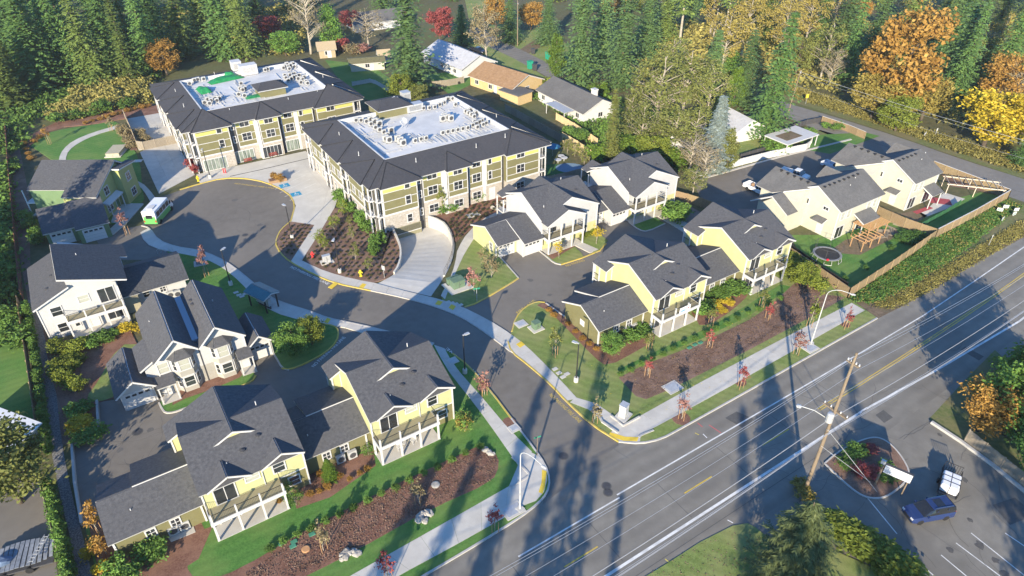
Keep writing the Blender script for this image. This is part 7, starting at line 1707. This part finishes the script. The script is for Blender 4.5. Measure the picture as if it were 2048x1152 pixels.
for by, x0, x1, n in [(195, 1880, 2120, 3), (160, 1900, 2140, 3), (120, 1680, 2140, 5), (88, 1290, 2140, 9), (52, 1070, 2140, 11), (24, 1040, 2140, 11), (0, 1040, 2160, 11)]:
    for k in range(n):
        x = lerp(x0, x1, (k + rr.uniform(.15, .85)) / n); y = by + rr.uniform(-6, 6); q = rr.random()
        if x < 1130 and y > 50: continue
        if x < 1085 and y > 5: continue
        if q < .58: tree('fir', x, y, rr.uniform(11, 15), (FIR, FIR2, CEDAR)[int(q * 31) % 3], RG, h=rr.uniform(19, 29), group='firs of the upper right wood')
        elif q < .86: tree('airy', x, y, rr.uniform(9, 12), GOLD if x > 1400 else OLIVEL, 'thin golden tree mixed among the firs at the upper right', h=rr.uniform(13, 19), group='golden trees of the upper right wood')
        else: tree('round', x, y, rr.uniform(8, 11), ORANGE if q > .94 else OLIVEL, 'autumn coloured tree mixed among the firs at the upper right', h=rr.uniform(9, 13), group='autumn trees of the upper right wood')
# trees standing nearer than the frame, known by their long shadows over road and lots
sd = Vector((math.cos(SHADOW_AZ), math.sin(SHADOW_AZ), 0)) / math.tan(SUN_EL)
for k, (tx, ty, h, w, kind) in enumerate(((1842, 590, 26, 10, 'fir'), (1885, 640, 23, 9, 'fir'), (1530, 772, 25, 10, 'fir'), (1485, 815, 22, 9, 'fir'), (1575, 830, 20, 8, 'slimfir'), (1690, 720, 20, 4.5, 'pine'), (1122, 650, 24, 4.5, 'slimfir'), (1215, 700, 21, 4.5, 'slimfir'), (1075, 770, 22, 5, 'slimfir'), (1150, 850, 21, 7, 'fir'), (1105, 900, 19, 6, 'slimfir'), (1190, 930, 16, 6, 'slimfir'), (872, 885, 20, 6.5, 'slimfir'), (958, 870, 18, 5, 'slimfir'), (1700, 865, 18, 8, 'fir'), (1770, 890, 16, 7, 'fir'), (1985, 650, 23, 9, 'fir'), (2040, 1065, 13, 8, 'fir'), (1010, 985, 14, 5, 'slimfir'), (1250, 985, 14, 4, 'slimfir'), (215, 335, 20, 12, 'round'), (268, 400, 19, 11, 'round'), (240, 440, 16, 10, 'round'), (351, 366, 19, 9, 'round'), (493, 232, 25, 9, 'fir'))):
    p = g(tx, ty) - sd * h
    ok = tx > 500
    plant(kind, (p.x, p.y, 0), w, h, FIR if ok else GREEN, 'tall roadside fir casting a long shadow over road and lawns' if ok else 'large tree beyond the left fence shading the green house', 'roadside firs behind the viewer' if ok else 'trees beyond the left fence')

# ---------------------------------------------------------------- shrubs, hedges, young trees
S = [
 ('shrub', LIMEL, 'yellow green shrub in the west yard bed', 'west yard shrubs', 2.1, 1.5, [(114, 694), (122, 704), (152, 704), (164, 698), (128, 726), (138, 736), (150, 740), (160, 722), (118, 756), (132, 766), (150, 772), (162, 778), (112, 740), (145, 715)]),
 ('shrub', SHRUBG, 'green shrub along the porch of the striped roof house', 'porch shrubs', 2.2, 1.2, [(205, 682), (228, 674), (218, 680), (190, 690)]),
 ('shrub', YELL, 'yellow leafed shrub in the west yard bed corner', 'yellow yard shrubs', 2.4, 1.4, [(166, 856), (176, 868), (158, 862), (254, 664), (277, 660)]),
 ('shrub', SHRUBG, 'dark green shrub at the end of the court wall', 'court wall shrubs', 2.4, 1.2, [(165, 880), (178, 884), (190, 874), (158, 830), (172, 822)]),
 ('shrub', SHRUBG, 'round green shrub before the lower left house wing', 'wing shrubs', 2.6, 1.9, [(306, 1112), (240, 1150), (262, 1160)]),
 ('shrub', YELL, 'small yellow shrub near the lower left corner of the wing', 'wing yellow shrubs', 1.6, .9, [(218, 1135), (205, 1140), (182, 1110)]),
 ('cedar', BRIGHT, 'small bright conifer in the bark bed between the two lower houses', None, 2.6, 3.0, [(661, 958)]),
 ('multistem', SHRUBG, 'leafy shrub at the porch corner of the lower houses', 'porch corner shrubs', 2.0, 2.0, [(592, 1010), (738, 910), (585, 1000), (930, 862), (925, 850)]),
 ('shrub', GOLD, 'straw coloured grass clump on the lawn by the porch', 'straw clumps', 1.6, 1.8, [(928, 848), (926, 858)]),
 ('shrub', ORANGE, 'small orange tuft in the bark beds of the lower houses', 'orange tufts', .8, .5, [(640, 985), (680, 955), (720, 948), (700, 960), (655, 975), (640, 950), (560, 1005), (620, 990), (735, 940)]),
 ('round', SHRUBG, 'tall green shrub at the corner of the banner house wing', None, 3.6, 3.6, [(1222, 708)]),
 ('shrub', SHRUBG, 'green shrub in the garden of the banner house wing', 'banner garden shrubs', 2.4, 1.4, [(1240, 690), (1285, 668), (1262, 680), (1275, 676)]),
 ('shrub', ORANGE, 'orange red shrub in the bark strip beside the wing gable', 'gable strip shrubs', .9, .6, [(1098, 622), (1108, 634), (1135, 650), (1165, 680), (1178, 690), (1192, 702), (1150, 665)]),
 ('shrub', SHRUBG, 'lush green shrub between the right yellow houses', 'lush shrubs', 2.8, 1.7, [(1412, 594), (1426, 588), (1440, 596), (1455, 590), (1402, 630), (1408, 620), (1465, 585), (1478, 590)]),
 ('shrub', YELL, 'golden shrub in the bark bed between the right yellow houses', 'golden shrubs', 1.5, .9, [(1455, 572), (1432, 614), (1474, 588), (1445, 625), (1460, 610), (1420, 626), (1450, 606)]),
 ('shrub', LIMEL, 'pale green shrub in the corner bed under the cedar fence', 'corner bed shrubs', 3.2, 2.0, [(1570, 540), (1582, 552), (1600, 562), (1612, 552), (1620, 570), (1636, 575), (1592, 540), (1576, 526)]),
 ('round', LIMEL, 'leafy green young tree in the corner bed under the cedar fence', None, 4.2, 4.2, [(1606, 575)]),
 ('shrub', SHRUBG, 'green bush in the garden behind the right court house', 'court garden bushes', 3.6, 2.4, [(1340, 424), (1352, 430), (1362, 436), (1348, 440)]),
 ('shrub', LIMEL, 'low clipped shrub on the island lawn of the white court house', 'island shrubs', 1.4, .8, [(1165, 478), (1172, 474), (1180, 470), (1188, 466)]),
 ('sapling', YELL, 'slim yellow sapling on the inner court lawn', 'yellow court saplings', 1.7, 3.2, [(1193, 488), (1117, 516)]),
 ('shrub', SHRUBG, 'green shrub at the foot of the front block stone wall', 'front block wall shrubs', 2.4, 1.8, [(895, 424), (905, 420), (915, 416), (935, 405), (950, 400), (963, 398), (885, 428)]),
 ('sapling', OLIVEL, 'slim sapling against the stone wall of the front block', 'stone wall saplings', 1.6, 5.2, [(884, 430), (930, 410), (968, 396)]),
 ('multistem', LIMEL, 'yellow leafed many stemmed shrub in the big planted bed', 'yellow bed shrubs', 2.6, 3.4, [(688, 432), (650, 500), (668, 460), (640, 492)]),
 ('multistem', OLIVEL, 'olive many stemmed shrub in the middle of the planted bed', 'olive bed shrubs', 1.7, 2.6, [(705, 478), (700, 452), (712, 520), (738, 540)]),
 ('shrub', SHRUBG, 'dense green shrub along the corner of the front block', 'front block corner shrubs', 2.3, 2.3, [(752, 500), (760, 490), (748, 512), (735, 462), (722, 448), (705, 430), (690, 412), (680, 404)]),
 ('sapling', PINKL, 'slim pink sapling on the corner lawn by the green box', None, 1.8, 4.0, [(948, 590)]),
 ('multistem', TANL, 'leafless many stemmed shrub on the corner lawn', None, 2.6, 4.0, [(984, 556)]),
 ('sapling', TANL, 'short brown sapling on the corner lawn by the bark edge', None, 1.0, 2.0, [(962, 522)]),
 ('shrub', SHRUBG, 'green shrub on the bank above the garden lawn', 'garden bank shrubs', 3.4, 2.4, [(115, 248), (155, 238), (210, 226), (248, 218), (182, 232), (262, 214)]),
 ('shrub', ORANGE, 'rusty low plant in the bark bed behind the garden lawn', 'rusty bank plants', 1.5, .8, [(185, 244), (200, 240), (215, 236), (228, 232), (240, 228), (256, 224), (270, 220), (285, 216), (52, 300), (58, 310), (62, 318), (48, 290), (70, 286), (80, 276), (172, 248), (298, 214)]),
 ('shrub', TANL, 'brown twiggy shrub beside the service yard fence', 'service yard shrubs', 2.4, 1.8, [(244, 262), (252, 274), (258, 288), (266, 296), (285, 280), (292, 286), (280, 272)]),
 ('shrub', SHRUBG, 'dark shrub left of the green house', 'green house side shrubs', 2.6, 1.8, [(22, 310), (30, 345), (26, 330), (52, 440), (72, 470), (60, 455), (80, 486)]),
 ('shrub', ORANGE, 'autumn shrub growing in the plaza planter', 'planter shrubs', 1.3, 1.6, [(549, 361), (560, 363)]),
 ('shrub', REDL, 'red leaf shrub at the left front corner of the rear block', 'rear block corner shrubs', 1.8, 2.4, [(387, 340), (392, 350)]),
 ('shrub', REDL, 'red tinged plant in the parking island', 'island red plants', 1.8, .9, [(1722, 950), (1738, 948), (1740, 905), (1712, 935)]),
 ('shrub', SHRUBG, 'green plant in the parking island', 'island green plants', 2.0, .9, [(1715, 905), (1768, 960), (1776, 950), (1690, 930), (1770, 935), (1700, 915)]),
 ('shrub', GOLD, 'dry shrub at the foot of the tall utility pole', 'pole foot shrubs', 2.0, 1.2, [(1598, 975), (1606, 996)]),
 ('shrub', SHRUBG, 'green shrub at the edge of the neighbour lawn', 'neighbour lawn shrubs', 4.0, 2.4, [(22, 670), (38, 690), (10, 600), (-4, 640), (10, 560), (4, 520), (40, 640)]),
 ('shrub', SHRUBG, 'pale green clipped bush by the white canopy', None, 5.5, 2.4, [(1548, 302)]),
 ('shrub', SHRUBG, 'shrub in the corner garden by the side street', 'corner garden shrubs', 2.6, 1.6, [(1600, 285), (1612, 270), (1622, 268), (1668, 262), (1680, 258), (1605, 276), (1650, 256)]),
 ('shrub', SHRUBG, 'green bush behind the tan playground fence', 'playground bushes', 3.6, 2.6, [(1148, 278), (1136, 272), (1160, 284)]),
 ('multistem', OLIVEL, 'garden sapling along the tan playground fence', 'playground saplings', 2.2, 3.0, [(1135, 306), (1150, 312), (1162, 320), (1128, 300), (1168, 330)]),
 ('shrub', BRIGHT, 'bright green bush in the thicket behind the court houses', 'thicket bushes', 4.5, 3.4, [(1190, 320), (1250, 306), (1262, 300), (1280, 316), (1300, 312), (1322, 318), (1240, 300), (1335, 328), (1295, 300), (1216, 314), (1355, 332)]),
 ('shrub', IVY, 'low green growth along the far fence of the trampoline yard', 'yard edge growth', 2.4, 1.0, [(1800, 480), (1820, 486), (1838, 476), (1812, 474), (1848, 482), (1826, 472)]),
 ('shrub', IVY, 'young plant on the yard lawn beside the cedar fence', 'yard lawn plants', 1.0, .9, [(1730, 540), (1690, 560), (1782, 500)]),
]
for kind, mat, lb, grp, w, h, pts in S:
    for px, py in pts:
        q = rr.uniform(.82, 1.2)
        plant(kind, g(px, py, .1), w * q, h * q * rr.uniform(.9, 1.1), mat, lb, grp)
Y = [('sapling', 255, 468, 1.9, PINKL, 'pink leafed young tree on the path by the shuttle bus', 418), ('sapling', 413, 552, 1.7, PINKL, 'slim pink young tree on the lawn by the left pavement', 490), ('sapling', 968, 790, 2.0, PINKL, 'pinkish young tree in the kerb strip left of the street', 738),
 ('sapling', 1295, 752, 1.17, REDL, 'red young tree at the left end of the right bark strip', 716), ('sapling', 1418, 694, 1.25, REDL, 'red young tree in the middle of the right bark strip', 660), ('sapling', 1535, 638, 1.33, REDL, 'red young tree near the right end of the bark strip', 602), ('sapling', 1363, 838, 1.6, PINKL, 'sparse red young tree nearest the right street corner', 790), ('sapling', 1480, 776, 1.25, REDL, 'red young tree in the kerb strip by the right pavement', 728), ('sapling', 1690, 656, 1.25, REDL, 'red young tree at the far end of the right pavement', 614), ('sapling', 1592, 708, 2.0, PINKL, 'nearly bare pinkish young tree beside the right road light', 664),
 ('sapling', 1110, 712, 1.8, OLIVEL, 'thin young tree on the lawn by the house wing gable', 654), ('sapling', 1188, 846, 1.7, TANL, 'bare young tree by the right street corner', 798), ('sapling', 990, 1062, 1.48, REDL, 'dark red young tree in the strip by the left pavement', 1012), ('sapling', 778, 1160, 1.56, REDL, 'dark red young tree at the bottom edge by the pavement', 1108),
 ('sapling', 648, 1101, 1.6, TANL, 'leafless young tree in the lower bark strip', 1046), ('sapling', 838, 1008, 1.6, TANL, 'leafless staked young tree in the shaded bark strip', 960), ('sapling', 200, 1070, 1.9, ORANGE, 'orange young tree at the corner of the lower left wing', 1008), ('sapling', 212, 1108, 2.0, ORANGE, 'bushier orange young tree nearest the lower left wing wall', 1068), ('sapling', 100, 288, 1.5, ORANGE, 'small rusty young tree on the garden lawn', 252), ('sapling', 224, 262, 1.6, TANL, 'leafless slim tree beside the curved path', 232), ('sapling', 1618, 652, 2.0, LIMEL, 'pale green young tree behind the right road light', 586), ('sapling', 1420, 652, 1.5, OLIVEL, 'thin dark young tree on the lawn before the yellow houses', 612), ('sapling', 1522, 616, 1.5, OLIVEL, 'thin dark young tree before the fence side yellow house', 576), ('sapling', 1297, 700, 1.5, OLIVEL, 'thin young tree before the banner house porch', 662)]
for d in Y: tree(d[0], d[1], d[2], d[3], d[4], d[5], d[6], stakes=3, z=.12)
for k in range(26):                               # clipped hedge between boundary fence and river rock
    t = k / 25; px = lerp(48, 92, t ** .8); py = lerp(620, 905, t)
    plant('column', g(px + 8, py), 1.2, 1.9 + .2 * (k % 3), SHRUBG, 'small clipped hedge plant along the pale boundary fence', 'hedge along the boundary fence')
for k in range(16):
    t = k / 15; plant('column', g(lerp(104, 152, t), lerp(985, 1190, t)), 1.4, 2.4, SHRUBG, 'hedge plant along the shaded lower left fence', 'hedge along the shaded fence')
for k in range(12):
    t = k / 11; plant('column', g(lerp(1650, 1800, t) + 6, lerp(1062, 1160, t)), 3.2, 2.9, LIMEH, 'clipped bright hedge plant beside the parking lot', 'hedge by the parking lot')
for k in range(16): plant('shrub', g(lerp(1240, 1560, k / 15), lerp(752, 600, k / 15), .13), .9, .7, SHRUBG, 'small dark shrub lining the upper edge of the right bark strip', 'shrubs lining the right bark strip')
for k in range(16): plant('shrub', g(lerp(540, 960, k / 15), lerp(1100, 896, k / 15), .13), .9, .7, SHRUBG, 'small dark shrub lining the upper edge of the left bark strip', 'shrubs lining the left bark strip')
TIN = leafmat('leaf_small_dark', (0.05, 0.055, 0.025), (0.09, 0.085, 0.04), (0.13, 0.11, 0.055), .25, .15)
def dots(poly, step, lb, grp, s=.42, mat=TIN, avoid=None):
    xs = [p[0] for p in poly]; ys = [p[1] for p in poly]; y = min(ys); row = 0; c = 0
    while y < max(ys):
        x = min(xs) + (row % 2) * step / 2
        while x < max(xs):
            q = (x + rr.uniform(-2, 2), y + rr.uniform(-1.5, 1.5))
            if pin(q, poly): plant('shrub', g(q[0], q[1], .12), s * rr.uniform(.8, 1.3), s * .8, mat, lb, grp, 'bedding_plant'); c += 1
            x += step
        y += step * .62; row += 1
    return c
n1 = dots([(668, 422), (640, 468), (608, 518), (642, 537), (697, 553), (748, 563), (783, 548), (797, 520), (798, 498), (782, 462), (757, 462), (700, 415)], 13, 'small dark bedding plant dotted over the big bark bed', 'bedding plants of the big bark bed')
n2 = dots([(584, 446), (627, 453), (583, 520), (560, 498), (556, 478)], 11, 'small dark bedding plant dotted over the small bark bed', 'bedding plants of the small bark bed')
n3 = dots([(893, 444), (911, 483), (938, 460), (978, 432), (1018, 414), (985, 400), (930, 415)], 11, 'small plant dotted over the red bark bed by the front block', 'bedding plants of the red bark bed', .55)

# ---------------------------------------------------------------- ground cover nobody could count
def scatter(name, poly, n, mat, leaf, hmax, label=None, clump=5, z0=.1, seed=1, flat=False):
    r = random.Random(seed); P = gl(poly); q = [(p.x, p.y) for p in P]; xs = [p[0] for p in q]; ys = [p[1] for p in q]; v = []; f = []; c = 0
    while c < n:
        x = r.uniform(min(xs), max(xs)); y = r.uniform(min(ys), max(ys))
        if not pin((x, y), q): continue
        c += 1; hh = hmax * (.3 + .7 * max(0, noise.noise((x * .35, y * .35, seed)) + .45))
        for k in range(clump):
            p = Vector((x + r.gauss(0, leaf * 1.2), y + r.gauss(0, leaf * 1.2), z0 + r.random() * hh))
            ax = Vector((r.uniform(-1, 1), r.uniform(-1, 1), r.uniform(-.2, .8) if not flat else r.uniform(-.2, .2))).normalized(); bx = ax.orthogonal().normalized(); bx.rotate(Matrix.Rotation(r.random() * 3.1, 3, ax)); l = leaf * r.uniform(.6, 1.3)
            diamond(v, f, p, ax * l * .6, bx * l * .35)
    me = bpy.data.meshes.new(name); me.from_pydata(v, [], f); me.materials.append(mat)
    return tag(link(name, me), label, 'ground cover' if label else None, None, 'stuff')
scatter('ivy_bank', [(1702, 600), (1868, 482), (2014, 402), (2040, 412), (2010, 432), (1940, 490), (1860, 545), (1800, 578), (1745, 606)], 3600, IVY, .3, .3, 'green ivy covering the bank below the cedar fence', seed=2)
scatter('bank_grass', [(1702, 600), (1868, 482), (2014, 402), (2040, 412), (2010, 432), (1940, 490), (1860, 545), (1800, 578), (1745, 606)], 900, BRUSH, .22, .35, 'rough dry grass mixed through the ivy bank', seed=22)
scatter('dry_weeds', [(1745, 612), (1870, 545), (1965, 490), (2048, 440), (2048, 470), (1960, 520), (1868, 576), (1790, 618)], 1600, BRUSH, .24, .15, 'dry weeds and leaf litter on the dirt shoulder', seed=3)
scatter('bank_brush', [(95, 238), (130, 215), (160, 190), (220, 170), (300, 165), (305, 205), (230, 222), (150, 240)], 3000, BRUSH, .6, 3.0, 'tan bramble thicket behind the garden lawn', seed=4)
scatter('forest_brush', [(-60, 320), (50, 300), (60, 255), (150, 190), (320, 160), (320, 130), (100, 120), (-80, 160)], 2600, SHRUBG, .7, 2.0, 'dark undergrowth of the left wood', seed=5)
scatter('forest_brush', [(300, 110), (600, 110), (620, 20), (300, 20)], 2200, BRUSH, .9, 2.6, 'undergrowth of the wood behind the rear block', seed=6)
scatter('verge_brush', [(1560, 186), (1690, 228), (1800, 263), (1920, 306), (2060, 350), (2060, 320), (1960, 295), (1830, 255), (1700, 210), (1575, 170)], 3600, BRUSH, .4, .8, 'grass and bramble verge along the side street', seed=7)
scatter('forest_brush', [(1290, 200), (1560, 170), (1700, 190), (2060, 300), (2060, 120), (1700, 40), (1300, 60)], 4200, BRUSH, 1.0, 2.6, 'undergrowth of the upper right wood', seed=8)
scatter('garden_brush', [(1060, 190), (1100, 215), (1200, 300), (1390, 350), (1400, 260), (1330, 200), (1240, 200)], 1600, SHRUBG, .6, 1.2, 'low growth of the back gardens', seed=9)
scatter('side_brush', [(-60, 330), (20, 330), (36, 600), (-40, 640)], 1500, SHRUBG, .6, 2.2, 'shaded growth beyond the far left fence', seed=10)
scatter('bark_tufts', [(490, 1150), (520, 1190), (700, 1105), (860, 1018), (982, 962), (996, 925), (980, 895), (925, 915), (760, 990), (600, 1070)], 1500, TUFT, .13, .08, 'low reddish groundcover on the left bark strip', seed=11, z0=.13)
scatter('bark_tufts', [(1245, 757), (1400, 692), (1545, 614), (1600, 565), (1680, 594), (1560, 664), (1440, 727), (1294, 796)], 1500, TUFT, .13, .08, 'low reddish groundcover on the right bark strip', seed=12, z0=.13)
scatter('lawn_litter', [(1250, 740), (1560, 580), (1700, 620), (1300, 850), (1110, 720)], 240, YELL, .1, .02, 'scattered fallen yellow leaves on the right lawns', clump=1, seed=13, z0=.14, flat=True)
scatter('verge_leaves', [(1150, 1240), (1400, 1090), (1500, 1052), (1535, 1080), (1560, 1152)], 260, TUFT, .12, .03, 'fallen leaves on the bottom verge', clump=2, seed=14, z0=.08, flat=True)

# ---------------------------------------------------------------- labels: repeats that stand in a row are told apart by their place
ORD = ['leftmost', 'second', 'third', 'fourth', 'fifth', 'sixth', 'seventh', 'eighth', 'ninth', 'tenth', 'eleventh', 'twelfth', 'thirteenth', 'fourteenth', 'fifteenth', 'sixteenth', 'seventeenth', 'eighteenth']
bpy.context.view_layer.update()
shared = {}
for o in SC.objects:
    if o.parent is None and o.get('label') and o.get('category'): shared.setdefault(o['label'], []).append(o)
for lb, obs in shared.items():
    if not 2 <= len(obs) <= 18 or 'viewer' in obs[0].get('group', ''): continue
    vis = []
    for o in obs:
        q = px_of(o.location.x, o.location.y, o.location.z)
        if q and -20 < q[0] < 2068 and -60 < q[1] < 1172: vis.append((q[0], o))
    if len(vis) != len(obs): continue
    vis.sort(key=lambda a: a[0])
    for k, (x, o) in enumerate(vis):
        w = 'leftmost' if k == 0 else ('rightmost' if k == len(vis) - 1 else ORD[k] + ' from left')
        if len(lb.split()) + len(w.split()) <= 16: o['label'] = lb + ', ' + w

# ---------------------------------------------------------------- the thin autumn haze over the far woods
hz = MB().box(-915, -435, -3.4, 915, 1115, 60.5).build('haze', None)
hm = bpy.data.materials.new('haze_air'); hm.use_nodes = True
hn = hm.node_tree.nodes; hn.remove(hn['Principled BSDF'])
pv = hn.new('ShaderNodeVolumePrincipled'); pv.inputs['Color'].default_value = (.95, .97, 1.0, 1); pv.inputs['Density'].default_value = 0.00016; pv.inputs['Anisotropy'].default_value = 0.2
hm.node_tree.links.new(pv.outputs[0], hn['Material Output'].inputs['Volume'])
hz.data.materials.append(hm); hz['kind'] = 'stuff'
